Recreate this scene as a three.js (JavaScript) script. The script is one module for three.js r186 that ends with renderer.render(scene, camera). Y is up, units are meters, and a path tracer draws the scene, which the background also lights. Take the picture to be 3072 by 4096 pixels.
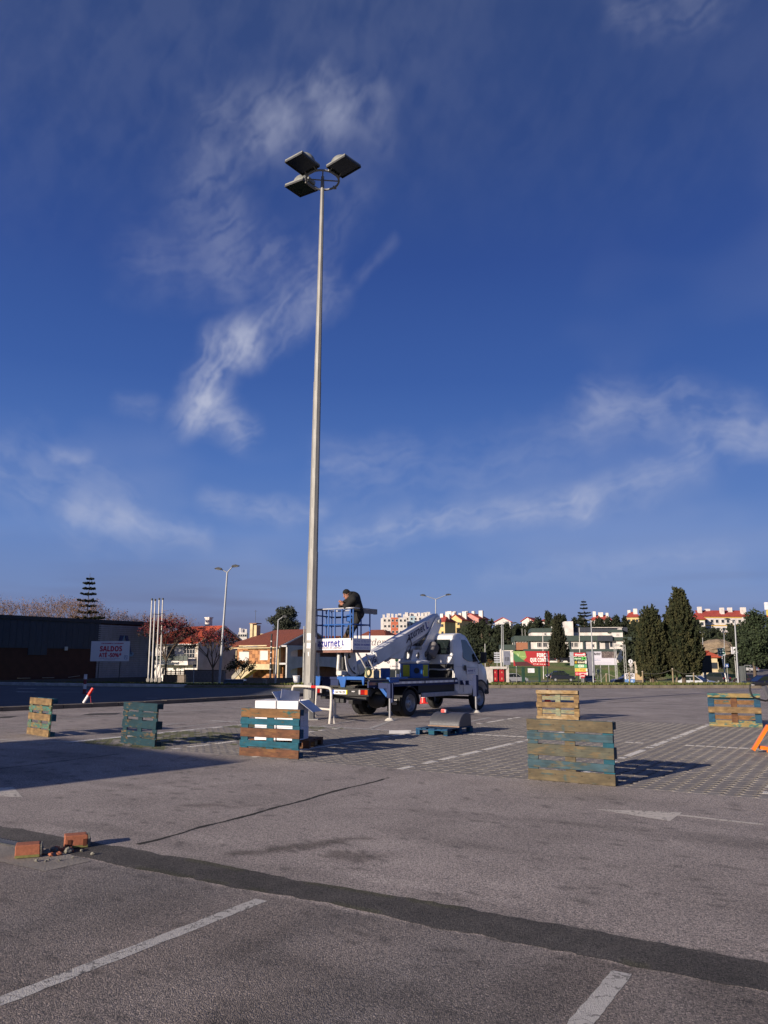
import * as THREE from 'three';
import { mergeGeometries, mergeVertices, toCreasedNormals } from 'three/addons/utils/BufferGeometryUtils.js';
import { RoundedBoxGeometry } from 'three/addons/geometries/RoundedBoxGeometry.js';
import { MarchingCubes } from 'three/addons/objects/MarchingCubes.js';

// ---------------------------------------------------------------- camera, sky, sun, exposure
const scene = new THREE.Scene();
const camera = new THREE.PerspectiveCamera(66.06, 768 / 1024, 0.1, 4000);
camera.position.set(0, 1.6, 0);
camera.rotation.x = THREE.MathUtils.degToRad(10.73);
const renderer = new THREE.WebGLRenderer({ antialias: true });
renderer.toneMapping = THREE.LinearToneMapping;
const EXPOSURE = 2.0;
renderer.toneMappingExposure = EXPOSURE;
renderer.shadowMap.enabled = true;
const SUN = new THREE.Vector3(-0.70, 0.268, 0.71).normalize();

let seed0 = 7;
function rng(seed) { let a = seed >>> 0; return () => { a |= 0; a = a + 0x6D2B79F5 | 0; let t = Math.imul(a ^ a >>> 15, 1 | a); t = t + Math.imul(t ^ t >>> 7, 61 | t) ^ t; return ((t ^ t >>> 14) >>> 0) / 4294967296; }; }
const R = rng(12345);
const clamp = (v, a = 0, b = 1) => Math.min(b, Math.max(a, v));
const lerp = (a, b, t) => a + (b - a) * t;
const sstep = (a, b, x) => { const t = clamp((x - a) / (b - a)); return t * t * (3 - 2 * t); };
const hash2 = (x, y) => { let h = Math.imul(x | 0, 374761393) + Math.imul(y | 0, 668265263) | 0; h = Math.imul(h ^ h >>> 13, 1274126177); return ((h ^ h >>> 16) >>> 0) / 4294967296; };
function vnoise(x, y) {
  const xi = Math.floor(x), yi = Math.floor(y), fx = x - xi, fy = y - yi, u = fx * fx * (3 - 2 * fx), v = fy * fy * (3 - 2 * fy);
  return lerp(lerp(hash2(xi, yi), hash2(xi + 1, yi), u), lerp(hash2(xi, yi + 1), hash2(xi + 1, yi + 1), u), v);
}
function fbm(x, y, o = 4) { let s = 0, a = 0.5, n = 0; for (let i = 0; i < o; i++) { s += a * vnoise(x, y); n += a; a *= 0.5; x = x * 2.03 + 17.1; y = y * 2.03 + 5.7; } return s / n; }
const lin = (c) => c.map((v) => { v /= 255; return v <= 0.04045 ? v / 12.92 : ((v + 0.055) / 1.055) ** 2.4; });

// the sky: clear winter air with thin cirrus, in azimuth (right of straight ahead) and elevation
{
  const W = 4096, H = 2048, data = new Float32Array(W * H * 4);
  const stops = [[-90, [96, 92, 94]], [-3, [128, 126, 134]], [0, [136, 142, 168]], [2, [129, 143, 183]], [5, [117, 143, 193]], [9, [101, 133, 192]], [14, [78, 114, 181]], [20, [61, 95, 164]], [28, [50, 79, 146]], [36, [47, 72, 130]], [46, [50, 71, 120]], [90, [54, 70, 114]]].map(([e, c]) => [e, lin(c)]);
  const veil = lin([196, 200, 218]);
  // thin clouds: a spine, a half width, a strength and the direction in which the fibres run
  const wisps = [
    { s: [[-4.89,26.05], [-6.89,24.79], [-9.14,23.48], [-10.51,22.53]], w: 2.2, a: 0.42, t: 50, k: 1 },
    { s: [[-10.98,22.5], [-12.61,21.53], [-13.41,19.04], [-14.39,17.06]], w: 2.0, a: 0.8, t: 62, k: 1 },
    { s: [[-13.34,17.65], [-11.87,17.04], [-10.75,16.4]], w: 1.8, a: 0.6, t: 20, k: 1.2 },
    { s: [[-12.77,36.22], [-8.23,36.62], [-1.97,37.76]], w: 3.2, a: 0.26, t: 40, k: 1 },
    { s: [[-5.06,39.09], [-3.61,38.01], [-4.19,36.54]], w: 1.6, a: 0.26, t: 70, k: 1 },
    { s: [[-10.38,35.57], [-8.42,36.31]], w: 2, a: 0.26, t: 35, k: 1 },
    { s: [[-14.08,32.18], [-12.45,30.16], [-10.45,28.08], [-6.97,27.97]], w: 3.6, a: 0.24, t: 35, k: 1 },
    { s: [[-17.85,27.31], [-12.3,27.1]], w: 3.4, a: 0.17, t: 15, k: 0.8 },
    { s: [[-4.09,30.85], [-2.33,32.95]], w: 2.4, a: 0.12, t: 45, k: 1 },
    { s: [[-2.85,26.61], [0.87,29.78]], w: 0.6, a: 0.12, t: 45, k: 1 },
    { s: [[-3.78,8.5], [1.92,9.96], [6.7,10.44], [14.41,10.9]], w: 1.5, a: 0.44, t: 9, k: 1.3 },
    { s: [[13.89,10.83], [17.73,11.76], [22.15,13.48]], w: 1.8, a: 0.34, t: 22, k: 1 },
    { s: [[16.33,17.6], [21.74,16.9], [26.82,14.64]], w: 2.6, a: 0.40, t: -8, k: 1 },
    { s: [[22.25,14.82], [28.68,14.08]], w: 1.6, a: 0.28, t: 6, k: 1 },
    { s: [[-26.67,12.86], [-22.68,11.57], [-19.65,9.91]], w: 3.4, a: 0.32, t: -25, k: 1 },
    { s: [[-21.77,9.95], [-17.46,9.52], [-13.3,8.64]], w: 1.4, a: 0.38, t: -8, k: 1.2 },
    { s: [[-12.53,11.34], [-9.47,10.73], [-5.28,10.74]], w: 1.2, a: 0.36, t: -6, k: 1.2 },
    { s: [[-3.85,14.3], [1.2,14.87]], w: 2, a: 0.24, t: 8, k: 1 },
    { s: [[-3.46,12.49], [6.78,13.69], [15.01,15.96]], w: 2.8, a: 0.14, t: 10, k: 1 },
    { s: [[-18.96,17.53], [-17.41,17.5]], w: 1.1, a: 0.2, t: 0, k: 1 },
    { s: [[-22.99,13.57], [-21.53,13.45]], w: 0.9, a: 0.3, t: 0, k: 1 },
    { s: [[7.5,5.93], [23.58,7.14]], w: 1.3, a: 0.16, t: 4, k: 1 },
    { s: [[-32.17,35.82], [-16.99,40.93], [-0.76,42.99]], w: 12, a: 0.07, t: 60, k: 0.4 },
    { s: [[-0.74,39.76], [13.31,36.16], [27.86,36.33]], w: 9, a: 0.03, t: 40, k: 0.4 },
    { s: [[19.51,41.56], [25.84,40.76]], w: 2.2, a: 0.2, t: 10, k: 1 },
  ];
  const segd = (px, py, a, b) => { const dx = b[0] - a[0], dy = b[1] - a[1], t = clamp(((px - a[0]) * dx + (py - a[1]) * dy) / (dx * dx + dy * dy)); return Math.hypot(px - a[0] - dx * t, py - a[1] - dy * t); };
  for (const w of wisps) { w.box = [1e9, 1e9, -1e9, -1e9]; for (const p of w.s) { w.box[0] = Math.min(w.box[0], p[0] - w.w * 2); w.box[1] = Math.min(w.box[1], p[1] - w.w * 2); w.box[2] = Math.max(w.box[2], p[0] + w.w * 2); w.box[3] = Math.max(w.box[3], p[1] + w.w * 2); } w.c = Math.cos(w.t * Math.PI / 180); w.n = Math.sin(w.t * Math.PI / 180); }
  for (let j = 0; j < H; j++) {
    const el = (j + 0.5) / H * 180 - 90;
    let k = 0; while (k < stops.length - 2 && stops[k + 1][0] < el) k++;
    const f = clamp((el - stops[k][0]) / (stops[k + 1][0] - stops[k][0])), base = [0, 1, 2].map((c) => lerp(stops[k][1][c], stops[k + 1][1][c], f));
    const er = el * Math.PI / 180, ce = Math.cos(er), se = Math.sin(er);
    for (let i = 0; i < W; i++) {
      // column i looks towards azimuth az; the left edge of an equirect map is +x turned by pi
      const phi = ((i + 0.5) / W - 0.5) * 2 * Math.PI, dx = ce * Math.cos(phi), dz = ce * Math.sin(phi);
      let az = Math.atan2(dx, -dz) * 180 / Math.PI, c = 0;
      if (el > 0.3) {
        if (az > -36 && az < 36 && el < 52) {
          const wx = (fbm(az * 0.42 + 3, el * 0.42, 5) - 0.5) * 5, wy = (fbm(az * 0.42 + 50, el * 0.42 + 9, 5) - 0.5) * 5;
          for (const w of wisps) {
            if (az < w.box[0] || az > w.box[2] || el < w.box[1] || el > w.box[3]) continue;
            let d = 1e9; for (let s = 0; s < w.s.length - 1; s++) d = Math.min(d, segd(az + wx * 0.45 * Math.min(1, w.w / 3), el + wy * 0.45 * Math.min(1, w.w / 3), w.s[s], w.s[s + 1]));
            const m = 1 - d / (w.w * 1.25); if (m <= 0) continue;
            const ax = az + wx * 0.5, ay = el + wy * 0.5, u = (ax * w.c + ay * w.n) * 0.26 * w.k, v = (-ax * w.n + ay * w.c) * 2.2 * w.k;
            const g = fbm(u + 7, v * 1.25 + 3, 5), h = fbm(az * 0.7, el * 0.7 + 40, 4);
            c += w.a * 0.66 * sstep(0, 1, m) * (0.2 + 0.8 * clamp((g * 0.55 + h * 0.65 - 0.36) * 2.3));
          }
        }
        // thin veil that goes on round the whole sky
        const wv = fbm(dx * 2.2 / (se + 0.35) + 11, dz * 2.2 / (se + 0.35) + 4, 4);
        c += 0.1 * sstep(0.5, 0.8, wv) * sstep(1, 8, el);
      }
      c = Math.min(c, 0.75);
      const ca = Math.max(0, dx * SUN.x + se * SUN.y + dz * SUN.z), glow = 0.9 * ca ** 90 + 0.22 * ca ** 12 + 0.07 * ca ** 3;
      const o = (j * W + i) * 4, band = el > 0 && el < 9 ? (0.05 * sstep(0.45, 0.75, fbm(az * 0.09 + 20, el * 0.9, 3)) + 0.15 * sstep(4, -16, az) * sstep(-80, -30, az) * (0.55 + 0.45 * sstep(0.3, 0.7, fbm(az * 0.12 + 7, el * 1.1, 4)))) * (1 - el / 9) : 0;
      for (let q = 0; q < 3; q++) {
        let v = lerp(base[q], veil[q], c) + (el > -4 ? glow * [1, 0.9, 0.76][q] : 0);
        v = lerp(v, [0.118, 0.122, 0.215][q], Math.min(0.7, band * 5));
        data[o + q] = v / EXPOSURE;
      }
      data[o + 3] = 1;
    }
  }
  const sky = new THREE.DataTexture(data, W, H, THREE.RGBAFormat, THREE.FloatType);
  sky.mapping = THREE.EquirectangularReflectionMapping; sky.magFilter = THREE.LinearFilter; sky.minFilter = THREE.LinearFilter; sky.needsUpdate = true;
  scene.background = sky; scene.environment = sky;
}
const sun = new THREE.DirectionalLight(new THREE.Color().setRGB(1, 0.86, 0.70), 3.5);
sun.name = 'sun'; sun.position.copy(SUN).multiplyScalar(120); sun.castShadow = true; sun.shadow.radius = 1;
sun.shadow.mapSize.set(4096, 4096); Object.assign(sun.shadow.camera, { left: -70, right: 70, top: 40, bottom: -40, near: 1, far: 400 });
scene.add(sun); scene.add(sun.target);

// ---------------------------------------------------------------- helpers
const names = new Map();
function numbered(name) { const n = names.get(name) ?? 0; names.set(name, n + 1); return n ? `${name}_${String(n).padStart(3, '0')}` : name; }
function tag(o, label, category, group, kind) { o.userData = { ...o.userData, label, category }; if (group) o.userData.group = group; if (kind) o.userData.kind = kind; return o; }
function thing(name, label, category, [x, y, z] = [0, 0, 0], turn = 0, group) {
  const o = new THREE.Group(); o.name = numbered(name); scene.add(o); o.position.set(x, y, z); o.rotation.y = turn; return tag(o, label, category, group);
}
function uvBox(g) {
  const p = g.attributes.position, n = g.attributes.normal, uv = new Float32Array(p.count * 2);
  for (let i = 0; i < p.count; i++) {
    const ax = Math.abs(n.getX(i)), ay = Math.abs(n.getY(i)), az = Math.abs(n.getZ(i)); let u, v;
    if (ay >= ax && ay >= az) { u = p.getX(i); v = p.getZ(i); } else if (ax >= az) { u = p.getZ(i); v = p.getY(i); } else { u = p.getX(i); v = p.getY(i); }
    uv[2 * i] = u; uv[2 * i + 1] = v;
  }
  g.setAttribute('uv', new THREE.BufferAttribute(uv, 2)); return g;
}
function join(list) {
  list = (Array.isArray(list) ? list.flat(3) : [list]).filter(Boolean).map((g) => { const q = g.index ? g.toNonIndexed() : g.clone(); for (const k of Object.keys(q.attributes)) if (!['position', 'normal', 'color'].includes(k)) q.deleteAttribute(k); if (!q.attributes.normal) q.computeVertexNormals(); return q; });
  if (list.some((g) => g.attributes.color) && !list.every((g) => g.attributes.color)) list.forEach((g) => g.deleteAttribute('color'));
  return uvBox(list.length === 1 ? list[0] : mergeGeometries(list));
}
function part(name, geos, mat, parent, label) {
  const m = new THREE.Mesh(join(geos), mat); m.castShadow = m.receiveShadow = true; m.name = parent ? name : numbered(name); (parent ?? scene).add(m); if (label) m.userData.label = label; return m;
}
function struct(name, geos, mat) { const m = part(name, geos, mat); m.userData.kind = 'structure'; return m; }
const V = (x, y, z) => new THREE.Vector3(x, y, z);
function box(w, h, d, x = 0, y = 0, z = 0, rx = 0, ry = 0, rz = 0) { const g = new THREE.BoxGeometry(w, h, d); if (rx) g.rotateX(rx); if (ry) g.rotateY(ry); if (rz) g.rotateZ(rz); return g.translate(x, y, z); }
function rbox(w, h, d, r, x = 0, y = 0, z = 0, rx = 0, ry = 0, rz = 0, seg = 2) { const g = new RoundedBoxGeometry(w, h, d, seg, r); if (rx) g.rotateX(rx); if (ry) g.rotateY(ry); if (rz) g.rotateZ(rz); return g.translate(x, y, z); }
function bar(a, b, r0, r1 = r0, seg = 10, caps = true) {
  const A = V(...a), B = V(...b), L = A.distanceTo(B), g = new THREE.CylinderGeometry(r1, r0, L, seg, 1, !caps);
  g.applyQuaternion(new THREE.Quaternion().setFromUnitVectors(V(0, 1, 0), B.clone().sub(A).normalize())); return g.translate((A.x + B.x) / 2, (A.y + B.y) / 2, (A.z + B.z) / 2);
}
function beam(a, b, w, h) { // a square bar from a to b
  const A = V(...a), B = V(...b), L = A.distanceTo(B), g = new THREE.BoxGeometry(w, h, L), m = new THREE.Matrix4().lookAt(A, B, Math.abs(B.y - A.y) > L * 0.98 ? V(1, 0, 0) : V(0, 1, 0));
  g.applyMatrix4(m); return g.translate((A.x + B.x) / 2, (A.y + B.y) / 2, (A.z + B.z) / 2);
}
function tube(pts, r, seg = 24, rad = 8, closed = false) { return new THREE.TubeGeometry(new THREE.CatmullRomCurve3(pts.map((p) => V(...p)), closed, 'centripetal'), seg, r, rad, closed); }
function shape(pts) { const s = new THREE.Shape(); pts.forEach(([x, y], i) => (i ? s.lineTo(x, y) : s.moveTo(x, y))); s.closePath(); return s; }
function prism(pts, d, bevel = 0, holes = []) { // extruded along +z, centred on z = 0
  const s = shape(pts); for (const h of holes) s.holes.push(new THREE.Path(h.map(([x, y]) => new THREE.Vector2(x, y))));
  return new THREE.ExtrudeGeometry(s, { depth: d - 2 * bevel, bevelEnabled: bevel > 0, bevelSize: bevel, bevelThickness: bevel, bevelSegments: 2, bevelOffset: -bevel, curveSegments: 12 }).translate(0, 0, -d / 2 + bevel);
}
const ring = (r, n, cx = 0, cy = 0, sy = 1) => Array.from({ length: n }, (_, i) => [cx + r * Math.cos(i / n * 2 * Math.PI), cy + r * sy * Math.sin(i / n * 2 * Math.PI)]);
function tint(g, c) { const n = g.attributes.position.count, a = new Float32Array(n * 3); for (let i = 0; i < n; i++) { a[3 * i] = c[0]; a[3 * i + 1] = c[1]; a[3 * i + 2] = c[2]; } g.setAttribute('color', new THREE.BufferAttribute(a, 3)); return g; }

// ---------------------------------------------------------------- materials
function dataTex(n, f, srgb = false) {
  const d = new Uint8Array(n * n * 4); for (let j = 0; j < n; j++) for (let i = 0; i < n; i++) { const c = f(i, j, i / n, j / n), o = (j * n + i) * 4; if (typeof c === 'number') d[o] = d[o + 1] = d[o + 2] = clamp(c) * 255; else { d[o] = clamp(c[0]) * 255; d[o + 1] = clamp(c[1]) * 255; d[o + 2] = clamp(c[2]) * 255; } d[o + 3] = 255; }
  const t = new THREE.DataTexture(d, n, n); t.wrapS = t.wrapT = THREE.RepeatWrapping; t.magFilter = THREE.LinearFilter; t.minFilter = THREE.LinearMipmapLinearFilter; t.generateMipmaps = true; if (srgb) t.colorSpace = THREE.SRGBColorSpace; t.needsUpdate = true; return t;
}
// noise that repeats without a seam
function tileNoise(u, v, f, s) { const x = u * f, y = v * f, xi = Math.floor(x), yi = Math.floor(y), fx = x - xi, fy = y - yi, a = fx * fx * (3 - 2 * fx), b = fy * fy * (3 - 2 * fy), w = (q) => ((q % f) + f) % f; const h = (i, j) => hash2(w(i) + s * 131, w(j) + s * 57); return lerp(lerp(h(xi, yi), h(xi + 1, yi), a), lerp(h(xi, yi + 1), h(xi + 1, yi + 1), a), b); }
function tileFbm(u, v, f, s, o = 4) { let r = 0, a = 0.5, n = 0; for (let i = 0; i < o; i++) { r += a * tileNoise(u, v, f, s + i); n += a; a *= 0.55; f *= 2; } return r / n; }
const texBlotch = dataTex(512, (i, j, u, v) => 0.72 + 0.5 * (tileFbm(u, v, 4, 1, 6) - 0.42));
const texGrain = dataTex(512, (i, j, u, v) => 0.80 + 0.55 * (tileFbm(u, v, 16, 3, 5) - 0.45) + 0.12 * (hash2(i, j) - 0.5));
const texStreak = dataTex(512, (i, j, u, v) => 0.78 + 0.45 * (0.6 * tileFbm(u, v * 0.5, 8, 9, 3) + 0.4 * tileNoise(u, Math.floor(v * 4) / 4 + v * 0.001, 64, 5) - 0.42));
const texWood = dataTex(512, (i, j, u, v) => { const w = tileFbm(u, v, 4, 21, 3) * 0.5, g = tileNoise(u + 0, v + w * 0.03, 128, 22), g2 = tileNoise(u * 0.06, v + w * 0.05, 64, 23); return 0.66 + 0.22 * g2 + 0.1 * g + 0.28 * (tileFbm(u, v, 6, 24, 4) - 0.4); });
const texBumpFine = dataTex(256, (i, j, u, v) => 0.5 + 0.9 * (tileFbm(u, v, 32, 31, 3) - 0.5));
const rep = (t, sx, sy = sx) => { const c = t.clone(); c.repeat.set(1 / sx, 1 / sy); c.needsUpdate = true; return c; };
const texKinds = { blotch: texBlotch, grain: texGrain, streak: texStreak, wood: texWood };
const texCache = new Map();
function mat(rgb, rough = 0.7, o = {}) {
  const m = new THREE.MeshStandardMaterial({ roughness: rough, metalness: o.metal ?? 0 });
  m.color.setRGB(...(typeof rgb === 'number' ? [rgb, rgb, rgb] : rgb));
  if (o.tex) { const k = o.tex + (o.size ?? 1) + (o.sizeY ?? ''); if (!texCache.has(k)) texCache.set(k, rep(texKinds[o.tex], o.size ?? 1, o.sizeY ?? o.size ?? 1)); m.map = texCache.get(k); m.color.multiplyScalar(1.3); }
  if (o.bump) { const k = 'b' + (o.bumpSize ?? 0.2); if (!texCache.has(k)) texCache.set(k, rep(texBumpFine, o.bumpSize ?? 0.2)); m.bumpMap = texCache.get(k); m.bumpScale = o.bump; }
  if (o.vc) m.vertexColors = true;
  if (o.flat) m.flatShading = true;
  return m;
}
function paint(rgb, rough = 0.35, o = {}) { const m = new THREE.MeshPhysicalMaterial({ roughness: rough, clearcoat: o.coat ?? 0.6, clearcoatRoughness: 0.15 }); m.color.setRGB(...rgb); if (o.tex !== false) { const k = 'blotch' + 1.7; if (!texCache.has(k)) texCache.set(k, rep(texBlotch, 1.7)); m.map = texCache.get(k); m.color.multiplyScalar(1.3); } return m; }
const M = {
  steel: mat([0.34, 0.34, 0.33], 0.55, { metal: 0.25, tex: 'blotch', size: 0.7 }),
  galv: mat([0.23, 0.225, 0.215], 0.6, { metal: 0.2, tex: 'streak', size: 1.2 }),
  darkMetal: mat([0.035, 0.036, 0.04], 0.55, { tex: 'grain', size: 0.6 }),
  black: mat([0.014, 0.014, 0.016], 0.6, { tex: 'grain', size: 0.5 }),
  rubber: mat([0.016, 0.016, 0.017], 0.85, { tex: 'grain', size: 0.3 }),
  rim: mat([0.30, 0.31, 0.33], 0.45, { metal: 0.5, tex: 'blotch', size: 0.4 }),
  whitePaint: paint([0.66, 0.66, 0.66], 0.35),
  boomWhite: paint([0.62, 0.62, 0.64], 0.4),
  blue: paint([0.008, 0.085, 0.33], 0.5, { coat: 0.15 }),
  navy: mat([0.004, 0.014, 0.07], 0.7, { tex: 'blotch', size: 1.1 }),
  glass: new THREE.MeshPhysicalMaterial({ color: new THREE.Color().setRGB(0.012, 0.018, 0.018), roughness: 0.06, clearcoat: 1, clearcoatRoughness: 0.03 }),
  paneGlass: mat([0.03, 0.035, 0.045], 0.12),
  white: mat([0.62, 0.6, 0.58], 0.8, { tex: 'blotch', size: 3.1 }),
  carton: mat([0.66, 0.66, 0.7], 0.75, { tex: 'blotch', size: 0.9 }),
  wood: mat([0.40, 0.25, 0.12], 0.85, { tex: 'wood', size: 0.6, sizeY: 0.25 }),
  red: mat([0.55, 0.02, 0.02], 0.5, { tex: 'blotch', size: 0.5 }),
  redGlow: mat([0.8, 0.03, 0.02], 0.4),
  orange: paint([0.72, 0.17, 0.012], 0.45),
  concrete: mat([0.25, 0.235, 0.215], 0.9, { tex: 'blotch', size: 1.3, bump: 0.004, bumpSize: 0.5 }),
  kerb: mat([0.15, 0.125, 0.1], 0.95, { tex: 'blotch', size: 0.8, bump: 0.006, bumpSize: 0.4 }),
  kerbWhite: mat([0.5, 0.5, 0.5], 0.9, { tex: 'blotch', size: 0.8, bump: 0.004 }),
};
function canvasMat(w, h, draw, rough = 0.6) {
  const c = document.createElement('canvas'); c.width = w; c.height = h; const x = c.getContext('2d'); draw(x, w, h);
  const t = new THREE.CanvasTexture(c); t.colorSpace = THREE.SRGBColorSpace; t.anisotropy = 8; return new THREE.MeshStandardMaterial({ map: t, roughness: rough });
}
function print(name, w, h, mtl, parent, [x, y, z], rot = [0, 0, 0], label) { // a flat printed sheet with its own 0..1 uv
  const m = new THREE.Mesh(new THREE.PlaneGeometry(w, h), mtl); m.position.set(x, y, z); m.rotation.set(...rot); m.name = name; m.castShadow = m.receiveShadow = true; parent.add(m); if (label) m.userData.label = label; return m;
}
function fitText(x, txt, cx, cy, maxW, font, px, color, align = 'center') { x.fillStyle = color; x.textAlign = align; x.textBaseline = 'middle'; x.font = font.replace('$', px); const w = x.measureText(txt).width; x.save(); x.translate(cx, cy); if (w > maxW) x.scale(maxW / w, 1); x.fillText(txt, 0, 0); if (/bold/.test(font) && px > 20) { x.strokeStyle = color; x.lineWidth = px * 0.05; x.strokeText(txt, 0, 0); } x.restore(); }
// rows of print too small to read: short strokes of uneven length
function strokes(x, x0, y, w, h, color, seed) { const r = rng(seed); x.fillStyle = color; for (let p = 0; p < w;) { const k = h * (0.4 + 1.2 * r()); x.fillRect(x0 + p, y - h / 2 + h * 0.2 * r(), Math.min(k, w - p), h * (0.6 + 0.3 * r())); p += k + h * (0.25 + 0.5 * r()); } }

// ---------------------------------------------------------------- ground, road, kerbs, markings
const PA = [0.853, 0.522], QA = [0.522, -0.853], A0 = [0.2, -12.31]; // the lot's own axes: along the bays, and away across them
const lot = (p, q) => [A0[0] + PA[0] * p + QA[0] * q, A0[1] + PA[1] * p + QA[1] * q];
const inv = (x, z) => [(x - A0[0]) * PA[0] + (z - A0[1]) * PA[1], (x - A0[0]) * QA[0] + (z - A0[1]) * QA[1]];
const zEdge = (x) => x > -12 ? 49.6 : lerp(49.6, 55, clamp((-12 - x) / 14));
function landY(x, z) { // height of the land beyond the kerbs
  const d = -z, e = zEdge(x); if (d < e - 1.2) return -0.08;
  let y = lerp(-0.08, 0.09, clamp((d - e + 1.2) / 1.2));
  y -= lerp(0.0215 * Math.min(Math.max(0, d - e - 1), 95), 1.6 * sstep(e + 1.5, 92, d) + 0.005 * Math.max(0, Math.min(d, 145) - 92), sstep(0, 8, x));
  y -= 1.1 * Math.exp(-(((x + 11.4) / 2.6) ** 2 + ((z + 63) / 4) ** 2)); // sunk drive beside the verge
  y += sstep(146, 176, d) * 3.1 * sstep(2, 14, x) * (1 - 0.6 * sstep(0.38, 0.43, x / d));
  const side = sstep(-0.35, 0.35, x / Math.max(d, 1));
  y += sstep(190, 420, d) * lerp(7, 16, side) + sstep(420, 900, d) * lerp(4, 10, side);
  if (d > 60) y += (fbm(x * 0.03, z * 0.03, 3) - 0.5) * 0.5 * sstep(60, 160, d);
  return y;
}
const asphaltTex = (() => {
  const n = 2048, cells = 410, d = new Uint8Array(n * n * 4), b = new Uint8Array(n * n * 4), k = cells / n;
  const px = new Float32Array(cells * cells), py = new Float32Array(cells * cells), tn = new Float32Array(cells * cells), r = rng(99);
  for (let i = 0; i < cells * cells; i++) { px[i] = r(); py[i] = r(); const q = r(); tn[i] = q < 0.24 ? 0.05 + 0.2 * r() : q < 0.84 ? 0.42 + 0.36 * r() : 0.85 + 0.35 * r(); }
  for (let j = 0; j < n; j++) for (let i = 0; i < n; i++) {
    const x = i * k, y = j * k, xi = Math.floor(x), yi = Math.floor(y); let best = 9, sec = 9, t = 0;
    for (let a = -1; a <= 1; a++) for (let c = -1; c <= 1; c++) { const cx = (xi + a + cells) % cells, cy = (yi + c + cells) % cells, id = cy * cells + cx, dx = xi + a + px[id] - x, dy = yi + c + py[id] - y, dd = dx * dx + dy * dy; if (dd < best) { sec = best; best = dd; t = tn[id]; } else if (dd < sec) sec = dd; }
    const gap = Math.sqrt(sec) - Math.sqrt(best), e = sstep(0.02, 0.22, gap), blot = tileFbm(i / n, j / n, 5, 71, 5), o = (j * n + i) * 4;
    const v = (0.30 + e * t * 0.85) * (0.80 + 0.5 * (blot - 0.3)), warm = 0.03 * (t - 0.5);
    d[o] = clamp(v + warm) * 255; d[o + 1] = clamp(v) * 255; d[o + 2] = clamp(v - warm) * 255; d[o + 3] = 255;
    const hgt = e * (0.35 + 0.65 * t); b[o] = b[o + 1] = b[o + 2] = hgt * 255; b[o + 3] = 255;
  }
  const mk = (q) => { const t = new THREE.DataTexture(q, n, n); t.wrapS = t.wrapT = THREE.RepeatWrapping; t.magFilter = THREE.LinearFilter; t.minFilter = THREE.LinearMipmapLinearFilter; t.generateMipmaps = true; t.needsUpdate = true; t.repeat.set(1 / 4.1, 1 / 4.1); return t; };
  return [mk(d), mk(b)];
})();
function asphalt(rgb, o = {}) { const m = new THREE.MeshStandardMaterial({ map: asphaltTex[0], bumpMap: asphaltTex[1], bumpScale: o.bump ?? 0.005, roughness: 0.92, vertexColors: !!o.vc }); m.color.setRGB(...rgb); return m; }
M.lot = asphalt([0.60, 0.522, 0.485], { vc: true, bump: 0.006 }); M.road = asphalt([0.125, 0.13, 0.15], { bump: 0.003 }); M.tar = asphalt([0.085, 0.078, 0.075], { bump: 0.007 });
M.farRoad = asphalt([0.26, 0.245, 0.25], { bump: 0.002 });
function gridMesh(xs, zs, fy, fc) {
  const nx = xs.length, nz = zs.length, pos = new Float32Array(nx * nz * 3), uv = new Float32Array(nx * nz * 2), col = fc && new Float32Array(nx * nz * 3), idx = [];
  for (let j = 0; j < nz; j++) for (let i = 0; i < nx; i++) { const o = j * nx + i; pos[3 * o] = xs[i]; pos[3 * o + 1] = fy(xs[i], zs[j]); pos[3 * o + 2] = zs[j]; uv[2 * o] = xs[i]; uv[2 * o + 1] = zs[j]; if (fc) { const c = fc(xs[i], zs[j]); col[3 * o] = c[0]; col[3 * o + 1] = c[1]; col[3 * o + 2] = c[2]; } }
  for (let j = 0; j < nz - 1; j++) for (let i = 0; i < nx - 1; i++) { const a = j * nx + i, b = a + 1, c = a + nx, e = c + 1; idx.push(a, b, c, b, e, c); }
  const g = new THREE.BufferGeometry(); g.setAttribute('position', new THREE.BufferAttribute(pos, 3)); g.setAttribute('uv', new THREE.BufferAttribute(uv, 2)); if (fc) g.setAttribute('color', new THREE.BufferAttribute(col, 3)); g.setIndex(idx); g.computeVertexNormals();
  const na = g.attributes.normal; if (na.getY(Math.floor(na.count / 2)) < 0) { for (let i = 0; i < idx.length; i += 3) [idx[i + 1], idx[i + 2]] = [idx[i + 2], idx[i + 1]]; g.setIndex(idx); g.computeVertexNormals(); }
  return g;
}
function rawMesh(name, g, m, parent) { const o = new THREE.Mesh(g, m); o.castShadow = o.receiveShadow = true; o.name = parent ? name : numbered(name); (parent ?? scene).add(o); return o; }
const graded = (a, b, s0, grow, max) => { const r = [a]; let s = s0; while (r[r.length - 1] < b) { r.push(Math.min(b, r[r.length - 1] + s)); s = Math.min(max, s * grow); } return r; };
let lotColour;
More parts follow.
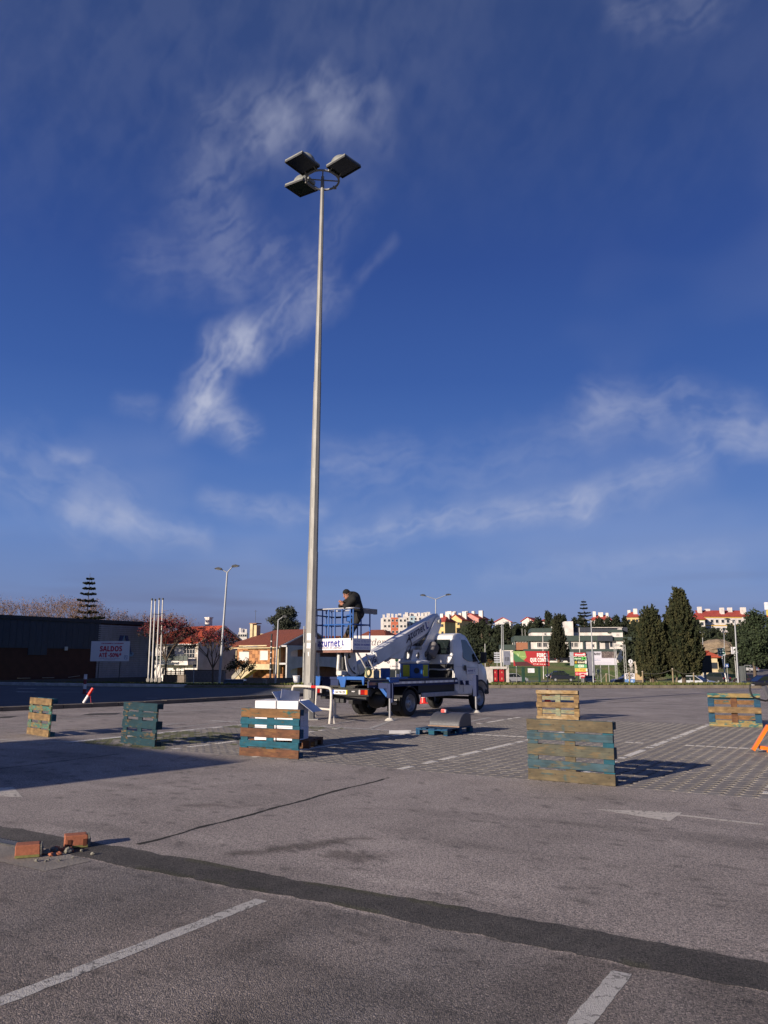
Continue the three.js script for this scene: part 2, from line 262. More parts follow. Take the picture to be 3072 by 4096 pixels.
{ // parking lot: worn aggregate with patches, oil marks and old joints
  const zs = [...graded(-11, -3, 1, 1, 1), ...graded(3, 49.5, 0.05, 1.008, 0.7)].map((v) => -v).filter((v, i, a) => !i || a[i - 1] !== v);
  const half = graded(0, 46, 0.06, 1.012, 1.2), xs = [...half.slice(1).map((v) => -v).reverse(), ...half];
  const blob = (x, z, cx, cz, rx, rz, a, s) => { const dx = x - cx, dz = z - cz, c = Math.cos(a), n = Math.sin(a), u = (dx * c + dz * n) / rx, v = (-dx * n + dz * c) / rz; return 1 - sstep(0.55, 1.15, Math.hypot(u, v) + (fbm(x * 9 + s, z * 9, 4) - 0.5) * 1.5); };
  lotColour = (x, z) => {
    const [p, q] = inv(x, z); let v = 0.9 + 0.42 * (fbm(x * 0.55, z * 0.55, 5) - 0.5) + 0.24 * (fbm(x * 3.1 + 9, z * 3.1, 4) - 0.5), w = 0;
    if (q < -6) { v *= 0.62; w += (fbm(p * 1.2 + 3, q * 0.4, 4) - 0.5) * 0.10; v *= 1 - 0.26 * sstep(0.52, 0.68, fbm(p * 1.9 + 40, q * 0.65, 5)); } // parking bay: rubbed, patchy; base darkening is lens vignette painted into the colour
    if (q > -1.4 && q < 0.3) v *= 1.03;
    v *= 1 - 0.22 * sstep(0.58, 0.72, fbm(p * 0.35 + 8, q * 1.6 + 2, 5)); // tyre-worn bands along the lane
    const st = Math.max(blob(x, z, -0.75, -7.35, 0.75, 0.12, -0.55, 1), 0.85 * blob(x, z, -0.25, -7.0, 0.35, 0.22, 0.3, 7), 0.75 * blob(x, z, -2.1, -9.35, 0.32, 0.10, -0.1, 4), 0.6 * blob(x, z, -1.6, -9.3, 0.35, 0.08, -0.4, 5), 0.5 * blob(x, z, 3.4, -6.4, 0.06, 0.04, 0, 3));
    v *= 1 - 0.55 * st; w += 0.03 * st;
    const edge = Math.abs(q + 5.76); if (edge > 0.2 && edge < 0.55) v *= 1 + 0.12 * (fbm(x * 5, z * 5, 3) - 0.3);
    if (fbm(x * 22, z * 22, 2) > 0.79) v *= 0.6;
    return [v * (1 + w), v, v * (1 - w)];
  };
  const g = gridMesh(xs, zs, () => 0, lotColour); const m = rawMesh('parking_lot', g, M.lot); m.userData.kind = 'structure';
}
{ // land beyond the kerbs
  const h = graded(0, 1200, 1.5, 1.035, 60), xs = [...h.slice(1).map((v) => -v).reverse(), ...h], zs = [-60, -30, 0, 20, ...graded(40, 1600, 0.8, 1.025, 40)].map((v) => -v);
  const fc = (x, z) => { const a = fbm(x * 0.22, z * 0.22, 5), b = fbm(x * 1.7 + 4, z * 1.7, 4), dry = sstep(0.45, 0.68, a * 0.6 + b * 0.4); const g = [lerp(0.055, 0.10, dry), lerp(0.092, 0.085, dry), lerp(0.016, 0.035, dry)]; const k = 1.15 + 0.9 * b; return g.map((v) => v * k); };
  const m = rawMesh('ground', gridMesh(xs, zs, landY, fc), mat([1, 1, 1], 1, { vc: true, tex: 'grain', size: 1.7, bump: 0.05, bumpSize: 0.9 })); m.userData.kind = 'structure';
}
function flat(name, poly, y, mtl, kind = 'structure', parent) { // flat sheet over a polygon in x, z
  const g = new THREE.ShapeGeometry(shape(poly.map(([x, z]) => [x, -z]))); g.rotateX(-Math.PI / 2); g.translate(0, y, 0); const uv = g.attributes.uv, p = g.attributes.position; for (let i = 0; i < p.count; i++) uv.setXY(i, p.getX(i), p.getZ(i));
  const m = rawMesh(name, g, mtl, parent); if (kind && !parent) m.userData.kind = kind; return m;
}
function drape(name, left, right, off, mtl, n = 40) { // sheet between two lines, following the land
  const pos = [], idx = [], uv = [], at = (l, t) => { const f = t * (l.length - 1), i = Math.min(l.length - 2, Math.floor(f)), k = f - i; return [lerp(l[i][0], l[i + 1][0], k), lerp(l[i][1], l[i + 1][1], k)]; }, c = 12;
  for (let j = 0; j <= n; j++) for (let i = 0; i <= c; i++) { const a = at(left, j / n), b = at(right, j / n), x = lerp(a[0], b[0], i / c), z = lerp(a[1], b[1], i / c); pos.push(x, landY(x, z) + off, z); uv.push(x, z); }
  for (let j = 0; j < n; j++) for (let i = 0; i < c; i++) { const a = j * (c + 1) + i, b = a + 1, e = a + c + 1, f = e + 1; idx.push(a, b, e, b, f, e); }
  const g = new THREE.BufferGeometry(); g.setAttribute('position', new THREE.Float32BufferAttribute(pos, 3)); g.setAttribute('uv', new THREE.Float32BufferAttribute(uv, 2)); g.setIndex(idx); g.computeVertexNormals(); if (g.attributes.normal.getY(0) < 0) { g.setIndex(idx.map((v, i) => idx[i - i % 3 + [0, 2, 1][i % 3]])); g.computeVertexNormals(); }
  const m = rawMesh(name, g, mtl); m.userData.kind = 'structure'; return m;
}
const kerbLine = [[-30, -6.5], [-21, -17], [-12.5, -26.4], [-9, -30.1], [-3.9, -37.6], [0.5, -43.4], [5, -49.2]];
const farLine = [[-46, -61], [-30, -56.0], [-26, -54.6], [-12.2, -49.5], [0, -49.4], [5, -49.2]];
flat('road', [...kerbLine, ...farLine.slice(0, -1).reverse(), [-60, -40], [-60, -6.5]], 0.006, M.road);
function kerb(line, mtl, w, h, parent, n0 = 0) { // single kerb stones laid end to end
  for (let s = 0; s < line.length - 1; s++) {
    const [ax, az] = line[s], [bx, bz] = line[s + 1], L = Math.hypot(bx - ax, bz - az), n = Math.max(1, Math.round(L / 1.0)), turn = Math.atan2(-(bz - az), bx - ax);
    for (let i = 0; i < n; i++) { const t = (i + 0.5) / n, m = part('kerb_stone', rbox(L / n - 0.018, h + 0.1, w, 0.018, 0, 0, 0, 0, 0, 0, 1), mtl, parent); m.position.set(lerp(ax, bx, t), h / 2 - 0.05 + (R() - 0.5) * 0.012, lerp(az, bz, t)); m.rotation.y = turn + (R() - 0.5) * 0.008; }
  }
}
{ const k = new THREE.Group(); k.name = 'road_kerb'; k.userData.kind = 'structure'; scene.add(k); kerb(kerbLine.slice(1), M.kerb, 0.34, 0.14, k); }
{ const k = new THREE.Group(); k.name = 'white_kerb'; k.userData.kind = 'structure'; scene.add(k); kerb(farLine.slice(1, 4), M.kerbWhite, 0.3, 0.2, k); kerb(farLine.slice(3), M.kerb, 0.3, 0.16, k); }
{ const k = new THREE.Group(); k.name = 'far_kerb'; k.userData.kind = 'structure'; scene.add(k); kerb([[5.2, -49.2], [14.7, -49.1], [40, -48.6]], M.kerb, 0.32, 0.17, k); }
flat('gutter', [[5.2, -48.9], [40, -48.3], [40, -47.9], [5.2, -48.4]], 0.005, mat([0.17, 0.145, 0.12], 0.95, { tex: 'grain', size: 1.1 }));
{ // trodden soil verge behind the far kerb
  const m = drape('verge', [[5, -49.4], [15, -49.3], [45, -48.9]], [[5, -50.6], [15, -50.9], [45, -50.6]], 0.03, mat([0.13, 0.105, 0.07], 1, { tex: 'grain', size: 0.8, bump: 0.03, bumpSize: 0.6 }));
}
// tar strip over the old trench, with ragged edges
function ragged(p0, p1, q0, q1, amp, step, s) { const a = [], b = []; for (let p = p0; p <= p1; p += step) { a.push(lot(p, q0 + (fbm(p * 3 + s, 1.3, 4) - 0.5) * amp)); b.push(lot(p, q1 + (fbm(p * 3 + s, 9.3, 4) - 0.5) * amp)); } return [...a, ...b.reverse()]; }
{ const m = asphalt([0.108, 0.1, 0.096], { vc: true, bump: 0.009 }), pos = [], col = [], uv = [], idx = [], ps = graded(-9, 12, 0.05, 1, 0.05), n = 9; // trench strip: gritty, with dirt and moss along its ragged edges
  ps.forEach((p, j) => { const a = -5.975 + (fbm(p * 1.3 + 4, 1.3, 5) - 0.5) * 0.16 + (fbm(p * 11, 2, 2) - 0.5) * 0.05 + 0.06 * sstep(0, -3, p), b = -5.565 + (fbm(p * 1.3 + 40, 9.3, 5) - 0.5) * 0.14 + (fbm(p * 11, 7, 2) - 0.5) * 0.05; for (let i = 0; i <= n; i++) { const q = lerp(a, b, i / n), [x, z] = lot(p, q), e = Math.min(i, n - i) < 2 ? 1 : 0, d = fbm(p * 4, q * 9, 4), old = sstep(0.4, -1.2, p); let v = 0.55 + 0.9 * fbm(x * 6, z * 6, 4) + 0.5 * e * (d - 0.3) + 0.7 * old; pos.push(x, 0.002, z); uv.push(x, z); const moss = e && fbm(p * 2.2 + 8, i > 4 ? 3 : 8, 3) > 0.66 ? 1 : 0; col.push(v * (moss ? 0.95 : 1.01), v * (moss ? 0.98 : 0.99), v * (moss ? 0.68 : 0.97)); if (i && j) { const k = j * (n + 1) + i; idx.push(k - n - 2, k - n - 1, k - 1, k - n - 1, k, k - 1); } } });
  const g = new THREE.BufferGeometry(); g.setAttribute('position', new THREE.Float32BufferAttribute(pos, 3)); g.setAttribute('color', new THREE.Float32BufferAttribute(col, 3)); g.setAttribute('uv', new THREE.Float32BufferAttribute(uv, 2)); g.setIndex(idx); g.computeVertexNormals(); if (g.attributes.normal.getY(5) < 0) { g.setIndex(idx.map((v, i) => idx[i - i % 3 + [0, 2, 1][i % 3]])); g.computeVertexNormals(); } rawMesh('tar_strip', g, m).userData.kind = 'structure'; }
M.crack = mat([0.016, 0.014, 0.013], 1, { tex: 'grain', size: 0.4, bump: 0.01 }); M.moss = mat([0.06, 0.07, 0.018], 1, { tex: 'grain', size: 0.3, bump: 0.01 });
function crack(name, a, b, w, s) { const L = Math.hypot(b[0] - a[0], b[1] - a[1]), ux = (b[0] - a[0]) / L, uz = (b[1] - a[1]) / L, l = [], r = []; for (let t = 0; t <= L; t += 0.05) { const o = (fbm(t * 2.5 + s, 3, 4) - 0.5) * 0.1, k = w * (0.15 + 1.1 * fbm(t * 7 + s, 8, 3)); l.push([a[0] + ux * t - uz * (o - k), a[1] + uz * t + ux * (o - k)]); r.push([a[0] + ux * t - uz * (o + k), a[1] + uz * t + ux * (o + k)]); } return flat(name, [...l, ...r.reverse()], 0.0018, M.crack); }
crack('asphalt_joint', [-2.19, -7.42], [0.02, -11.45], 0.032, 1); crack('asphalt_joint', [0.02, -11.45], [0.5, -12.25], 0.05, 5);
crack('asphalt_joint', [-5.95, -12.2], [-4.25, -15.1], 0.02, 9); crack('asphalt_joint', [5.9, -36.2], [19.2, -40.4], 0.05, 12); crack('asphalt_joint', [-8.6, -18.6], [-4.1, -21.6], 0.02, 15); crack('asphalt_joint', [8.7, -31.5], [10.6, -33.2], 0.06, 19);
flat('moss', ragged(-1.6, -0.9, -6.03, -5.97, 0.06, 0.03, 8), 0.006, M.moss);

// worn paint: cut along a ragged edge, with chips missing
const paintTex = dataTex(512, (i, j, u, v) => { const c = tileFbm(u, v, 24, 81, 5), k = tileFbm(u, v, 6, 85, 4), ch = sstep(0.3, 0.40, c * 0.7 + k * 0.3), vein = Math.abs(tileFbm(u, v, 7, 88, 5) - 0.5) < 0.016 ? 0.45 : 1; return (0.34 + 0.48 * ch) * (0.88 + 0.24 * tileFbm(u, v, 40, 90, 3)) * vein; });
M.roadPaint = new THREE.MeshStandardMaterial({ map: rep(paintTex, 0.9), roughness: 0.85, bumpMap: rep(asphaltTex[1], 4.1), bumpScale: 0.003 }); M.roadPaint.color.setRGB(0.56, 0.535, 0.50);
M.roadPaintOld = M.roadPaint.clone(); M.roadPaintOld.color.setRGB(0.68, 0.62, 0.55); M.whiteLine = M.roadPaint.clone(); M.whiteLine.color.setRGB(0.75, 0.73, 0.70);
function bayLine(p, q0, q1, w, m, y = 0.002) { const l = [], r = []; for (let q = q0; q <= q1; q += 0.04) { l.push(lot(p - w / 2 + (fbm(q * 14 + p, 2, 3) - 0.5) * 0.016, q)); r.push(lot(p + w / 2 + (fbm(q * 14 + p, 6, 3) - 0.5) * 0.016, q)); } return flat('bay_line', [...l, ...r.reverse()], y, m); }
bayLine(2.53, -13, -6.12, 0.105, M.roadPaint); bayLine(4.97, -13, -6.12, 0.105, M.roadPaint);
flat('direction_arrow', [[2.32, -9.12], [3.21, -8.93], [2.91, -8.46]].map(([x, z]) => [x, z]), 0.002, M.roadPaintOld); flat('direction_arrow', [[3.07, -8.77], [3.13, -8.82], [3.80, -8.31], [3.76, -8.25]], 0.0024, M.roadPaintOld);
flat('direction_arrow', [[-5.7, -10.3], [-4.8, -10.68], [-4.31, -9.87]], 0.002, M.roadPaintOld);
// painted lines on the plain asphalt round the lorry and along the left of the pavers
for (const [a, b, w, m] of [[lot(-7.75, -0.4), lot(-7.75, 5.6), 0.12, 1], [lot(-9.6, -0.3), lot(-7.7, -0.35), 0.1, 0], [[-11, -16.3], lot(-7.7, 0.2), 0.1, 0], [lot(-9.4, 5.9), lot(-2.9, 5.8), 0.12, 1], [[-0.34,0,-19.64], [0.38,0,-23.1], 0.13, 0], [[0.91,0,-19.29], [1.83,0,-22.52], 0.13, 0], [[1.89,0,-20.94], [3.07,0,-23.51], 0.13, 0], [[-1.54,0,-20.38], [-0.73,0,-22.52], 0.1, 0], [[-5.1,0,-19.86], [-3.99,0,-22.52], 0.08, 0], [[-5.61,0,-20.38], [-5.2,0,-22.06], 0.08, 0], [[-14, -21], [-8.4, -19.6], 0.08, 0], [[-9, -22.6], [-3.5, -30.6], 0.1, 0]]) {
  const p = a.length === 3 ? [a[0], a[2]] : a, q = b.length === 3 ? [b[0], b[2]] : b, L = Math.hypot(q[0] - p[0], q[1] - p[1]), nx = -(q[1] - p[1]) / L * w / 2, nz = (q[0] - p[0]) / L * w / 2;
  flat('bay_line', [[p[0] + nx, p[1] + nz], [q[0] + nx, q[1] + nz], [q[0] - nx, q[1] - nz], [p[0] - nx, p[1] - nz]], 0.005 + 0.0004 * (R() - 0.5), m ? M.whiteLine : M.roadPaint);
}
for (const [a, b, w] of [[[-21.9,0,-48.2], [-20.59,0,-47.77], 0.16], [[-19.48,0,-42.75], [-18.33,0,-42.41], 0.18], [[-20.52,0,-47.77], [-17.83,0,-46.92], 0.05], [[-18.27,0,-42.41], [-15.9,0,-42.41], 0.05], [[-15.7,0,-42.75], [-15.22,0,-42.07], 0.4], [[-10.39,0,-35.34], [-9.9,0,-35.34], 0.07]]) flat('lane_marking', [[a[0], a[2] - w], [b[0], b[2] - w], [b[0], b[2] + w], [a[0], a[2] + w]], 0.011, M.whiteLine);
for (const [a, b, w] of [[[-9.14,0,-24.82], [-8.27,0,-25.17], 0.45], [[-11.19,0,-23.51], [-10.85,0,-23.72], 0.4]]) flat('asphalt_patch', [[a[0], a[2] - w], [b[0], b[2] - w], [b[0] + 0.1, b[2] + w], [a[0], a[2] + w]], 0.004, M.tar);

// ---------------------------------------------------------------- grid pavers
{
  const S = 0.19, c = 0.064, top = 0.016, g = (() => { const e = S / 2 - 0.0003, o = []; for (const [sx, sz, f] of [[1, 1, 0], [-1, 1, 1], [-1, -1, 0], [1, -1, 1]]) { const a = [sx * e, sz * (e - c)], b = [sx * (e - c), sz * e]; o.push(...(f ? [b, a] : [a, b])); } return prism(o, 0.016, 0.003).rotateX(-Math.PI / 2).translate(0, top - 0.008, 0); })();
  const soil = mat([0.022, 0.019, 0.014], 1, { tex: 'grain', size: 0.4 }), P0 = -7.65, P1 = 15;
  const tones = { grey: mat([0.205, 0.187, 0.175], 0.9, { tex: 'blotch', size: 0.5, bump: 0.004, bumpSize: 0.15 }), pale: mat([0.24, 0.22, 0.205], 0.9, { tex: 'blotch', size: 0.5, bump: 0.004, bumpSize: 0.15 }), mossy: mat([0.10, 0.105, 0.055], 0.95, { tex: 'grain', size: 0.4, bump: 0.004 }) };
  const chipMat = mat([0.56, 0.54, 0.51], 0.85, { tex: 'grain', size: 0.3, bump: 0.003 }), snap = (v) => P0 + (Math.round((v - P0) / S - 0.5) + 0.5) * S, lines = [-4.85, -2.9, 0.05, 2.55, 5.05, 7.55, 10.05].map(snap), turn = -Math.atan2(PA[1], PA[0]), mid = S / 2 + Math.round((5.7 - S / 2) / S) * S;
  const ground = new THREE.Group(); ground.name = 'paved_bays'; ground.userData.kind = 'structure'; scene.add(ground);
  const bed = (a, b, c2, d) => flat('paver_bed', [lot(a, c2), lot(b, c2), lot(b, d), lot(a, d)], 0.0045, soil, null, ground);
  bed(P0, P1, 0, 5.7); bed(-2.78, P1, 5.7, 11.4);
  const all = [], chips = [];
  for (let q = S / 2, r = 0; q < 11.4; q += S, r++) for (let p = P0 + S / 2; p < P1; p += S) {
    if (q > 5.7 && p < -2.78) continue; const [x, z] = lot(p, q); if (Math.abs(x) > -z * 0.72 + 4) continue;
    let k = fbm(p * 1.3, q * 1.3, 3) + (hash2(Math.round(p / S), r) - 0.5) * 0.5 > 0.62 ? 'pale' : 'grey'; const dy = (hash2(r + 7, Math.round(p * 13)) - 0.5) * 0.004;
    const mossy = (q < 3.2 || q > 4.4) && p < -3.2 && fbm(p * 0.9 + 3, q * 0.9, 4) + sstep(-4, -7.5, p) * 0.3 > 0.58; if (mossy && hash2(r, Math.round(p * 31)) > 0.25) k = 'mossy';
    all.push([x, z, k, q, dy]);
    if (fbm(p * 9, q * 9, 3) > 0.38 && hash2(r * 3, Math.round(p * 17)) > 0.12) { for (const l of lines) if (Math.abs(p - l) < 0.01 && (l > -4 || q < 5.6)) chips.push([x, z, dy, 0.11 + 0.03 * hash2(r, 5), S * 0.84]); if (Math.abs(q - mid) < 0.01 && p > -7) chips.push([x, z, dy, S * 0.84, 0.09 + 0.03 * hash2(r, Math.round(p * 9))]); if ((p < P0 + S && q < 5.7) || (q > 5.7 && p < -2.78 + S)) chips.push([x, z, dy, 0.11, S * 0.84]); }
  }
  const near = all.filter((a) => a[0] > -5.5 && a[0] < 6.4).sort((a, b) => Math.hypot(a[0], a[1]) - Math.hypot(b[0], b[1])).slice(0, 300), isNear = new Set(near), gu = uvBox(g.index ? g.toNonIndexed() : g), qn = new THREE.Quaternion().setFromAxisAngle(V(0, 1, 0), turn), mx = new THREE.Matrix4();
  for (const [x, z, k, , dy] of near) { const m = new THREE.Mesh(gu, tones[k]); m.name = 'paver'; m.castShadow = m.receiveShadow = true; m.position.set(x, dy, z); m.rotation.y = turn; ground.add(m); }
  const many = (name, geo, mt, list, scale) => { if (!list.length) return; const m = new THREE.InstancedMesh(geo, mt, list.length); list.forEach((a, i) => { mx.compose(V(a[0], scale ? a[2] + top + 0.001 : a[4], a[1]), qn, scale ? V(a[3], 1, a[4]) : V(1, 1, 1)); m.setMatrixAt(i, mx); }); m.name = name; m.userData.kind = 'stuff'; m.castShadow = m.receiveShadow = true; ground.add(m); };
  for (const [k, name] of [['grey', 'grey_pavers'], ['pale', 'pale_pavers'], ['mossy', 'mossy_pavers']]) many(name, gu, tones[k], all.filter((a) => a[2] === k && !isNear.has(a)));
  many('line_paint', uvBox(new THREE.BoxGeometry(1, 0.002, 1).toNonIndexed()), chipMat, chips, true);
  // asphalt brought up flush to the paver edge
  const ps = graded(P0 - 0.2, P1, 0.12, 1, 0.12), qs = [-0.8, -0.55, -0.3, -0.12, -0.01], pos = [], col = [], uv = [], idx = [];
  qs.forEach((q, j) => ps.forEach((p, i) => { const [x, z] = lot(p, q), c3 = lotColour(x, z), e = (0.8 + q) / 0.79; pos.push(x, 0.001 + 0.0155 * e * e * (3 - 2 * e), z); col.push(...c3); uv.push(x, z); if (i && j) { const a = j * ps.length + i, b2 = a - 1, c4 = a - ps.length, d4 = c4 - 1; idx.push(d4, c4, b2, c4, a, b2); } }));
  const ag = new THREE.BufferGeometry(); ag.setAttribute('position', new THREE.Float32BufferAttribute(pos, 3)); ag.setAttribute('color', new THREE.Float32BufferAttribute(col, 3)); ag.setAttribute('uv', new THREE.Float32BufferAttribute(uv, 2)); ag.setIndex(idx); ag.computeVertexNormals(); if (ag.attributes.normal.getY(5) < 0) { ag.setIndex(idx.map((v, i) => idx[i - i % 3 + [0, 2, 1][i % 3]])); ag.computeVertexNormals(); } rawMesh('asphalt_apron', ag, M.lot).userData.kind = 'structure';
}
const PAVE = 0.018;

// ---------------------------------------------------------------- pallets
function worn(paintC, woodC, amount, s, size = 1.1) {
  const t = dataTex(512, (i, j, u, v) => {
    const g = tileFbm(u, v, 3, s, 4) * 0.55 + tileNoise(u * 0.25, v, 48, s + 3) * 0.18 + tileFbm(u, v, 14, s + 7, 4) * 0.42, k = sstep(amount - 0.07, amount + 0.07, g), d = 0.80 + 0.42 * (tileFbm(u, v, 10, s + 11, 5) - 0.4) + 0.16 * (tileNoise(u * 0.05, v, 90, s + 13) - 0.5), knot = Math.hypot(((u * 3 + 0.2 * hash2(s, 1)) % 1 - 0.5), ((v * 5 + 0.3) % 1 - 0.5) * 0.8) < 0.035 ? 0.55 : 1;
    return [0, 1, 2].map((c) => lerp(paintC[c], woodC[c] * knot, k) / 255 * d);
  }, true);
  t.repeat.set(1 / size, 1 / 0.55); return new THREE.MeshStandardMaterial({ map: t, roughness: 0.85, bumpMap: rep(texWood, 0.6, 0.25), bumpScale: 0.002 });
}
const WD = {
  teal: worn([10, 84, 104], [118, 84, 56], 0.74, 1), tealDark: worn([7, 54, 68], [112, 84, 58], 0.64, 2), tealWorn: worn([20, 92, 104], [128, 92, 56], 0.38, 3), dull: worn([52, 80, 92], [88, 86, 74], 0.62, 4), dullWorn: worn([70, 90, 92], [102, 90, 68], 0.46, 5),
  brown: worn([120, 82, 50], [104, 66, 44], 0.5, 6), ochre: worn([104, 90, 66], [84, 84, 72], 0.5, 7), pale: worn([172, 150, 116], [150, 122, 82], 0.55, 8), paleGreen: worn([140, 146, 122], [160, 138, 100], 0.55, 9), blue: worn([14, 68, 108], [26, 76, 104], 0.5, 10), yellow: worn([160, 136, 86], [44, 104, 110], 0.66, 11), blueTop: worn([12, 78, 120], [10, 60, 96], 0.6, 12), greenTeal: worn([66, 112, 102], [120, 104, 70], 0.6, 13), sand: worn([150, 124, 84], [130, 104, 70], 0.5, 14),
};
// map(x, y, z): length, thickness, width of a flat pallet to where the piece goes
function palletParts(t, put, c) {
  const pick = (k, i) => { const v = c[k]; return WD[Array.isArray(v) ? v[i % v.length] : v]; }, zs = [-0.3275, -0.1825, 0, 0.1825, 0.3275], ws = [0.145, 0.1, 0.145, 0.1, 0.145];
  const add = (name, sx, sy, sz, x, y, z, m) => { const [a, b, d, px, py, pz] = put(sx, sy, sz, x, y, z); const w = (R() - 0.5) * 0.010, o = part(name, rbox(a, b, d, 0.004, 0, 0, 0, 0, 0, 0, 1), m, t); o.geometry.attributes.uv.array.forEach((v, i, u) => { u[i] += i % 2 ? py * 1.7 + pz : px + R() * 0 + pz * 0.7; }); o.position.set(px + w, py, pz); if (Math.max(a, b, d) > 1) o.rotation.z = (R() - 0.5) * 0.007; };
  zs.forEach((z, i) => add('top_board', 1.2 - (i % 2) * 0.004, 0.022, ws[i], 0, 0.133, z, pick('top', i)));
  [-0.527, 0, 0.527].forEach((x, i) => add('cross_board', 0.145, 0.0218, 0.796, x, 0.111, 0, pick('cross', i)));
  [-0.527, 0, 0.527].forEach((x, i) => [-0.35, 0, 0.35].forEach((z, j) => add('block', 0.143, 0.0775, j === 1 ? 0.143 : 0.098, x, 0.061, z, pick('block', i + j))));
  [-0.35, 0, 0.35].forEach((z, i) => add('bottom_board', 1.2, 0.022, i === 1 ? 0.145 : 0.1, 0, 0.011, z, pick('bottom', i)));
}
function standing(label, l, r, y, front, c, lean = 0.02) { // on its long edge; l and r are the ends of its foot
  const t = thing('wooden_pallet', label, 'pallet', [(l[0] + r[0]) / 2, y, (l[1] + r[1]) / 2], -Math.atan2(r[1] - l[1], r[0] - l[0]), 'pallets standing on edge');
  t.rotation.order = 'YXZ'; t.rotation.x = -lean;
  palletParts(t, (sx, sy, sz, x, yy, z) => [sx, sz, sy, x, z + 0.4, front === 'top' ? yy - 0.144 : -yy], c); return t;
}
function fit(l, r, len = 1.2) { const dx = r[0] - l[0], dz = r[1] - l[1], L = Math.hypot(dx, dz), mx = (l[0] + r[0]) / 2, mz = (l[1] + r[1]) / 2, k = len / 2 / L; return [[mx - dx * k, mz - dz * k], [mx + dx * k, mz + dz * k]]; }
standing('pale blue and brown weathered pallet on edge, nearest and largest of all', ...fit([1.97, -11.25], [2.97, -10.6]), PAVE, 'top', { top: ['dullWorn', 'dull', 'ochre', 'dull', 'dullWorn'], cross: ['dull', 'dullWorn', 'teal'], block: 'dull', bottom: 'dull' });
standing('bare pale wood pallet on edge, underside showing, behind the nearest pallet', ...fit([4.28, -22.9], [5.36, -22.3]), 0, 'bottom', { top: ['pale', 'paleGreen', 'sand', 'paleGreen', 'pale'], cross: ['sand', 'paleGreen', 'sand'], block: ['sand', 'pale'], bottom: ['pale', 'sand', 'pale'] });
standing('yellow and teal pallet on edge, underside showing, beside the orange pallet truck', ...fit([8.07, -20.2], [9.19, -19.72]), PAVE, 'bottom', { top: ['yellow', 'tealWorn', 'yellow', 'tealWorn', 'teal'], cross: ['blue', 'brown', 'blue'], block: ['blue', 'ochre', 'teal'], bottom: ['yellow', 'sand', 'yellow'] });
standing('dark teal pallet on edge with patches of bare wood, left of the white cartons', ...fit([-5.25, -16.2], [-4.29, -15.35]), 0, 'top', { top: ['tealDark', 'tealDark', 'tealDark', 'tealDark', 'tealDark'], cross: 'tealDark', block: 'tealDark', bottom: 'tealDark' });
standing('sandy and sea green pallet on edge, farthest left by the road kerb', ...fit([-8.03, -18.3], [-7.19, -17.45]), 0, 'top', { top: ['sand', 'greenTeal', 'sand', 'greenTeal', 'sand'], cross: ['greenTeal'], block: 'teal', bottom: 'teal' });
standing('bright teal pallet on edge with three brown boards, in front of the white cartons', ...fit([-2.47, -14.04], [-1.43, -13.52]), 0.004, 'top', { top: ['brown', 'teal', 'brown', 'teal', 'brown'].map((v, i) => ['brown', 'teal', 'brown', 'teal', 'tealWorn'][i]), cross: 'teal', block: 'blue', bottom: 'teal' });
function lying(label, cx, cz, turn, y, c) { const t = thing('wooden_pallet', label, 'pallet', [cx, y, cz], turn); palletParts(t, (sx, sy, sz, x, yy, z) => [sx, sy, sz, x, yy, z], c); return t; }
lying('bare brown wood pallet lying flat under the stacked white cartons', -1.86, -15.62, -0.26, PAVE, { top: 'brown', cross: 'brown', block: ['brown', 'sand'], bottom: 'brown' });
lying('blue pallet lying flat under the grey plastic cover', 1.36, -18.22, 0.985, PAVE, { top: ['blueTop', 'blue', 'blueTop', 'blue', 'blueTop'], cross: 'blueTop', block: ['blueTop', 'teal', 'tealDark'], bottom: 'blueTop' });

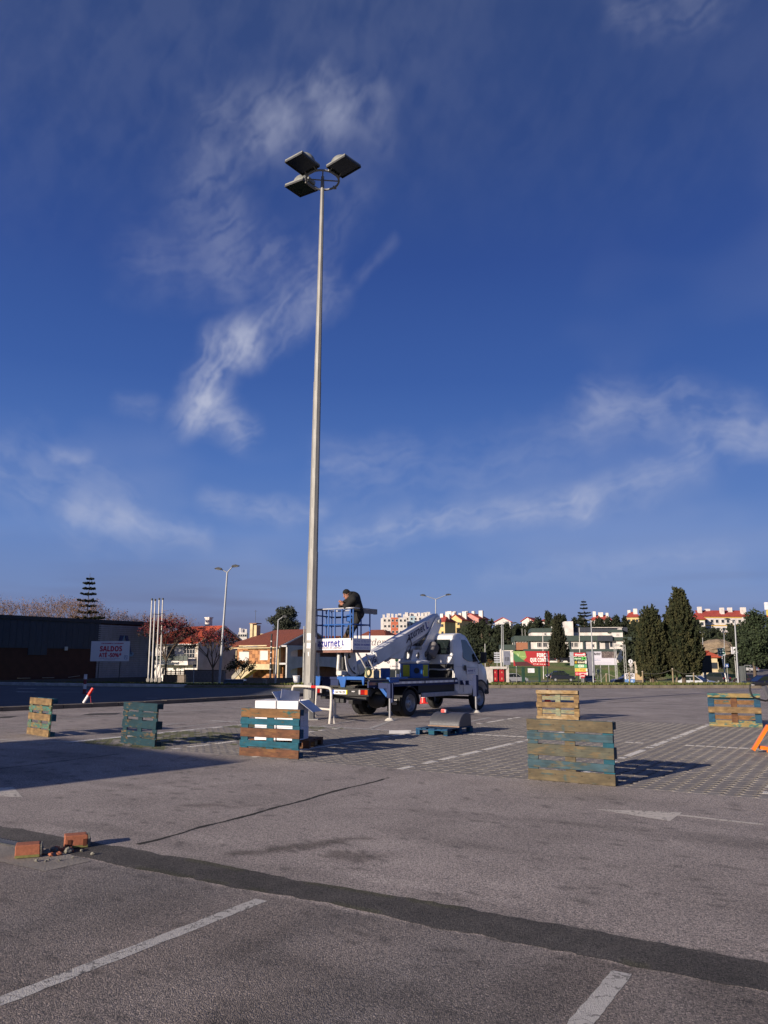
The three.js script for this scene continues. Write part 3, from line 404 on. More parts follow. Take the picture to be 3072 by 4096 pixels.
// ---------------------------------------------------------------- white cartons on the flat pallet
{
  const turn = -0.26, base = PAVE + 0.144, c = Math.cos(turn), s = Math.sin(turn), at = (x, y, z) => [-1.94 + x * c + z * s, base + y, -15.36 - x * s + z * c];
  const face = canvasMat(256, 160, (x, w, h) => { x.fillStyle = '#dcd9de'; x.fillRect(0, 0, w, h); x.fillStyle = '#8b8792'; for (let i = 0; i < 5; i++) x.fillRect(14, 26 + i * 13, i === 4 ? 74 : 34, 2); strokes(x, 14, 16, 60, 8, '#8b8792', 4); strokes(x, 100, 78, 40, 7, '#a5a1ac', 5); }, 0.75);
  const side = canvasMat(256, 128, (x, w, h) => { x.fillStyle = '#cbc9d2'; x.fillRect(0, 0, w, h); x.strokeStyle = x.fillStyle = '#6f6d7e'; x.lineWidth = 2; x.font = '16px sans-serif'; x.fillText('omp', 110, 48); x.beginPath(); x.ellipse(132, 74, 28, 6, 0, 0, 7); x.stroke(); x.beginPath(); x.moveTo(118, 92); x.lineTo(132, 108); x.lineTo(146, 92); x.moveTo(132, 108); x.lineTo(132, 120); x.stroke(); }, 0.75);
  const words = ['bottom', 'middle', 'top'];
  for (let k = 0; k < 3; k++) for (const j of [0, 1]) {
    const w = 0.42, h = 0.235, d = 0.56, open = k === 2 && j === 1, [px, py, pz] = at(j ? 0.235 : -0.21 + (k === 2 ? 0.0 : 0), k * (h + 0.004), (R() - 0.5) * 0.02);
    const t = thing('carton', open ? 'open white carton with its flaps folded out, on top of the right column' : `closed white carton at the ${words[k]} of the ${j ? 'right' : 'left'} carton column`, 'carton', [px, py, pz], turn + (R() - 0.5) * 0.03, 'white cartons on the pallet');
    if (!open) { part('case', rbox(w, h, d, 0.006, 0, h / 2, 0, 0, 0, 0, 1), M.carton, t); part('tape', box(0.05, 0.0015, d + 0.002, 0, h + 0.0005, 0), mat([0.5, 0.47, 0.42], 0.3), t); } else {
      const th = 0.006; part('case', [box(w, th, d, 0, th / 2, 0), box(w, h, th, 0, h / 2, d / 2 - th / 2), box(w, h, th, 0, h / 2, -d / 2 + th / 2), box(th, h, d - 2 * th, w / 2 - th / 2, h / 2, 0), box(th, h, d - 2 * th, -w / 2 + th / 2, h / 2, 0)], M.carton, t);
      const fl = (n, g, p, r) => { const m = part(n, g, M.carton, t); m.position.set(...p); m.rotation.set(...r); };
      fl('flap', box(0.34, 0.004, d * 0.98, 0.17, 0, 0), [w / 2, h, 0], [0, 0, -0.62]); fl('flap', box(0.46, 0.24, 0.004, 0.23, 0.12, 0), [-w / 2 + 0.01, h - 0.03, -d / 2 + 0.44], [0.0, 1.08, -0.12]); fl('flap', box(0.2, 0.004, d * 0.96, -0.1, 0, 0), [-w / 2, h, 0], [0, 0, -0.95]); fl('flap', box(w * 0.97, 0.004, 0.2, 0, 0, 0.1), [0, h - 0.001, d / 2 + 0.003], [1.5, 0, 0]);
    }
    if (!open) print('label', 0.4, 0.21, face, t, [0, h / 2, d / 2 + 0.002]); print('label', 0.5, 0.2, side, t, [w / 2 + 0.002, h / 2, 0], [0, Math.PI / 2, 0]);
  }
}
// ---------------------------------------------------------------- grey cover on the blue pallet, red block, steel angle
{
  const t = thing('plastic_cover', 'grey curved plastic cover lying on the flat blue pallet', 'cover', [1.50, PAVE + 0.144, -18.42], -0.585);
  const pr = []; for (let i = 0; i <= 14; i++) { const a = i / 14 * Math.PI / 2; pr.push([0.30 - 0.40 * (1 - Math.cos(a * 0.98)) - 0.0, 0.30 * Math.sin(a) ** 0.9]); } pr.push([-0.27, 0.27], [-0.30, 0.0]);
  const gm = mat([0.055, 0.056, 0.066], 0.45, { tex: 'streak', size: 0.6, bump: 0.003, bumpSize: 0.5 });
  part('shell', prism(pr, 0.78, 0.02).rotateY(-Math.PI / 2), gm, t); part('rim', box(0.8, 0.025, 0.03, 0, 0.014, 0.305), mat([0.2, 0.13, 0.09], 0.8, { tex: 'grain' }), t);
  for (const x of [-0.2, 0.18]) part('rib', bar([x, 0.05, 0.29], [x, 0.24, 0.16], 0.008), gm, t);
  const r = thing('reflector_block', 'small red and white block on top of the grey plastic cover', 'block', [1.36, PAVE + 0.144 + 0.296, -18.36], -0.5); part('body', rbox(0.12, 0.07, 0.09, 0.012, 0, 0.036, 0), mat([0.55, 0.45, 0.46], 0.4), r); part('reflector', rbox(0.085, 0.06, 0.012, 0.005, -0.01, 0.036, 0.046), M.redGlow, r); part('reflector', box(0.07, 0.006, 0.07, -0.01, 0.073, 0), M.redGlow, r);
  const a = thing('steel_angle', 'pale steel angle lying beside the flat blue pallet', 'metal profile', [0.36, PAVE, -18.15], 0.2); part('flange', box(0.5, 0.006, 0.2, 0, 0.003, -0.1), M.steel, a); part('web', box(0.5, 0.07, 0.006, 0, 0.035, 0.0), mat([0.5, 0.5, 0.52], 0.5), a);
}
// ---------------------------------------------------------------- orange pallet truck at the right edge
{
  const t = thing('pallet_truck', 'orange hand pallet truck with grey handle at the right edge', 'pallet truck', [6.98, PAVE, -14.25], 0.18);
  const o = M.orange; for (const z of [-0.19, 0.19]) { part('fork', [rbox(1.05, 0.055, 0.16, 0.012, 0.72, 0.085, z)], o, t); part('load_wheel', bar([1.1, 0.045, z - 0.05], [1.1, 0.045, z + 0.05], 0.04, 0.04, 14), M.rubber, t); }
  part('frame', [beam([-0.46, 0.045, 0.22], [-0.18, 0.47, 0.14], 0.075, 0.05), beam([-0.46, 0.045, -0.22], [-0.18, 0.47, -0.14], 0.075, 0.05), box(0.16, 0.07, 0.09, -0.40, 0.045, 0.265), box(0.6, 0.06, 0.5, -0.02, 0.09, 0), box(0.09, 0.42, 0.42, 0.16, 0.28, 0), box(0.3, 0.04, 0.3, -0.02, 0.47, 0)], o, t);
  part('pump', [bar([-0.1, 0.1, 0], [-0.1, 0.46, 0], 0.055), bar([-0.22, 0.2, 0], [0.0, 0.2, 0], 0.04)], M.darkMetal, t);
  for (const z of [-0.08, 0.08]) part('steer_wheel', bar([-0.14, 0.09, z - 0.03], [-0.14, 0.09, z + 0.03], 0.088, 0.088, 18), M.rubber, t);
  part('shaft', [beam([-0.02, 0.40, 0.02], [-0.33, 1.16, 0.05], 0.075, 0.055)], mat([0.12, 0.12, 0.14], 0.5, { metal: 0.2, tex: 'streak', size: 0.4 }), t);
  const h = part('handle', [tube([[0.03, 1.17, 0.06], [-0.16, 1.19, 0.06], [-0.235, 1.16, 0.06], [-0.24, 1.08, 0.06], [-0.20, 0.98, 0.06], [-0.08, 0.93, 0.06], [0.05, 0.90, 0.05]], 0.016, 48, 8), tube([[0.03, 1.17, 0.06], [0.22, 1.19, 0.06], [0.295, 1.16, 0.06], [0.30, 1.08, 0.06], [0.26, 0.98, 0.06], [0.14, 0.93, 0.06], [0.05, 0.90, 0.05]], 0.016, 48, 8), rbox(0.50, 0.055, 0.05, 0.024, 0.03, 1.19, 0.06)], M.black, t); h.position.x = -0.37; part('lever', rbox(0.05, 0.015, 0.03, 0.006, -0.2, 1.175, 0.09), mat([0.5, 0.5, 0.5], 0.4), h);
}
// ---------------------------------------------------------------- bricks and rubble, slab, drain
{
  flat('concrete_slab', [lot(-1.7, -6.42), lot(0.62, -6.42), lot(0.66, -6.02), lot(0.3, -5.97), lot(-0.3, -5.99), lot(-1.7, -5.98)], 0.003, mat([0.235, 0.21, 0.185], 0.95, { tex: 'blotch', size: 0.9, bump: 0.004, bumpSize: 0.4 }));
  const dr = thing('drain_grate', 'dark slotted drain grate in the slab by the bricks', 'drain grate', [-3.52, 0.0035, -7.56], -0.5493); part('frame', [box(0.9, 0.012, 0.012, 0, 0.006, 0.05), box(0.9, 0.012, 0.012, 0, 0.006, -0.05), box(0.88, 0.002, 0.09, 0, 0.001, 0)], M.darkMetal, dr); for (let i = 0; i < 22; i++) part('bar', box(0.014, 0.01, 0.1, -0.42 + i * 0.04, 0.007, 0), M.steel, dr);
  const face = mat([0.31, 0.105, 0.055], 0.85, { tex: 'grain', size: 0.25, bump: 0.004, bumpSize: 0.1 }), mortar = mat([0.2, 0.19, 0.16], 1, { tex: 'grain', size: 0.2, bump: 0.006, bumpSize: 0.1 }), green = mat([0.16, 0.15, 0.05], 1, { tex: 'grain', size: 0.2 });
  const chunk = (label, x, z, turn, w, h, d, hollow) => { const t = thing('broken_brick', label, 'brick', [x, 0.006, z], turn, 'broken bricks on the slab'); const g = rbox(w, h, d, 0.008, 0, h / 2, 0, 0, 0, 0, 4), p = g.attributes.position; for (let i = 0; i < p.count; i++) { const k = p.getX(i) > w * 0.3 ? 0.02 : 0.003; p.setXYZ(i, p.getX(i) + (fbm(p.getY(i) * 40, p.getZ(i) * 40 + i % 1, 3) - 0.5) * k * 2, p.getY(i), p.getZ(i) + (hash2(Math.round(p.getX(i) * 90), Math.round(p.getY(i) * 90)) - 0.5) * 0.004); } g.computeVertexNormals(); part('brick_body', g, face, t); part('mortar', [rbox(0.02, h * 0.96, d * 0.94, 0.006, w / 2 + 0.006, h * 0.48, 0), rbox(0.014, h * 0.5, d * 0.5, 0.006, w / 2 + 0.018, h * 0.4, 0.01)], mortar, t); part('moss_edge', [box(w * 0.98, 0.02, 0.006, 0, 0.012, d / 2 + 0.001)], green, t); if (hollow) for (const q of [-0.3, 0.36]) part('cell_hole', box(0.03, h * 0.55, 0.006, q * w, h * 0.4, d / 2 + 0.002), mat([0.1, 0.03, 0.015], 1), t); return t; };
  chunk('orange broken brick with a clean face, left of the two on the slab', -2.97, -6.98, 0.35, 0.19, 0.10, 0.14, false); chunk('pinkish broken brick with two cells open, right of the two on the slab', -2.70, -7.32, 0.42, 0.19, 0.105, 0.13, true);
  const frag = rng(5), fm = [face, mortar, face]; for (let i = 0; i < 16; i++) { const q = i < 9, x = q ? lerp(-2.86, -2.66, frag()) : lerp(-2.95, -2.35, frag()), z = q ? lerp(-7.16, -6.98, frag()) : lerp(-7.15, -6.75, frag()), s = q ? 0.016 + 0.02 * frag() : 0.007 + 0.008 * frag(); const g = new THREE.IcosahedronGeometry(s, 1), p = g.attributes.position; for (let k = 0; k < p.count; k++) { const h = 0.7 + 0.6 * hash2(Math.round(p.getX(k) * 3e3 + i), Math.round(p.getY(k) * 3e3) + Math.round(p.getZ(k) * 3e3)); p.setXYZ(k, p.getX(k) * h * 1.3, p.getY(k) * h * 0.8, p.getZ(k) * h); } g.computeVertexNormals(); const m = part('rubble_piece', g, q ? fm[i % 3] : mortar); m.position.set(x, 0.006 + s * 0.45, z); m.rotation.y = frag() * 6; tag(m, q ? 'small crumb of orange rubble between the two broken bricks' : 'tiny pale mortar crumb scattered on the slab beside the bricks', 'rubble', q ? 'orange rubble between the bricks' : 'mortar crumbs on the slab'); }
}
// ---------------------------------------------------------------- floodlight mast
{
  const z = -22.7, t = thing('light_mast', 'tall grey octagonal floodlight mast with three lamps in front of the lorry', 'light mast', [-2.1, 0, z], Math.PI / 8), top = 16.69;
  t.rotation.order = 'ZYX'; t.rotation.z = -0.0085; t.rotation.y = 0.1;
  const oct = (r0, r1, y0, y1) => { const g = new THREE.CylinderGeometry(r1, r0, y1 - y0, 8, 1).toNonIndexed(); g.computeVertexNormals(); return g.translate(0, (y0 + y1) / 2, 0); };
  part('lower_section', oct(0.172, 0.146, 0, 4.72), M.galv, t); part('middle_section', oct(0.137, 0.114, 4.70, 9.9), M.galv, t); part('upper_section', oct(0.106, 0.056, 9.88, top - 0.1), M.galv, t);
  part('base_plate', box(0.5, 0.03, 0.5, 0, 0.015, 0), M.steel, t); part('hatch', rbox(0.1, 0.42, 0.012, 0.004, 0.0, 0.8, 0.158, 0, 0, 0), M.steel, t);
  const ap = 0.93; const pap = mat([0.62, 0.6, 0.62], 0.8, { tex: 'grain', size: 0.3 }), notice = (a, y, w, h, tilt) => { const rr = (0.172 - 0.026 * y / 4.72) * 0.924 + 0.003, m = part('paper_notice', box(w, h, 0.003), pap, t); m.position.set(Math.sin(a) * rr, y, Math.cos(a) * rr); m.rotation.set(0, a, tilt); };
  notice(-0.393, 2.28, 0.125, 0.2, 0.02); notice(-0.393, 2.03, 0.125, 0.15, -0.03); notice(-0.39, 1.80, 0.035, 0.12, 0.15); notice(1.178, 2.75, 0.09, 0.2, 0); notice(1.178, 2.2, 0.08, 0.16, 0.1);
  // crown: ring, spokes and three of four floodlights
  const y = top - 0.02, cr = part('crown', [new THREE.TorusGeometry(0.52, 0.035, 10, 48).rotateX(Math.PI / 2).translate(0, y, 0), bar([-0.52, y, 0], [0.52, y, 0], 0.022), bar([0, y, -0.52], [0, y, 0.52], 0.022), bar([0, y - 0.28, 0], [0, y + 0.12, 0], 0.062, 0.05, 12)], mat([0.2, 0.2, 0.205], 0.55, { metal: 0.2, tex: 'grain', size: 0.4 }), t);
  part('spare_bracket', [box(0.12, 0.05, 0.12, 0.40, y + 0.03, -0.40)], M.galv, t);
  const house = mat([0.22, 0.225, 0.21], 0.55, { tex: 'blotch', size: 0.5 }), lens = new THREE.MeshPhysicalMaterial({ color: new THREE.Color().setRGB(0.02, 0.022, 0.02), roughness: 0.12, clearcoat: 1 });
  for (const [a, tl] of [[-0.77, 0.04], [0.76, 0.04], [-2.32, 0.08]]) { // azimuth from the camera side
    const f = new THREE.Group(); f.name = 'floodlight'; f.rotation.order = 'YXZ'; f.rotation.y = a; f.position.set(Math.sin(a) * 0.56, y + 0.1, Math.cos(a) * 0.56); t.add(f);
    const h = new THREE.Group(); h.name = 'lamp_head'; h.rotation.x = -tl; f.add(h);
    // local z runs outwards; the lit face looks down
    const dome = new THREE.SphereGeometry(1, 24, 10, 0, 2 * Math.PI, 0, Math.PI / 2).scale(0.35, 0.33, 0.34).translate(0, 0.02, 0.27);
    part('housing', [rbox(0.74, 0.07, 0.80, 0.02, 0, 0, 0.36), dome, rbox(0.34, 0.12, 0.16, 0.02, 0, 0.07, -0.02)], house, h); part('visor', [box(0.74, 0.06, 0.012, 0, -0.05, 0.755), box(0.012, 0.06, 0.78, 0.364, -0.05, 0.36), box(0.012, 0.06, 0.78, -0.364, -0.05, 0.36), box(0.74, 0.06, 0.012, 0, -0.05, -0.03)], M.darkMetal, h); part('lens', box(0.70, 0.006, 0.75, 0, -0.038, 0.36), lens, h);
    part('bracket', [beam([-0.2, -0.1, -0.06], [-0.2, 0.03, 0.1], 0.03, 0.05), beam([0.2, -0.1, -0.06], [0.2, 0.03, 0.1], 0.03, 0.05), box(0.5, 0.05, 0.05, 0, -0.10, -0.05)], M.galv, f);
  }
}
// ---------------------------------------------------------------- tubular barrier by the mast
{
  const t = thing('pedestrian_barrier', 'white tubular barrier with a red band in front of the mast', 'barrier', [0, 0, 0]), w = mat([0.50, 0.47, 0.43], 0.55, { tex: 'grain', size: 0.5 }), A = [-2.58, -22.75], B = [-1.38, -21.12], at = (k, y, o = 0) => [lerp(A[0], B[0], k) + 0.8 * o, y, lerp(A[1], B[1], k) - 0.6 * o];
  part('frame', tube([at(0.03, 0.0), at(0.02, 0.5), at(0.0, 0.80), at(0.03, 0.9), at(0.1, 0.92), at(0.55, 0.92), at(0.9, 0.915), at(0.98, 0.88), at(1, 0.78), at(1.0, 0.45), at(0.97, 0.0)], 0.036, 90, 10), w, t);
  part('lower_rail', bar(at(0.02, 0.36), at(0.99, 0.36), 0.03), w, t); part('leg', bar(at(0.99, 0.75), at(0.985, 0.0, 0.13), 0.024), w, t); part('leg', bar(at(0.02, 0.7), at(0.04, 0.0, 0.13), 0.024), w, t); part('post', bar(at(0.64, 0.9), at(0.62, 0.36), 0.025), w, t);
  part('red_band', bar(at(0.52, 0.92), at(0.64, 0.92), 0.0385, 0.0385, 12), M.red, t);
}
// ---------------------------------------------------------------- cones, posts by the road
function cone(label, x, z, h) { const t = thing('traffic_cone', label, 'traffic cone', [x, 0, z], 0.4); part('cone_body', new THREE.CylinderGeometry(0.03 * h / 0.5, 0.13 * h / 0.5, h, 20).translate(0, h / 2 + 0.03, 0), M.redGlow, t); part('stripe', new THREE.CylinderGeometry(0.068 * h / 0.5, 0.092 * h / 0.5, h * 0.22, 20).translate(0, h * 0.5 + 0.03, 0), mat([0.75, 0.72, 0.7], 0.4), t); part('base', rbox(0.34 * h / 0.5, 0.035, 0.34 * h / 0.5, 0.012, 0, 0.018, 0), M.redGlow, t); }
cone('red traffic cone glimpsed under the lorry between its wheels', 1.52, -31.2, 0.5); cone('red traffic cone behind the bare wood pallet', 6.05, -29.9, 0.55);
{
  const t = thing('striped_post', 'short post striped white and dark red on the dark road', 'bollard', [-14.9,0,-40.16], 0); for (let i = 0; i < 4; i++) part('stripe', new THREE.CylinderGeometry(0.078, 0.078, 0.24, 16).translate(0, 0.12 + i * 0.24, 0), i % 2 ? mat([0.6, 0.58, 0.58], 0.5, { tex: 'grain' }) : mat([0.16, 0.02, 0.025], 0.5, { tex: 'grain' }), t); part('base', new THREE.CylinderGeometry(0.13, 0.15, 0.03, 16).translate(0, 0.015, 0), M.black, t);
  const r = thing('leaning_post', 'bright red and white marker post leaning over behind the road kerb', 'marker post', [-10.8, 0.13, -29.1], 0); const q = (y) => [y * 0.58, y, 0]; part('red_sleeve', bar(q(0.26), q(0.52), 0.055, 0.05, 14), M.redGlow, r); part('white_sleeve', bar(q(0.0), q(0.265), 0.052, 0.052, 14), mat([0.7, 0.66, 0.64], 0.4), r); part('strap', tube([q(0.35), [0.24, 0.15, 0], [0.27, 0, 0.02]], 0.008, 12, 6), M.red, r);
}

// ---------------------------------------------------------------- lorry with lifting platform; local x runs forward, z to its right
const DECK_ANG = THREE.MathUtils.degToRad(52.5);
{
  const t = thing('platform_lorry', 'white and blue flatbed lorry with a folded lifting boom and platform', 'lorry', [-1.21, 0, -22.88], DECK_ANG);
  const grp = (name, parent = t) => { const g = new THREE.Group(); g.name = name; parent.add(g); return g; };
  const wheel = (name, a, b0, w, out, hub) => { // one tyre, its outer face at b0 + w * out / 2
    const g = grp(name); g.position.set(a, 0.39, b0); const pts = [[0.25, -w / 2], [0.33, -w / 2], [0.375, -w / 2 + 0.02], [0.39, -w / 2 + 0.05], [0.39, w / 2 - 0.05], [0.375, w / 2 - 0.02], [0.33, w / 2], [0.25, w / 2]].map(([r, y]) => new THREE.Vector2(r, y));
    part('tyre', new THREE.LatheGeometry(pts, 36).rotateX(Math.PI / 2), M.rubber, g);
    const dish = hub ? [[0.02, 0.0], [0.07, 0.0], [0.09, -0.03], [0.15, -0.06], [0.2, -0.05], [0.235, 0.01], [0.255, 0.0], [0.255, -0.15]] : [[0.02, -0.03], [0.08, -0.02], [0.1, -0.09], [0.19, -0.11], [0.22, -0.08], [0.24, 0.0], [0.255, 0.0], [0.255, -0.15]];
    part('rim', new THREE.LatheGeometry(dish.map(([r, y]) => new THREE.Vector2(r, y)), 32).rotateX(Math.PI / 2).translate(0, 0, w / 2).rotateY(out > 0 ? 0 : Math.PI), M.rim, g);
    if (hub !== 2) for (let i = 0; i < 6; i++) part('wheel_nut', bar([0.13 * Math.cos(i * 1.047), 0.13 * Math.sin(i * 1.047), out * (w / 2 - 0.09)], [0.13 * Math.cos(i * 1.047), 0.13 * Math.sin(i * 1.047), out * (w / 2 - 0.03)], 0.014, 0.014, 6), M.rim, g);
  };
  wheel('rear_wheel', 1.98, 0.87, 0.23, 1, 0); wheel('rear_wheel', 1.98, 0.60, 0.23, 1, 2); wheel('rear_wheel', 1.98, -0.60, 0.23, -1, 2); wheel('rear_wheel', 1.98, -0.87, 0.23, -1, 0); wheel('front_wheel', 6.01, 0.84, 0.23, 1, 1); wheel('front_wheel', 6.01, -0.84, 0.23, -1, 1);
  part('chassis', [box(5.9, 0.2, 0.09, 3.1, 0.7, 0.42), box(5.9, 0.2, 0.09, 3.1, 0.7, -0.42), box(0.1, 0.16, 0.8, 0.5, 0.7, 0), box(0.1, 0.16, 0.8, 2.9, 0.7, 0), bar([1.98, 0.39, -0.85], [1.98, 0.39, 0.85], 0.06), bar([6.01, 0.39, -0.8], [6.01, 0.39, 0.8], 0.05), new THREE.SphereGeometry(0.17, 14, 10).translate(1.95, 0.40, 0.0), beam([1.3, 0.5, 0.45], [2.7, 0.52, 0.45], 0.08, 0.05), beam([1.3, 0.5, -0.45], [2.7, 0.52, -0.45], 0.08, 0.05), box(0.7, 0.3, 0.5, 3.4, 0.6, -0.6), rbox(1.7, 0.28, 0.42, 0.04, 3.5, 0.74, 0.72)], M.black, t);
  part('diff_housing', [new THREE.SphereGeometry(0.24, 16, 12).scale(1.2, 1, 1).translate(1.05, 0.5, 0.45)], M.black, t);
  // rear end: light bar, lamps, plate
  part('rear_bar', [box(0.12, 0.2, 2.04, 0.02, 0.75, 0), box(0.06, 0.05, 0.95, -0.06, 0.90, 0.1), box(0.1, 0.1, 1.7, 0.12, 0.58, 0)], M.black, t);
  const lamp = (b) => { const g = grp('tail_lamp'); g.position.set(-0.045, 0.755, b); const s = Math.sign(b); part('lamp_body', rbox(0.03, 0.15, 0.40, 0.01), M.black, g); part('brake_lens', rbox(0.02, 0.13, 0.15, 0.008, -0.02, 0, 0.01), new THREE.MeshPhysicalMaterial({ color: 0x8c0505, roughness: 0.25, clearcoat: 1 }), g); part('indicator_lens', rbox(0.02, 0.13, 0.10, 0.008, -0.02, 0, s * 0.135), new THREE.MeshPhysicalMaterial({ color: 0xc04408, roughness: 0.25, clearcoat: 1 }), g); part('reverse_lens', rbox(0.02, 0.13, 0.06, 0.008, -0.02, 0, -s * 0.10), mat([0.4, 0.37, 0.36], 0.25), g); };
  lamp(0.82); lamp(-0.82);
  const plate = canvasMat(256, 54, (x, w, h) => { x.fillStyle = '#e4e4e6'; x.fillRect(0, 0, w, h); x.fillStyle = '#1d49b0'; x.fillRect(0, 0, 24, h); x.fillStyle = '#d8c23a'; x.fillRect(234, 0, 22, h); x.fillStyle = '#fff'; x.font = 'bold 16px sans-serif'; x.fillText('P', 7, 46); fitText(x, '34·TN·29', 130, 29, 200, 'bold $px sans-serif', 42, '#16161c'); }, 0.4);
  print('number_plate', 0.54, 0.115, plate, t, [-0.062, 0.745, 0.0], [0, -Math.PI / 2, 0]);
  const logoText = (s) => canvasMat(256, 48, (x, w, h) => { x.fillStyle = '#0c0c0e'; x.fillRect(0, 0, w, h); fitText(x, s, 128, 25, 230, 'bold italic $px sans-serif', 34, '#d8d8dc'); }, 0.5);
  print('maker_lettering', 0.3, 0.06, logoText('IVECO'), t, [-0.043, 0.77, -0.47], [0, -Math.PI / 2, 0]); print('maker_lettering', 0.3, 0.06, logoText('DAILY'), t, [-0.043, 0.77, 0.47], [0, -Math.PI / 2, 0]);
  part('tow_jaw', [rbox(0.14, 0.12, 0.3, 0.02, 0.05, 0.5, -0.05), bar([-0.05, 0.46, -0.05], [-0.05, 0.56, -0.05], 0.02)], M.darkMetal, t);
  // deck
  const dk = grp('deck'); part('deck_plate', box(4.35, 0.05, 1.9, 2.22, 1.06, 0), M.darkMetal, dk); part('side_rail', box(4.6, 0.17, 0.05, 2.26, 0.965, 1.0), M.navy, dk); part('side_rail', box(4.6, 0.17, 0.05, 2.26, 0.965, -1.0), M.navy, dk);
  const stripe = canvasMat(512, 16, (x, w, h) => { for (let i = 0; i < 24; i++) { x.fillStyle = i % 2 ? '#ece8e2' : '#d6d0c8'; x.fillRect(i * w / 24, 0, w / 24, h); } for (const k of [0.46, 0.94]) { x.fillStyle = '#3a2a18'; x.fillRect(k * w, 0, 8, h); } }, 0.5), warn = canvasMat(256, 32, (x, w, h) => { const c = ['#a06a58', '#b08468', '#7c6a4c', '#ad8c70', '#74906c', '#8fa070']; c.forEach((q, i) => { x.fillStyle = q; x.fillRect(i * w / 6, 0, w / 6 + 1, h); }); x.fillStyle = '#3a2a20'; x.beginPath(); x.arc(w * 0.62, 16, 9, 0, 7); x.fill(); }, 0.5);
  print('reflective_strip', 3.45, 0.065, stripe, dk, [2.8, 0.985, 1.028]); print('warning_strip', 0.92, 0.075, warn, dk, [0.42, 0.985, 1.028]);
  part('deck_edge', [box(4.5, 0.03, 0.07, 2.25, 1.068, 0.99)], M.darkMetal, dk);
  part('blue_valance', [box(0.9, 0.05, 0.1, 1.32, 1.12, 1.0), box(0.45, 0.09, 0.06, 1.1, 1.04, 1.03)], M.blue, dk);
  // blue rear gussets and box beam
  for (const [b0, b1] of [[-0.98, -0.66], [-0.04, 0.30], [0.30, 0.9]]) { const g = prism(b1 - b0 > 0.5 ? [[b0, 1.09], [b1, 1.09], [b1, 1.18], [b0, 1.18]] : [[b0 + 0.14, 0.88], [b1 - 0.06, 0.88], [b1, 1.18], [b0, 1.18], [b0, 1.10], [b0 + 0.06, 1.09]], 0.05, 0.006); part('gusset', g.rotateY(-Math.PI / 2).translate(-0.12, 0, 0), M.blue, dk); }
  part('gusset', prism([[0.84, 1.18], [0.96, 1.18], [0.93, 0.95], [0.9, 0.95]], 0.05, 0.005).rotateY(-Math.PI / 2).translate(-0.13, 0, 0), M.blue, dk);
  part('rear_beam', [box(0.5, 0.27, 0.62, 0.18, 1.02, -0.36), box(0.1, 0.06, 1.9, -0.05, 1.13, 0)], M.navy, dk);
  // outriggers
  const leg = (a, b, top, knee, from) => { const g = grp('outrigger'); g.position.set(a, 0, b); part('sleeve', rbox(0.13, top - knee, 0.13, 0.012, 0, (top + knee) / 2, 0), M.navy, g); part('ram', bar([0, 0.05, 0], [0, knee + 0.02, 0], 0.032, 0.032, 14), mat([0.5, 0.5, 0.52], 0.25, { metal: 0.7 }), g); part('foot', new THREE.CylinderGeometry(0.07, 0.15, 0.07, 20).translate(0, 0.035, 0), mat([0.5, 0.47, 0.42], 0.8, { tex: 'grain' }), g); if (from) part('arm', from, M.navy, g); };
  leg(0.4, 1.42, 1.0, 0.6, [box(0.14, 0.15, 0.5, 0, 0.93, -0.27), prism([[-0.5, 0.94], [0.0, 0.6], [0.0, 0.45], [0.1, 0.5], [0.1, 1.0], [-0.4, 1.0]].map(([x, y]) => [x, y]), 0.05).rotateY(-Math.PI / 2).translate(0.03, 0.0, 0)]);
  part('outrigger_brace', beam([0.37, 0.97, 1.04], [0.37, 0.66, 1.36], 0.05, 0.09), M.blue, t);
  leg(0.38, -0.55, 0.9, 0.56); leg(4.82, 1.52, 1.17, 0.5, [box(0.12, 0.14, 1.0, 0, 0.92, -0.5)]); leg(4.82, -1.52, 1.17, 0.5, [box(0.12, 0.14, 1.0, 0, 0.92, 0.5)]); leg(0.4, -1.42, 1.0, 0.6, [box(0.14, 0.15, 0.5, 0, 0.93, 0.27)]);
  // side guard, mudguard, flap
  part('side_guard', [rbox(2.0, 0.13, 0.05, 0.015, 3.5, 0.60, 1.02)], mat([0.28, 0.28, 0.31], 0.5, { metal: 0.2, tex: 'streak', size: 0.6 }), t); part('side_panel', box(2.1, 0.24, 0.03, 3.5, 0.78, 0.93), M.black, t);
  const arc = (r0, r1, n = 18) => { const p = []; for (let i = 0; i <= n; i++) { const a = i / n * Math.PI * 1.1 - 0.15; p.push([r1 * Math.cos(a), r1 * Math.sin(a)]); } for (let i = n; i >= 0; i--) { const a = i / n * Math.PI * 1.1 - 0.15; p.push([r0 * Math.cos(a), r0 * Math.sin(a)]); } return p; };
  for (const b of [0.74, -0.74]) part('mudguard', prism(arc(0.45, 0.47), 0.52).translate(1.98, 0.40, b), M.black, t);
  part('mudflap', box(0.02, 0.42, 0.46, 1.46, 0.38, 0.76), M.black, t); print('mudflap_lettering', 0.36, 0.2, canvasMat(128, 72, (x, w, h) => { x.fillStyle = '#0b0b0c'; x.fillRect(0, 0, w, h); fitText(x, '4x4', 74, 20, 90, 'bold $px sans-serif', 30, '#d0ccc6'); fitText(x, 'DIO', 70, 54, 90, 'bold $px sans-serif', 32, '#c9c5c0'); }, 0.8), t, [1.448, 0.44, 0.78], [0, -Math.PI / 2, 0]);
  // cab
  const cab = grp('cab'), inset = (h) => 1 - 0.13 * clamp((h - 1.45) / 1.05) ** 1.2, taper = (g) => { const p = g.attributes.position; for (let i = 0; i < p.count; i++) { const x = p.getX(i), y = p.getY(i); p.setZ(i, p.getZ(i) * inset(y) * (x > 6.1 ? 1 - 0.10 * ((x - 6.1) / 0.55) ** 2 : 1)); } g.computeVertexNormals(); return g; };
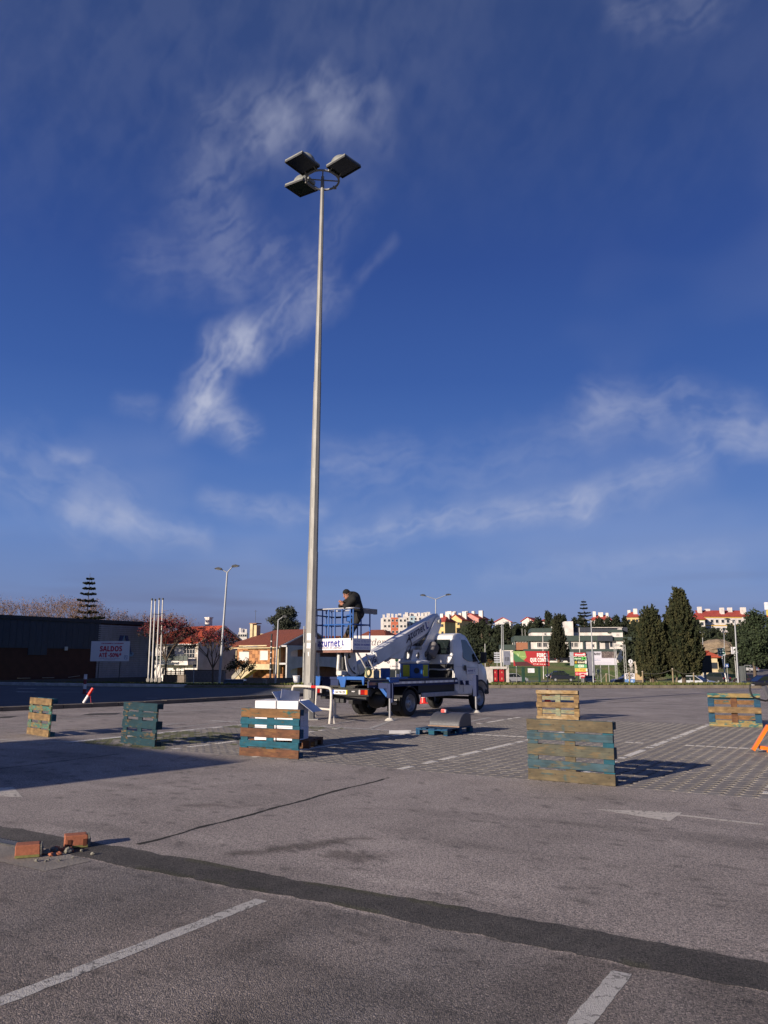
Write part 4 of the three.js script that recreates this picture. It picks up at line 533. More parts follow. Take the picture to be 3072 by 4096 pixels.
  const arch = []; for (let i = 0; i <= 14; i++) { const a = 0.18 + (Math.PI - 0.3) * i / 14; arch.push([6.01 + 0.50 * Math.cos(a), 0.44 + 0.50 * Math.sin(a)]); }
  const prof = [[4.50, 0.58], [4.46, 0.66], [4.45, 1.2], [4.46, 2.1], [4.48, 2.32], [4.54, 2.42], [4.66, 2.48], [4.9, 2.51], [5.12, 2.50], [5.3, 2.45], [5.42, 2.35], [5.96, 1.66], [6.04, 1.60], [6.4, 1.42], [6.56, 1.28], [6.64, 1.08], [6.66, 0.86], [6.62, 0.6], ...arch, [5.46, 0.54], [4.9, 0.53]];
  part('cab_shell', toCreasedNormals(taper(prism(prof, 1.98, 0.055)), 0.6), M.whitePaint, cab);
  const side = (name, pts, off, m, lift = 0) => { for (const s of [1, -1]) { const g = taper(prism(pts, 0.012)); const p = g.attributes.position; for (let i = 0; i < p.count; i++) p.setZ(i, p.getZ(i) + s * (0.985 + off) * inset(p.getY(i))); g.computeVertexNormals(); part(name, g, m, cab); } };
  side('door_window', [[5.0, 2.30], [5.24, 2.30], [5.36, 2.24], [5.74, 1.76], [5.70, 1.66], [5.52, 1.585], [5.30, 1.60], [5.10, 1.66], [5.0, 1.72]], 0.002, M.glass); side('quarter_window', [[5.50, 2.09], [5.92, 1.60], [5.60, 1.575], [5.56, 1.63], [5.77, 1.74]], 0.0045, M.black);
  side('door_gap', [[4.935, 0.62], [4.945, 0.62], [4.945, 2.36], [4.935, 2.36]], 0.004, M.black); side('door_gap', [[5.90, 0.95], [5.91, 0.95], [5.90, 1.6], [5.89, 1.6]], 0.004, M.black); side('body_crease', [[4.5, 1.43], [5.9, 1.38], [5.9, 1.385], [4.5, 1.437]], 0.004, mat([0.4, 0.4, 0.4], 0.5)); side('gutter_line', [[4.72, 0.7], [4.728, 0.7], [4.728, 2.44], [4.72, 2.44]], 0.003, mat([0.3, 0.3, 0.3], 0.5));
  side('door_handle', [[5.0, 1.30], [5.12, 1.30], [5.12, 1.47], [5.0, 1.47]], 0.012, M.black); side('wheel_arch_trim', [...arch.map(([x, y]) => [6.01 + (x - 6.01) * 1.12, 0.44 + (y - 0.44) * 1.12]), ...[...arch].reverse()], 0.006, M.black); side('front_bumper', [[6.4, 0.5], [6.645, 0.5], [6.67, 0.9], [6.60, 1.0], [6.5, 0.8]], -0.06, M.black);
  part('rear_window', rbox(0.012, 0.45, 1.58, 0.005, 4.449, 2.06, 0), M.glass, cab); part('window_rubber', [box(0.01, 0.015, 1.62, 4.447, 2.29, 0), box(0.01, 0.015, 1.62, 4.447, 1.83, 0), box(0.01, 0.46, 0.015, 4.447, 2.06, 0.80), box(0.01, 0.46, 0.015, 4.447, 2.06, -0.80)], M.black, cab);
  part('rear_recess', rbox(0.02, 0.46, 1.0, 0.008, 4.444, 1.28, 0.44), M.black, cab); part('windscreen', box(0.02, 0.92, 1.5, 5.70, 2.02, 0, 0, 0, 0.665), M.glass, cab);
  const az = (fs, col, bg) => (x, w, h) => { x.fillStyle = bg; x.fillRect(0, 0, w, h); fitText(x, 'azurnet', w * 0.40, h * 0.42, w * 0.66, 'bold $px sans-serif', fs, col); fitText(x, 'L', w * 0.83, h * 0.40, w * 0.2, 'bold $px sans-serif', fs * 1.05, '#232a78'); x.fillStyle = '#c03048'; x.beginPath(); x.arc(w * 0.915, h * 0.24, h * 0.05, 0, 7); x.fill(); };
  const doorText = canvasMat(256, 96, (x, w, h) => { az(40, '#2e3170', '#d0ced0')(x, w, h); x.fillStyle = '#9a98a4'; for (let i = 0; i < 3; i++) x.fillRect(50, 66 + i * 9, 120, 3); }, 0.5); print('door_lettering', 0.58, 0.21, doorText, cab, [5.45, 1.28, 0.9935]);
  for (const s of [1, -1]) { const g = grp('mirror', cab); g.position.set(6.02, 1.72, s * 1.13); part('mirror_shell', rbox(0.12, 0.36, 0.2, 0.04), M.black, g); part('mirror_arm', bar([-0.02, -0.15, 0], [-0.1, -0.2, -s * 0.22], 0.025), M.black, g); }
  // tube hoops, tool box, cans on the deck
  const hoop = (p) => part('hoop', tube(p, 0.026, 40, 8), mat([0.56, 0.54, 0.52], 0.45, { metal: 0.1, tex: 'grain' }), t);
  hoop([[4.36, 1.08, 0.0], [4.36, 1.28, 0.0], [4.36, 1.33, 0.05], [4.36, 1.33, 0.5], [4.36, 1.33, 0.92], [4.36, 1.28, 0.97], [4.36, 1.08, 0.97]]); hoop([[0.95, 1.08, -0.95], [0.95, 1.36, -0.95], [1.0, 1.41, -0.95], [1.8, 1.41, -0.95], [2.62, 1.41, -0.95], [2.7, 1.36, -0.95], [2.7, 1.08, -0.95]]);
  part('fluid_can', [rbox(0.16, 0.24, 0.14, 0.03, 2.0, 1.21, -0.3), bar([2.0, 1.33, -0.3], [2.0, 1.38, -0.3], 0.03)], mat([0.3, 0.36, 0.4], 0.5), t); part('blue_drum', new THREE.CylinderGeometry(0.15, 0.15, 0.30, 18).translate(2.45, 1.24, -0.3), M.blue, t); part('tool_box', rbox(0.5, 0.28, 0.4, 0.02, 1.0, 1.22, -0.35), M.darkMetal, t); part('hose_reel', new THREE.TorusGeometry(0.12, 0.035, 8, 20).translate(0.85, 1.28, 0.3), mat([0.32, 0.36, 0.2], 0.6), t);
  // turret
  const tr = grp('turret'); const oct = new THREE.CylinderGeometry(0.47, 0.47, 0.46, 8).rotateY(Math.PI / 8).toNonIndexed(); oct.computeVertexNormals(); part('base', oct.translate(3.58, 1.30, 0), M.blue, tr);
  for (let k = 0; k < 8; k++) { const a = k * Math.PI / 4, g = k % 2 ? prism(ring(0.09, 16), 0.012) : box(0.26, 0.36, 0.01); const m = part(k % 2 ? 'cable_port' : 'warning_label', g, k % 2 ? M.black : mat([0.42, 0.42, 0.02], 0.5, { tex: 'grain', size: 0.2 }), tr); m.position.set(3.58 + Math.sin(a) * 0.438, 1.31, Math.cos(a) * 0.438); m.rotation.y = a; }
  part('slew_ring', [new THREE.CylinderGeometry(0.52, 0.5, 0.06, 28).translate(3.58, 1.56, 0), new THREE.CylinderGeometry(0.44, 0.52, 0.05, 28).translate(3.58, 1.61, 0)], M.boomWhite, tr);
  const col = [[3.10, 1.60], [4.05, 1.60], [4.16, 1.76], [4.30, 2.05], [4.84, 2.74], [4.86, 3.0], [4.70, 3.08], [4.55, 3.0], [3.86, 2.2], [3.6, 1.98], [3.42, 1.96], [3.25, 1.95]]; for (const b of [0.2, -0.2]) part('column_plate', prism(col, 0.035, 0.006, [ring(0.105, 18, 3.5, 1.78), ring(0.1, 18, 3.95, 1.82)]), M.boomWhite, tr).position.z = b;
  part('rubber_boot', [rbox(0.36, 0.52, 0.5, 0.09, 4.2, 1.95, 0.18, 0, 0, -0.65)], mat([0.16, 0.15, 0.15], 0.7, { tex: 'blotch', size: 0.4 }), tr); part('pivot_pin', [bar([4.68, 2.9, -0.3], [4.68, 2.9, 0.3], 0.07), bar([3.6, 2.02, -0.26], [3.6, 2.02, 0.26], 0.06)], M.steel, tr); part('motor', [bar([4.0, 1.62, 0.3], [4.0, 1.9, 0.3], 0.07), rbox(0.2, 0.14, 0.2, 0.02, 3.7, 2.1, 0)], M.darkMetal, tr);
  // boom: its own axis runs from the foot by the platform up to the pivot
  const bm = grp('boom'), ang = Math.atan2(2.95 - 1.25, 4.68 - 0.25); bm.position.set(4.68, 2.93, 0); bm.rotation.z = ang;
  part('outer_tube', rbox(3.62, 0.42, 0.32, 0.03, -1.66, 0.0, 0), M.boomWhite, bm); part('middle_tube', rbox(1.5, 0.34, 0.25, 0.025, -3.6, -0.02, 0), M.boomWhite, bm); part('inner_tube', rbox(1.0, 0.27, 0.2, 0.02, -4.35, -0.03, 0), M.boomWhite, bm); part('boom_head', prism([[-0.1, -0.2], [0.18, -0.1], [0.2, 0.1], [0.1, 0.18], [-0.2, 0.18], [-0.3, -0.18]], 0.33, 0.015), M.boomWhite, bm);
  part('ram_bracket', prism([[-2.95, -0.17], [-1.75, -0.17], [-2.05, -0.36], [-2.18, -0.48], [-2.34, -0.46]], 0.26, 0.012), M.boomWhite, bm); part('cable_chain', rbox(3.0, 0.09, 0.1, 0.02, -1.5, -0.26, 0.05), mat([0.33, 0.33, 0.35], 0.6, { tex: 'grain' }), bm); part('hose', tube([[-1.9, -0.1, 0.16], [-1.75, 0.02, 0.2], [-1.72, -0.2, 0.2], [-1.95, -0.42, 0.17]], 0.014, 20, 6), M.black, bm); part('guide_rail', box(1.0, 0.02, 0.012, -3.6, -0.175, 0.131), mat([0.6, 0.6, 0.62], 0.4), bm);
  const bt = canvasMat(512, 96, az(96, '#14153f', '#c9c8cc'), 0.5), rt = canvasMat(512, 96, (x, w, h) => { x.fillStyle = '#c9c8cc'; x.fillRect(0, 0, w, h); fitText(x, 'ALUGA-SE', w / 2, h * 0.55, w * 0.94, 'bold $px sans-serif', 96, '#14153f'); }, 0.5);
  print('boom_lettering', 1.5, 0.3, bt, bm, [-1.12, 0.02, 0.1625]); print('rental_lettering', 1.1, 0.24, rt, bm, [-3.55, 0.0, 0.1275]);
  part('lift_ram', [bar([2.5, 1.96, 0], [3.6, 2.02, 0], 0.075, 0.075, 14), bar([2.35, 1.95, 0], [2.6, 1.965, 0], 0.045)], mat([0.5, 0.5, 0.53], 0.4, { tex: 'grain' }), t);
  // jib carrying the platform
  const jb = grp('jib'); for (const b of [0.14, -0.14]) part('jib_plate', prism([[0.02, 1.50], [0.10, 1.26], [0.34, 1.14], [0.52, 1.28], [0.50, 1.55], [0.42, 1.9], [-0.06, 1.9]], 0.03, 0.004, [ring(0.06, 12, 0.16, 1.72), ring(0.05, 12, 0.38, 1.40)]), M.boomWhite, jb).position.z = b;
  part('jib_ram', [bar([-0.16, 1.36, 0], [-0.12, 1.78, 0], 0.045), bar([0.0, 1.2, 0], [-0.16, 1.36, 0], 0.05), rbox(0.26, 0.13, 0.2, 0.03, -0.06, 1.27, 0.05)], mat([0.52, 0.5, 0.47], 0.5, { tex: 'grain' }), jb); part('jib_core', rbox(0.3, 0.5, 0.2, 0.03, 0.24, 1.6, 0), M.darkMetal, jb); part('jib_hose', tube([[0.1, 1.85, 0.2], [0.0, 1.6, 0.22], [0.2, 1.35, 0.2], [0.42, 1.25, 0.18]], 0.015, 20, 6), M.black, jb);
  // platform
  const pf = grp('platform'), A0p = -0.35, A1 = 0.46, B = 0.66, F = 1.9, TOP = 3.07; part('floor', box(A1 - A0p, 0.04, 2 * B, (A0p + A1) / 2, F + 0.02, 0), M.darkMetal, pf); part('floor_frame', [box(0.05, 0.06, 2 * B, A0p, F - 0.03, 0), box(0.05, 0.06, 2 * B, A1, F - 0.03, 0), box(A1 - A0p, 0.06, 0.05, (A0p + A1) / 2, F - 0.03, B), box(A1 - A0p, 0.06, 0.05, (A0p + A1) / 2, F - 0.03, -B)], mat([0.2, 0.1, 0.08], 0.7, { tex: 'grain' }), pf);
  const bp = (a, b, y0 = F, y1 = TOP) => part('post', bar([a, y0, b], [a, y1, b], 0.02, 0.02, 8), M.blue, pf);
  for (const b of [-B, -0.44, -0.2, 0.04, 0.3, B - 0.05]) bp(A0p, b); for (const b of [-B, -0.36, -0.1, 0.2, B]) bp(A1, b); bp(0.06, B); bp(0.06, -B); bp(A0p + 0.06, B); bp(0.3, -B);
  for (const y of [2.62]) part('mid_rail', [bar([A0p, y, -B], [A0p, y, B], 0.019), bar([A1, y, -B], [A1, y, B], 0.019), bar([A0p, y, B], [A1, y, B], 0.019), bar([A0p, y, -B], [A1, y, -B], 0.019)], M.blue, pf); part('upper_rail', [bar([A1, 2.88, -B], [A1, 2.88, 0.3], 0.026), bar([A0p, 2.9, -B], [A1, 2.88, -B], 0.019)], M.navy, pf);
  part('top_rail', tube([[A0p, TOP, -B], [A0p, TOP, 0], [A0p, TOP, B], [0, TOP, B + 0.004], [A1, TOP, B], [A1, TOP, 0], [A1, TOP, -B], [0, TOP, -B - 0.004]], 0.022, 120, 8, true), mat([0.42, 0.42, 0.44], 0.4, { metal: 0.2 }), pf);
  part('side_tray', [box(0.62, 0.15, 0.03, 0.42, TOP - 0.06, B + 0.03), box(0.03, 0.15, 0.12, 0.74, TOP - 0.06, B - 0.02)], mat([0.22, 0.21, 0.2], 0.6, { tex: 'blotch', size: 0.3 }), pf); part('control_box', rbox(0.14, 0.2, 0.3, 0.02, A1 - 0.06, 2.84, 0.02), M.blue, pf); part('instruction_plate', rbox(0.02, 0.2, 0.22, 0.008, A1 - 0.05, 2.68, 0.06), mat([0.5, 0.48, 0.36], 0.5, { tex: 'grain', size: 0.12 }), pf);
  const front = canvasMat(512, 128, (x, w, h) => { x.fillStyle = '#e6e4e4'; x.fillRect(0, 0, w, h); fitText(x, 'azurnet', w * 0.385, h * 0.40, w * 0.64, 'bold $px sans-serif', 104, '#1c2080'); fitText(x, 'L', w * 0.79, h * 0.40, 60, 'bold $px sans-serif', 78, '#23287a'); x.fillStyle = '#c03048'; x.beginPath(); x.arc(w * 0.85, h * 0.26, 5, 0, 7); x.fill(); fitText(x, 'SERVIÇOS DE LIMPEZA', w * 0.43, h * 0.82, w * 0.76, 'bold $px sans-serif', 32, '#57546c'); }, 0.5);
  const sideP = canvasMat(256, 128, (x, w, h) => { x.fillStyle = '#dddce0'; x.fillRect(0, 0, w, h); fitText(x, 'Tel./Fax: 262 832 067', w / 2, h * 0.24, w * 0.88, '$px sans-serif', 34, '#474c9a'); fitText(x, 'CALDAS DA RAINHA', w / 2, h * 0.54, w * 0.9, 'bold $px sans-serif', 30, '#474c9a'); fitText(x, 'www.azurnet.pt', w / 2, h * 0.82, w * 0.8, '$px sans-serif', 26, '#6a6fae'); }, 0.5);
  part('rear_panel', box(0.02, 0.32, 2 * B, A0p - 0.03, F + 0.17, 0), M.whitePaint, pf); print('panel_lettering', 2 * B - 0.01, 0.315, front, pf, [A0p - 0.0425, F + 0.17, 0], [0, -Math.PI / 2, 0]); part('side_panel', box(A1 - A0p, 0.32, 0.02, (A0p + A1) / 2, F + 0.17, B + 0.03), M.whitePaint, pf); print('panel_lettering', A1 - A0p - 0.02, 0.31, sideP, pf, [(A0p + A1) / 2, F + 0.17, B + 0.0425]);
  part('strut', bar([-0.1, F - 0.05, B], [0.28, 1.42, B], 0.026), mat([0.55, 0.53, 0.5], 0.5), pf); part('strut', bar([0.3, F - 0.1, B], [0.62, 1.4, B], 0.024), mat([0.55, 0.53, 0.5], 0.5), pf); part('strut', bar([A0p, F, -0.6], [A0p + 0.06, 1.17, -0.62], 0.026), mat([0.5, 0.5, 0.5], 0.5), pf);
}
// ---------------------------------------------------------------- person leaning on the platform rail
function capsule(p, a, b, ra, rb) { const ax = b[0] - a[0], ay = b[1] - a[1], az = b[2] - a[2], px = p[0] - a[0], py = p[1] - a[1], pz = p[2] - a[2], t = clamp((px * ax + py * ay + pz * az) / (ax * ax + ay * ay + az * az + 1e-9)); return Math.hypot(px - ax * t, py - ay * t, pz - az * t) - lerp(ra, rb, t); }
const smin = (a, b, k) => { const h = clamp(0.5 + 0.5 * (b - a) / k); return lerp(b, a, h) - k * h * (1 - h); };
function isoMesh(f, c, half, n) {
  const mc = new MarchingCubes(n, new THREE.MeshStandardMaterial(), false, false, 200000); mc.isolation = 0; const hs = n / 2;
  for (let z = 0; z < n; z++) for (let y = 0; y < n; y++) for (let x = 0; x < n; x++) mc.field[x + y * n + z * n * n] = -f([c[0] + (x - hs) / hs * half, c[1] + (y - hs) / hs * half, c[2] + (z - hs) / hs * half]);
  mc.update(); const k = mc.count, pos = new Float32Array(k * 3); for (let i = 0; i < k; i++) { pos[3 * i] = c[0] + mc.positionArray[3 * i] * half; pos[3 * i + 1] = c[1] + mc.positionArray[3 * i + 1] * half; pos[3 * i + 2] = c[2] + mc.positionArray[3 * i + 2] * half; }
  let g = new THREE.BufferGeometry(); g.setAttribute('position', new THREE.BufferAttribute(pos, 3)); g = mergeVertices(g, 1e-4); g.computeVertexNormals(); return g;
}
{
  const J = { hip: [-0.73,2.95,-22.62], hl: [-0.77,2.89,-22.7], hr: [-0.7,2.88,-22.54], chest: [-0.89,3.35,-22.56], neck: [-0.97,3.43,-22.52], head: [-1.06,3.47,-22.46], sl: [-0.95,3.37,-22.72], sr: [-0.86,3.32,-22.36], el: [-1.23,3.15,-22.6], er: [-1.07,3.11,-22.33], wl: [-1.21,3.21,-22.46], wr: [-1.17,3.19,-22.4], kl: [-0.95,2.59,-22.86], kr: [-0.85,2.57,-22.66], al: [-1.1,2.32,-22.98], ar: [-0.98,2.27,-22.8] };
  const jacket = [0.005, 0.0052, 0.006], trousers = [0.016, 0.016, 0.017], skin = [0.33, 0.15, 0.10], boot = [0.10, 0.055, 0.03];
  const bodyF = (p) => { let d = capsule(p, J.hip, J.chest, 0.175, 0.215); d = smin(d, capsule(p, J.chest, J.neck, 0.19, 0.1), 0.06); d = smin(d, capsule(p, J.neck, J.head, 0.068, 0.07), 0.03); for (const s of ['l', 'r']) { d = smin(d, capsule(p, J['s' + s], J['e' + s], 0.098, 0.076), 0.05); d = smin(d, capsule(p, J['e' + s], J['w' + s], 0.072, 0.046), 0.02); d = smin(d, capsule(p, J['h' + s], J['k' + s], 0.11, 0.08), 0.05); d = smin(d, capsule(p, J['k' + s], J['a' + s], 0.078, 0.06), 0.03); const a = J['a' + s]; d = smin(d, capsule(p, [a[0] + 0.03, a[1] - 0.04, a[2]], [a[0] - 0.16, a[1] - 0.055, a[2] + 0.07], 0.05, 0.042), 0.03); } return d; };
  const paintBy = (g, f) => { const p = g.attributes.position, c = new Float32Array(p.count * 3); for (let i = 0; i < p.count; i++) c.set(f(p.getX(i), p.getY(i), p.getZ(i)), 3 * i); g.setAttribute('color', new THREE.BufferAttribute(c, 3)); return g; };
  const dist = (x, y, z, j) => Math.hypot(x - j[0], y - j[1], z - j[2]);
  const body = paintBy(isoMesh(bodyF, [J.hip[0] - 0.2, (J.al[1] + J.head[1]) / 2, -22.65], 0.92, 116), (x, y, z) => { if (dist(x, y, z, J.al) < 0.1 || dist(x, y, z, J.ar) < 0.1 || y < J.ar[1] + 0.02) return boot; if (dist(x, y, z, J.wl) < 0.06 || dist(x, y, z, J.wr) < 0.06) return skin; if (dist(x, y, z, J.head) < 0.1) return skin; return y < J.hip[1] - 0.03 && x > J.wl[0] ? trousers : jacket; });
  // head: looks left and down
  const H = J.head, fx = [-0.86, -0.36, 0.36], nrm = Math.hypot(...fx), fw = fx.map((v) => v / nrm), at = (f, u, s) => { const sd = [fw[2], 0, -fw[0]], l = Math.hypot(...sd), S = sd.map((v) => v / l), U = [S[1] * fw[2] - S[2] * fw[1], S[2] * fw[0] - S[0] * fw[2], S[0] * fw[1] - S[1] * fw[0]].map((v) => -v); const k = U[1] < 0 ? -1 : 1; return [0, 1, 2].map((i) => H[i] + fw[i] * f + U[i] * k * u + S[i] * s); };
  const headF = (p) => { let d = capsule(p, at(0.0, 0.035, 0), at(0.015, -0.06, 0), 0.094, 0.068); d = smin(d, capsule(p, at(0.05, -0.09, 0), at(0.055, -0.09, 0), 0.035, 0.035), 0.04); d = smin(d, capsule(p, at(0.088, 0.0, 0), at(0.108, -0.035, 0), 0.010, 0.016), 0.012); for (const s of [-1, 1]) { d = smin(d, capsule(p, at(0.0, -0.02, s * 0.082), at(-0.01, 0.015, s * 0.09), 0.014, 0.018), 0.008); d = Math.max(d, -(capsule(p, at(0.098, 0.004, s * 0.034), at(0.098, 0.004, s * 0.036), 0.013, 0.013))); d = smin(d, capsule(p, at(0.078, -0.062, s * 0.02), at(0.08, -0.062, -s * 0.02), 0.012, 0.012), 0.01); } return d; };
  const head = paintBy(isoMesh(headF, H, 0.16, 64), (x, y, z) => { for (const s of [-1, 1]) if (dist(x, y, z, at(0.088, 0.004, s * 0.035)) < 0.016) return [0.03, 0.02, 0.018]; for (const s of [-1, 1]) if (dist(x, y, z, at(0.084, 0.028, s * 0.035)) < 0.016) return [0.04, 0.02, 0.015]; if (dist(x, y, z, at(0.09, -0.066, 0)) < 0.02) return [0.26, 0.09, 0.07]; return skin; });
  // two hands clasped in front of the chin: palm, four curled fingers and a thumb each
  const handF = (w, q, s) => (p) => { const P = (a, b, c) => [w[0] + a, w[1] + b, w[2] + c * s]; let d = capsule(p, P(0, 0, 0), P(-0.02, 0.055, 0.0), 0.032, 0.036); for (let i = 0; i < 4; i++) { const z = -0.03 + i * 0.02, L = [0.85, 1, 0.95, 0.75][i]; d = Math.min(d, smin(capsule(p, P(-0.02, 0.06, z), P(-0.055 * L, 0.085, z), 0.0105, 0.0095), capsule(p, P(-0.055 * L, 0.085, z), P(-0.078 * L, 0.055, z + 0.004), 0.0095, 0.0085), 0.004)); d = Math.min(d, capsule(p, P(-0.078 * L, 0.055, z + 0.004), P(-0.06 * L, 0.034, z + 0.006), 0.0085, 0.0078)); } d = smin(d, capsule(p, P(0.0, 0.03, -0.03), P(-0.045, 0.07, -0.045), 0.014, 0.011), 0.006); return d; };
  const hands = [isoMesh(handF(J.wl, 0, 1), [J.wl[0] - 0.03, J.wl[1] + 0.04, J.wl[2]], 0.14, 56), isoMesh(handF(J.wr, 0, -1), [J.wr[0] - 0.03, J.wr[1] + 0.04, J.wr[2]], 0.14, 56)].map((g) => paintBy(g, () => skin));
  const t = thing('person', 'person in black jacket and beanie leaning on the platform rail', 'person', [0, 0, 0]); part('body', [body, head, ...hands], mat([1, 1, 1], 0.85, { vc: true, bump: 0.003, bumpSize: 0.2 }), t);
  const cap = isoMesh((p) => Math.max(capsule(p, at(-0.005, 0.045, 0), at(0.0, 0.03, 0), 0.108, 0.104), -(p[0] - at(0.02, 0.022, 0)[0]) * 0 - ((p[1] - at(0.06, 0.03, 0)[1]) + ((p[0] - at(0.06, 0.03, 0)[0]) * fw[0] + (p[2] - at(0.06, 0.03, 0)[2]) * fw[2]) * -0.35)), H, 0.17, 60); part('beanie', cap, mat([0.0045, 0.0045, 0.005], 0.95, { tex: 'grain', size: 0.1, bump: 0.004, bumpSize: 0.05 }), t);
  part('hood', isoMesh((p) => { let d = capsule(p, at(-0.09, -0.02, -0.05), at(-0.09, -0.02, 0.05), 0.075, 0.075); d = smin(d, capsule(p, at(-0.05, -0.10, -0.07), at(-0.05, -0.10, 0.07), 0.06, 0.06), 0.05); return d; }, at(-0.08, -0.05, 0), 0.2, 44), mat([0.005, 0.0052, 0.006], 0.9, { bump: 0.003 }), t);
}

// ---------------------------------------------------------------- trees
function leafMat(rough = 0.9) { const m = new THREE.MeshStandardMaterial({ vertexColors: true, roughness: rough, side: THREE.DoubleSide }); return m; }
const LEAF = leafMat(), NEEDLE = leafMat(1), BARK = mat([0.10, 0.075, 0.055], 1, { tex: 'streak', size: 0.5, bump: 0.02, bumpSize: 0.4 }), BARKPALE = mat([0.2, 0.165, 0.13], 1, { tex: 'streak', size: 0.5, bump: 0.02, bumpSize: 0.4 });
class Leaves { // many small bent leaves with their own tone
  constructor(seed) { this.p = []; this.c = []; this.r = rng(seed); }
  add(x, y, z, s, col, dir, flat = 1) {
    const r = this.r; let a = V(r() - 0.5, (r() - 0.5) * flat, r() - 0.5).normalize(); if (dir) a.lerp(dir, 0.6).normalize();
    const b = V(r() - 0.5, r() - 0.5, r() - 0.5).cross(a).normalize(), L = s * (0.7 + 0.6 * r()), w = L * 0.42, k = 0.75 + 0.5 * r(), bend = a.clone().cross(b).multiplyScalar(L * 0.18);
    const q = [[0, 0, 0], [a.x * L * 0.5 + b.x * w + bend.x, a.y * L * 0.5 + b.y * w + bend.y, a.z * L * 0.5 + b.z * w + bend.z], [a.x * L, a.y * L, a.z * L], [a.x * L * 0.5 - b.x * w + bend.x, a.y * L * 0.5 - b.y * w + bend.y, a.z * L * 0.5 - b.z * w + bend.z]];
    for (const i of [0, 1, 2, 0, 2, 3]) { this.p.push(x + q[i][0], y + q[i][1], z + q[i][2]); this.c.push(col[0] * k, col[1] * k, col[2] * k); }
  }
  mesh(name, parent, m = LEAF) { const g = new THREE.BufferGeometry(); g.setAttribute('position', new THREE.Float32BufferAttribute(this.p, 3)); g.setAttribute('color', new THREE.Float32BufferAttribute(this.c, 3)); g.computeVertexNormals(); return rawMesh(name, g, m, parent); }
}
const mixc = (a, b, t) => [0, 1, 2].map((i) => lerp(a[i], b[i], t));
function coneTree(name, label, [x, y, z], h, r, prof, n, cols, seed, size, group, base = 0.09) { // thuja or cypress: a lumpy shell of scale sprays over a dark core
  const t = thing(name, label, 'tree', [x, y, z], 0, group), L = new Leaves(seed), q = rng(seed + 1); part('trunk', bar([0, -0.1, 0], [0, h * 0.8, 0], r * 0.13, 0.02, 8), BARK, t); for (let i = 0; i < 2; i++) part('stem', bar([(q() - 0.5) * r * 0.9, -0.1, (q() - 0.5) * 0.4], [(q() - 0.5) * r * 0.4, h * 0.3, 0], r * 0.07, 0.02, 7), BARKPALE, t);
  for (let i = 0; i < n; i++) { const v = base + (1 - base) * q() ** 1.1, a = q() * 2 * Math.PI, lump = 0.42 + 1.08 * fbm(Math.cos(a) * 2.6 + 5 + seed, v * h * 1.1 + Math.sin(a) * 2.6, 4), k = Math.sqrt(q() * 0.75 + 0.25) ** (q() < 0.8 ? 0.45 : 1), R1 = r * prof(v) * lump * k, px = Math.cos(a) * R1, pz = Math.sin(a) * R1, d = V(Math.cos(a) * 0.5, 0.95, Math.sin(a) * 0.5).normalize(), tone = fbm(a * 1.6 + seed, v * h * 1.7, 4); L.add(px, v * h + (q() - 0.5) * 0.15, pz, size, mixc(cols[0], cols[1], sstep(0.35, 0.68, tone + (q() - 0.5) * 0.3)), d); }
  const tuft = Math.round(n / 42); for (let i = 0; i < tuft; i++) { const v = base + (1 - base) * q(), a = q() * 2 * Math.PI, R1 = r * prof(v) * (0.86 + 0.30 * q()), cx = Math.cos(a) * R1, cz = Math.sin(a) * R1, len = size * (2.2 + 2.6 * q()), tone = mixc(cols[0], cols[1], q()); for (let j = 0; j < 22; j++) { const f = q(); L.add(cx + Math.cos(a) * len * 0.35 * f + (q() - 0.5) * size * 1.1 * (1 - f), v * h + len * f - len * 0.3, cz + Math.sin(a) * len * 0.35 * f + (q() - 0.5) * size * 1.1 * (1 - f), size * 0.85, tone, V(Math.cos(a) * 0.4, 1, Math.sin(a) * 0.4).normalize()); } }
  L.mesh('crown', t, NEEDLE); return t;
}
const upTo = (list) => (v) => { for (let i = 0; i < list.length - 1; i++) if (v <= list[i + 1][0]) return lerp(list[i][1], list[i + 1][1], clamp((v - list[i][0]) / (list[i + 1][0] - list[i][0]))); return list[list.length - 1][1]; };
const TH = [[0.017, 0.025, 0.008], [0.044, 0.043, 0.014]];
coneTree('thuja_tree', 'broad round topped conifer at left of the two big conifers', [20.74,-0.04,-62], 5.472, 0.964, upTo([[0, 0.55], [0.12, 0.85], [0.4, 1], [0.68, 0.85], [0.88, 0.5], [1, 0.12]]), 15000, TH, 11, 0.17, 'big conifers by the far kerb');
coneTree('thuja_tree', 'tall pointed conifer at right of the two big conifers', [23.11,-0.04,-62], 6.968, 1.338, upTo([[0, 0.5], [0.1, 0.8], [0.28, 1], [0.45, 0.92], [0.65, 0.66], [0.82, 0.36], [0.92, 0.18], [1, 0.05]]), 21000, TH, 12, 0.17, 'big conifers by the far kerb');
coneTree('cypress_tree', 'slim dark cypress before the white building with green roofs', [36.02,1.45,-165], 9.219, 1.729, upTo([[0, 0.6], [0.12, 1], [0.35, 0.92], [0.55, 0.55], [0.75, 0.36], [0.92, 0.24], [1, 0.05]]), 14000, [[0.016, 0.02, 0.009], [0.032, 0.032, 0.014]], 13, 0.26);
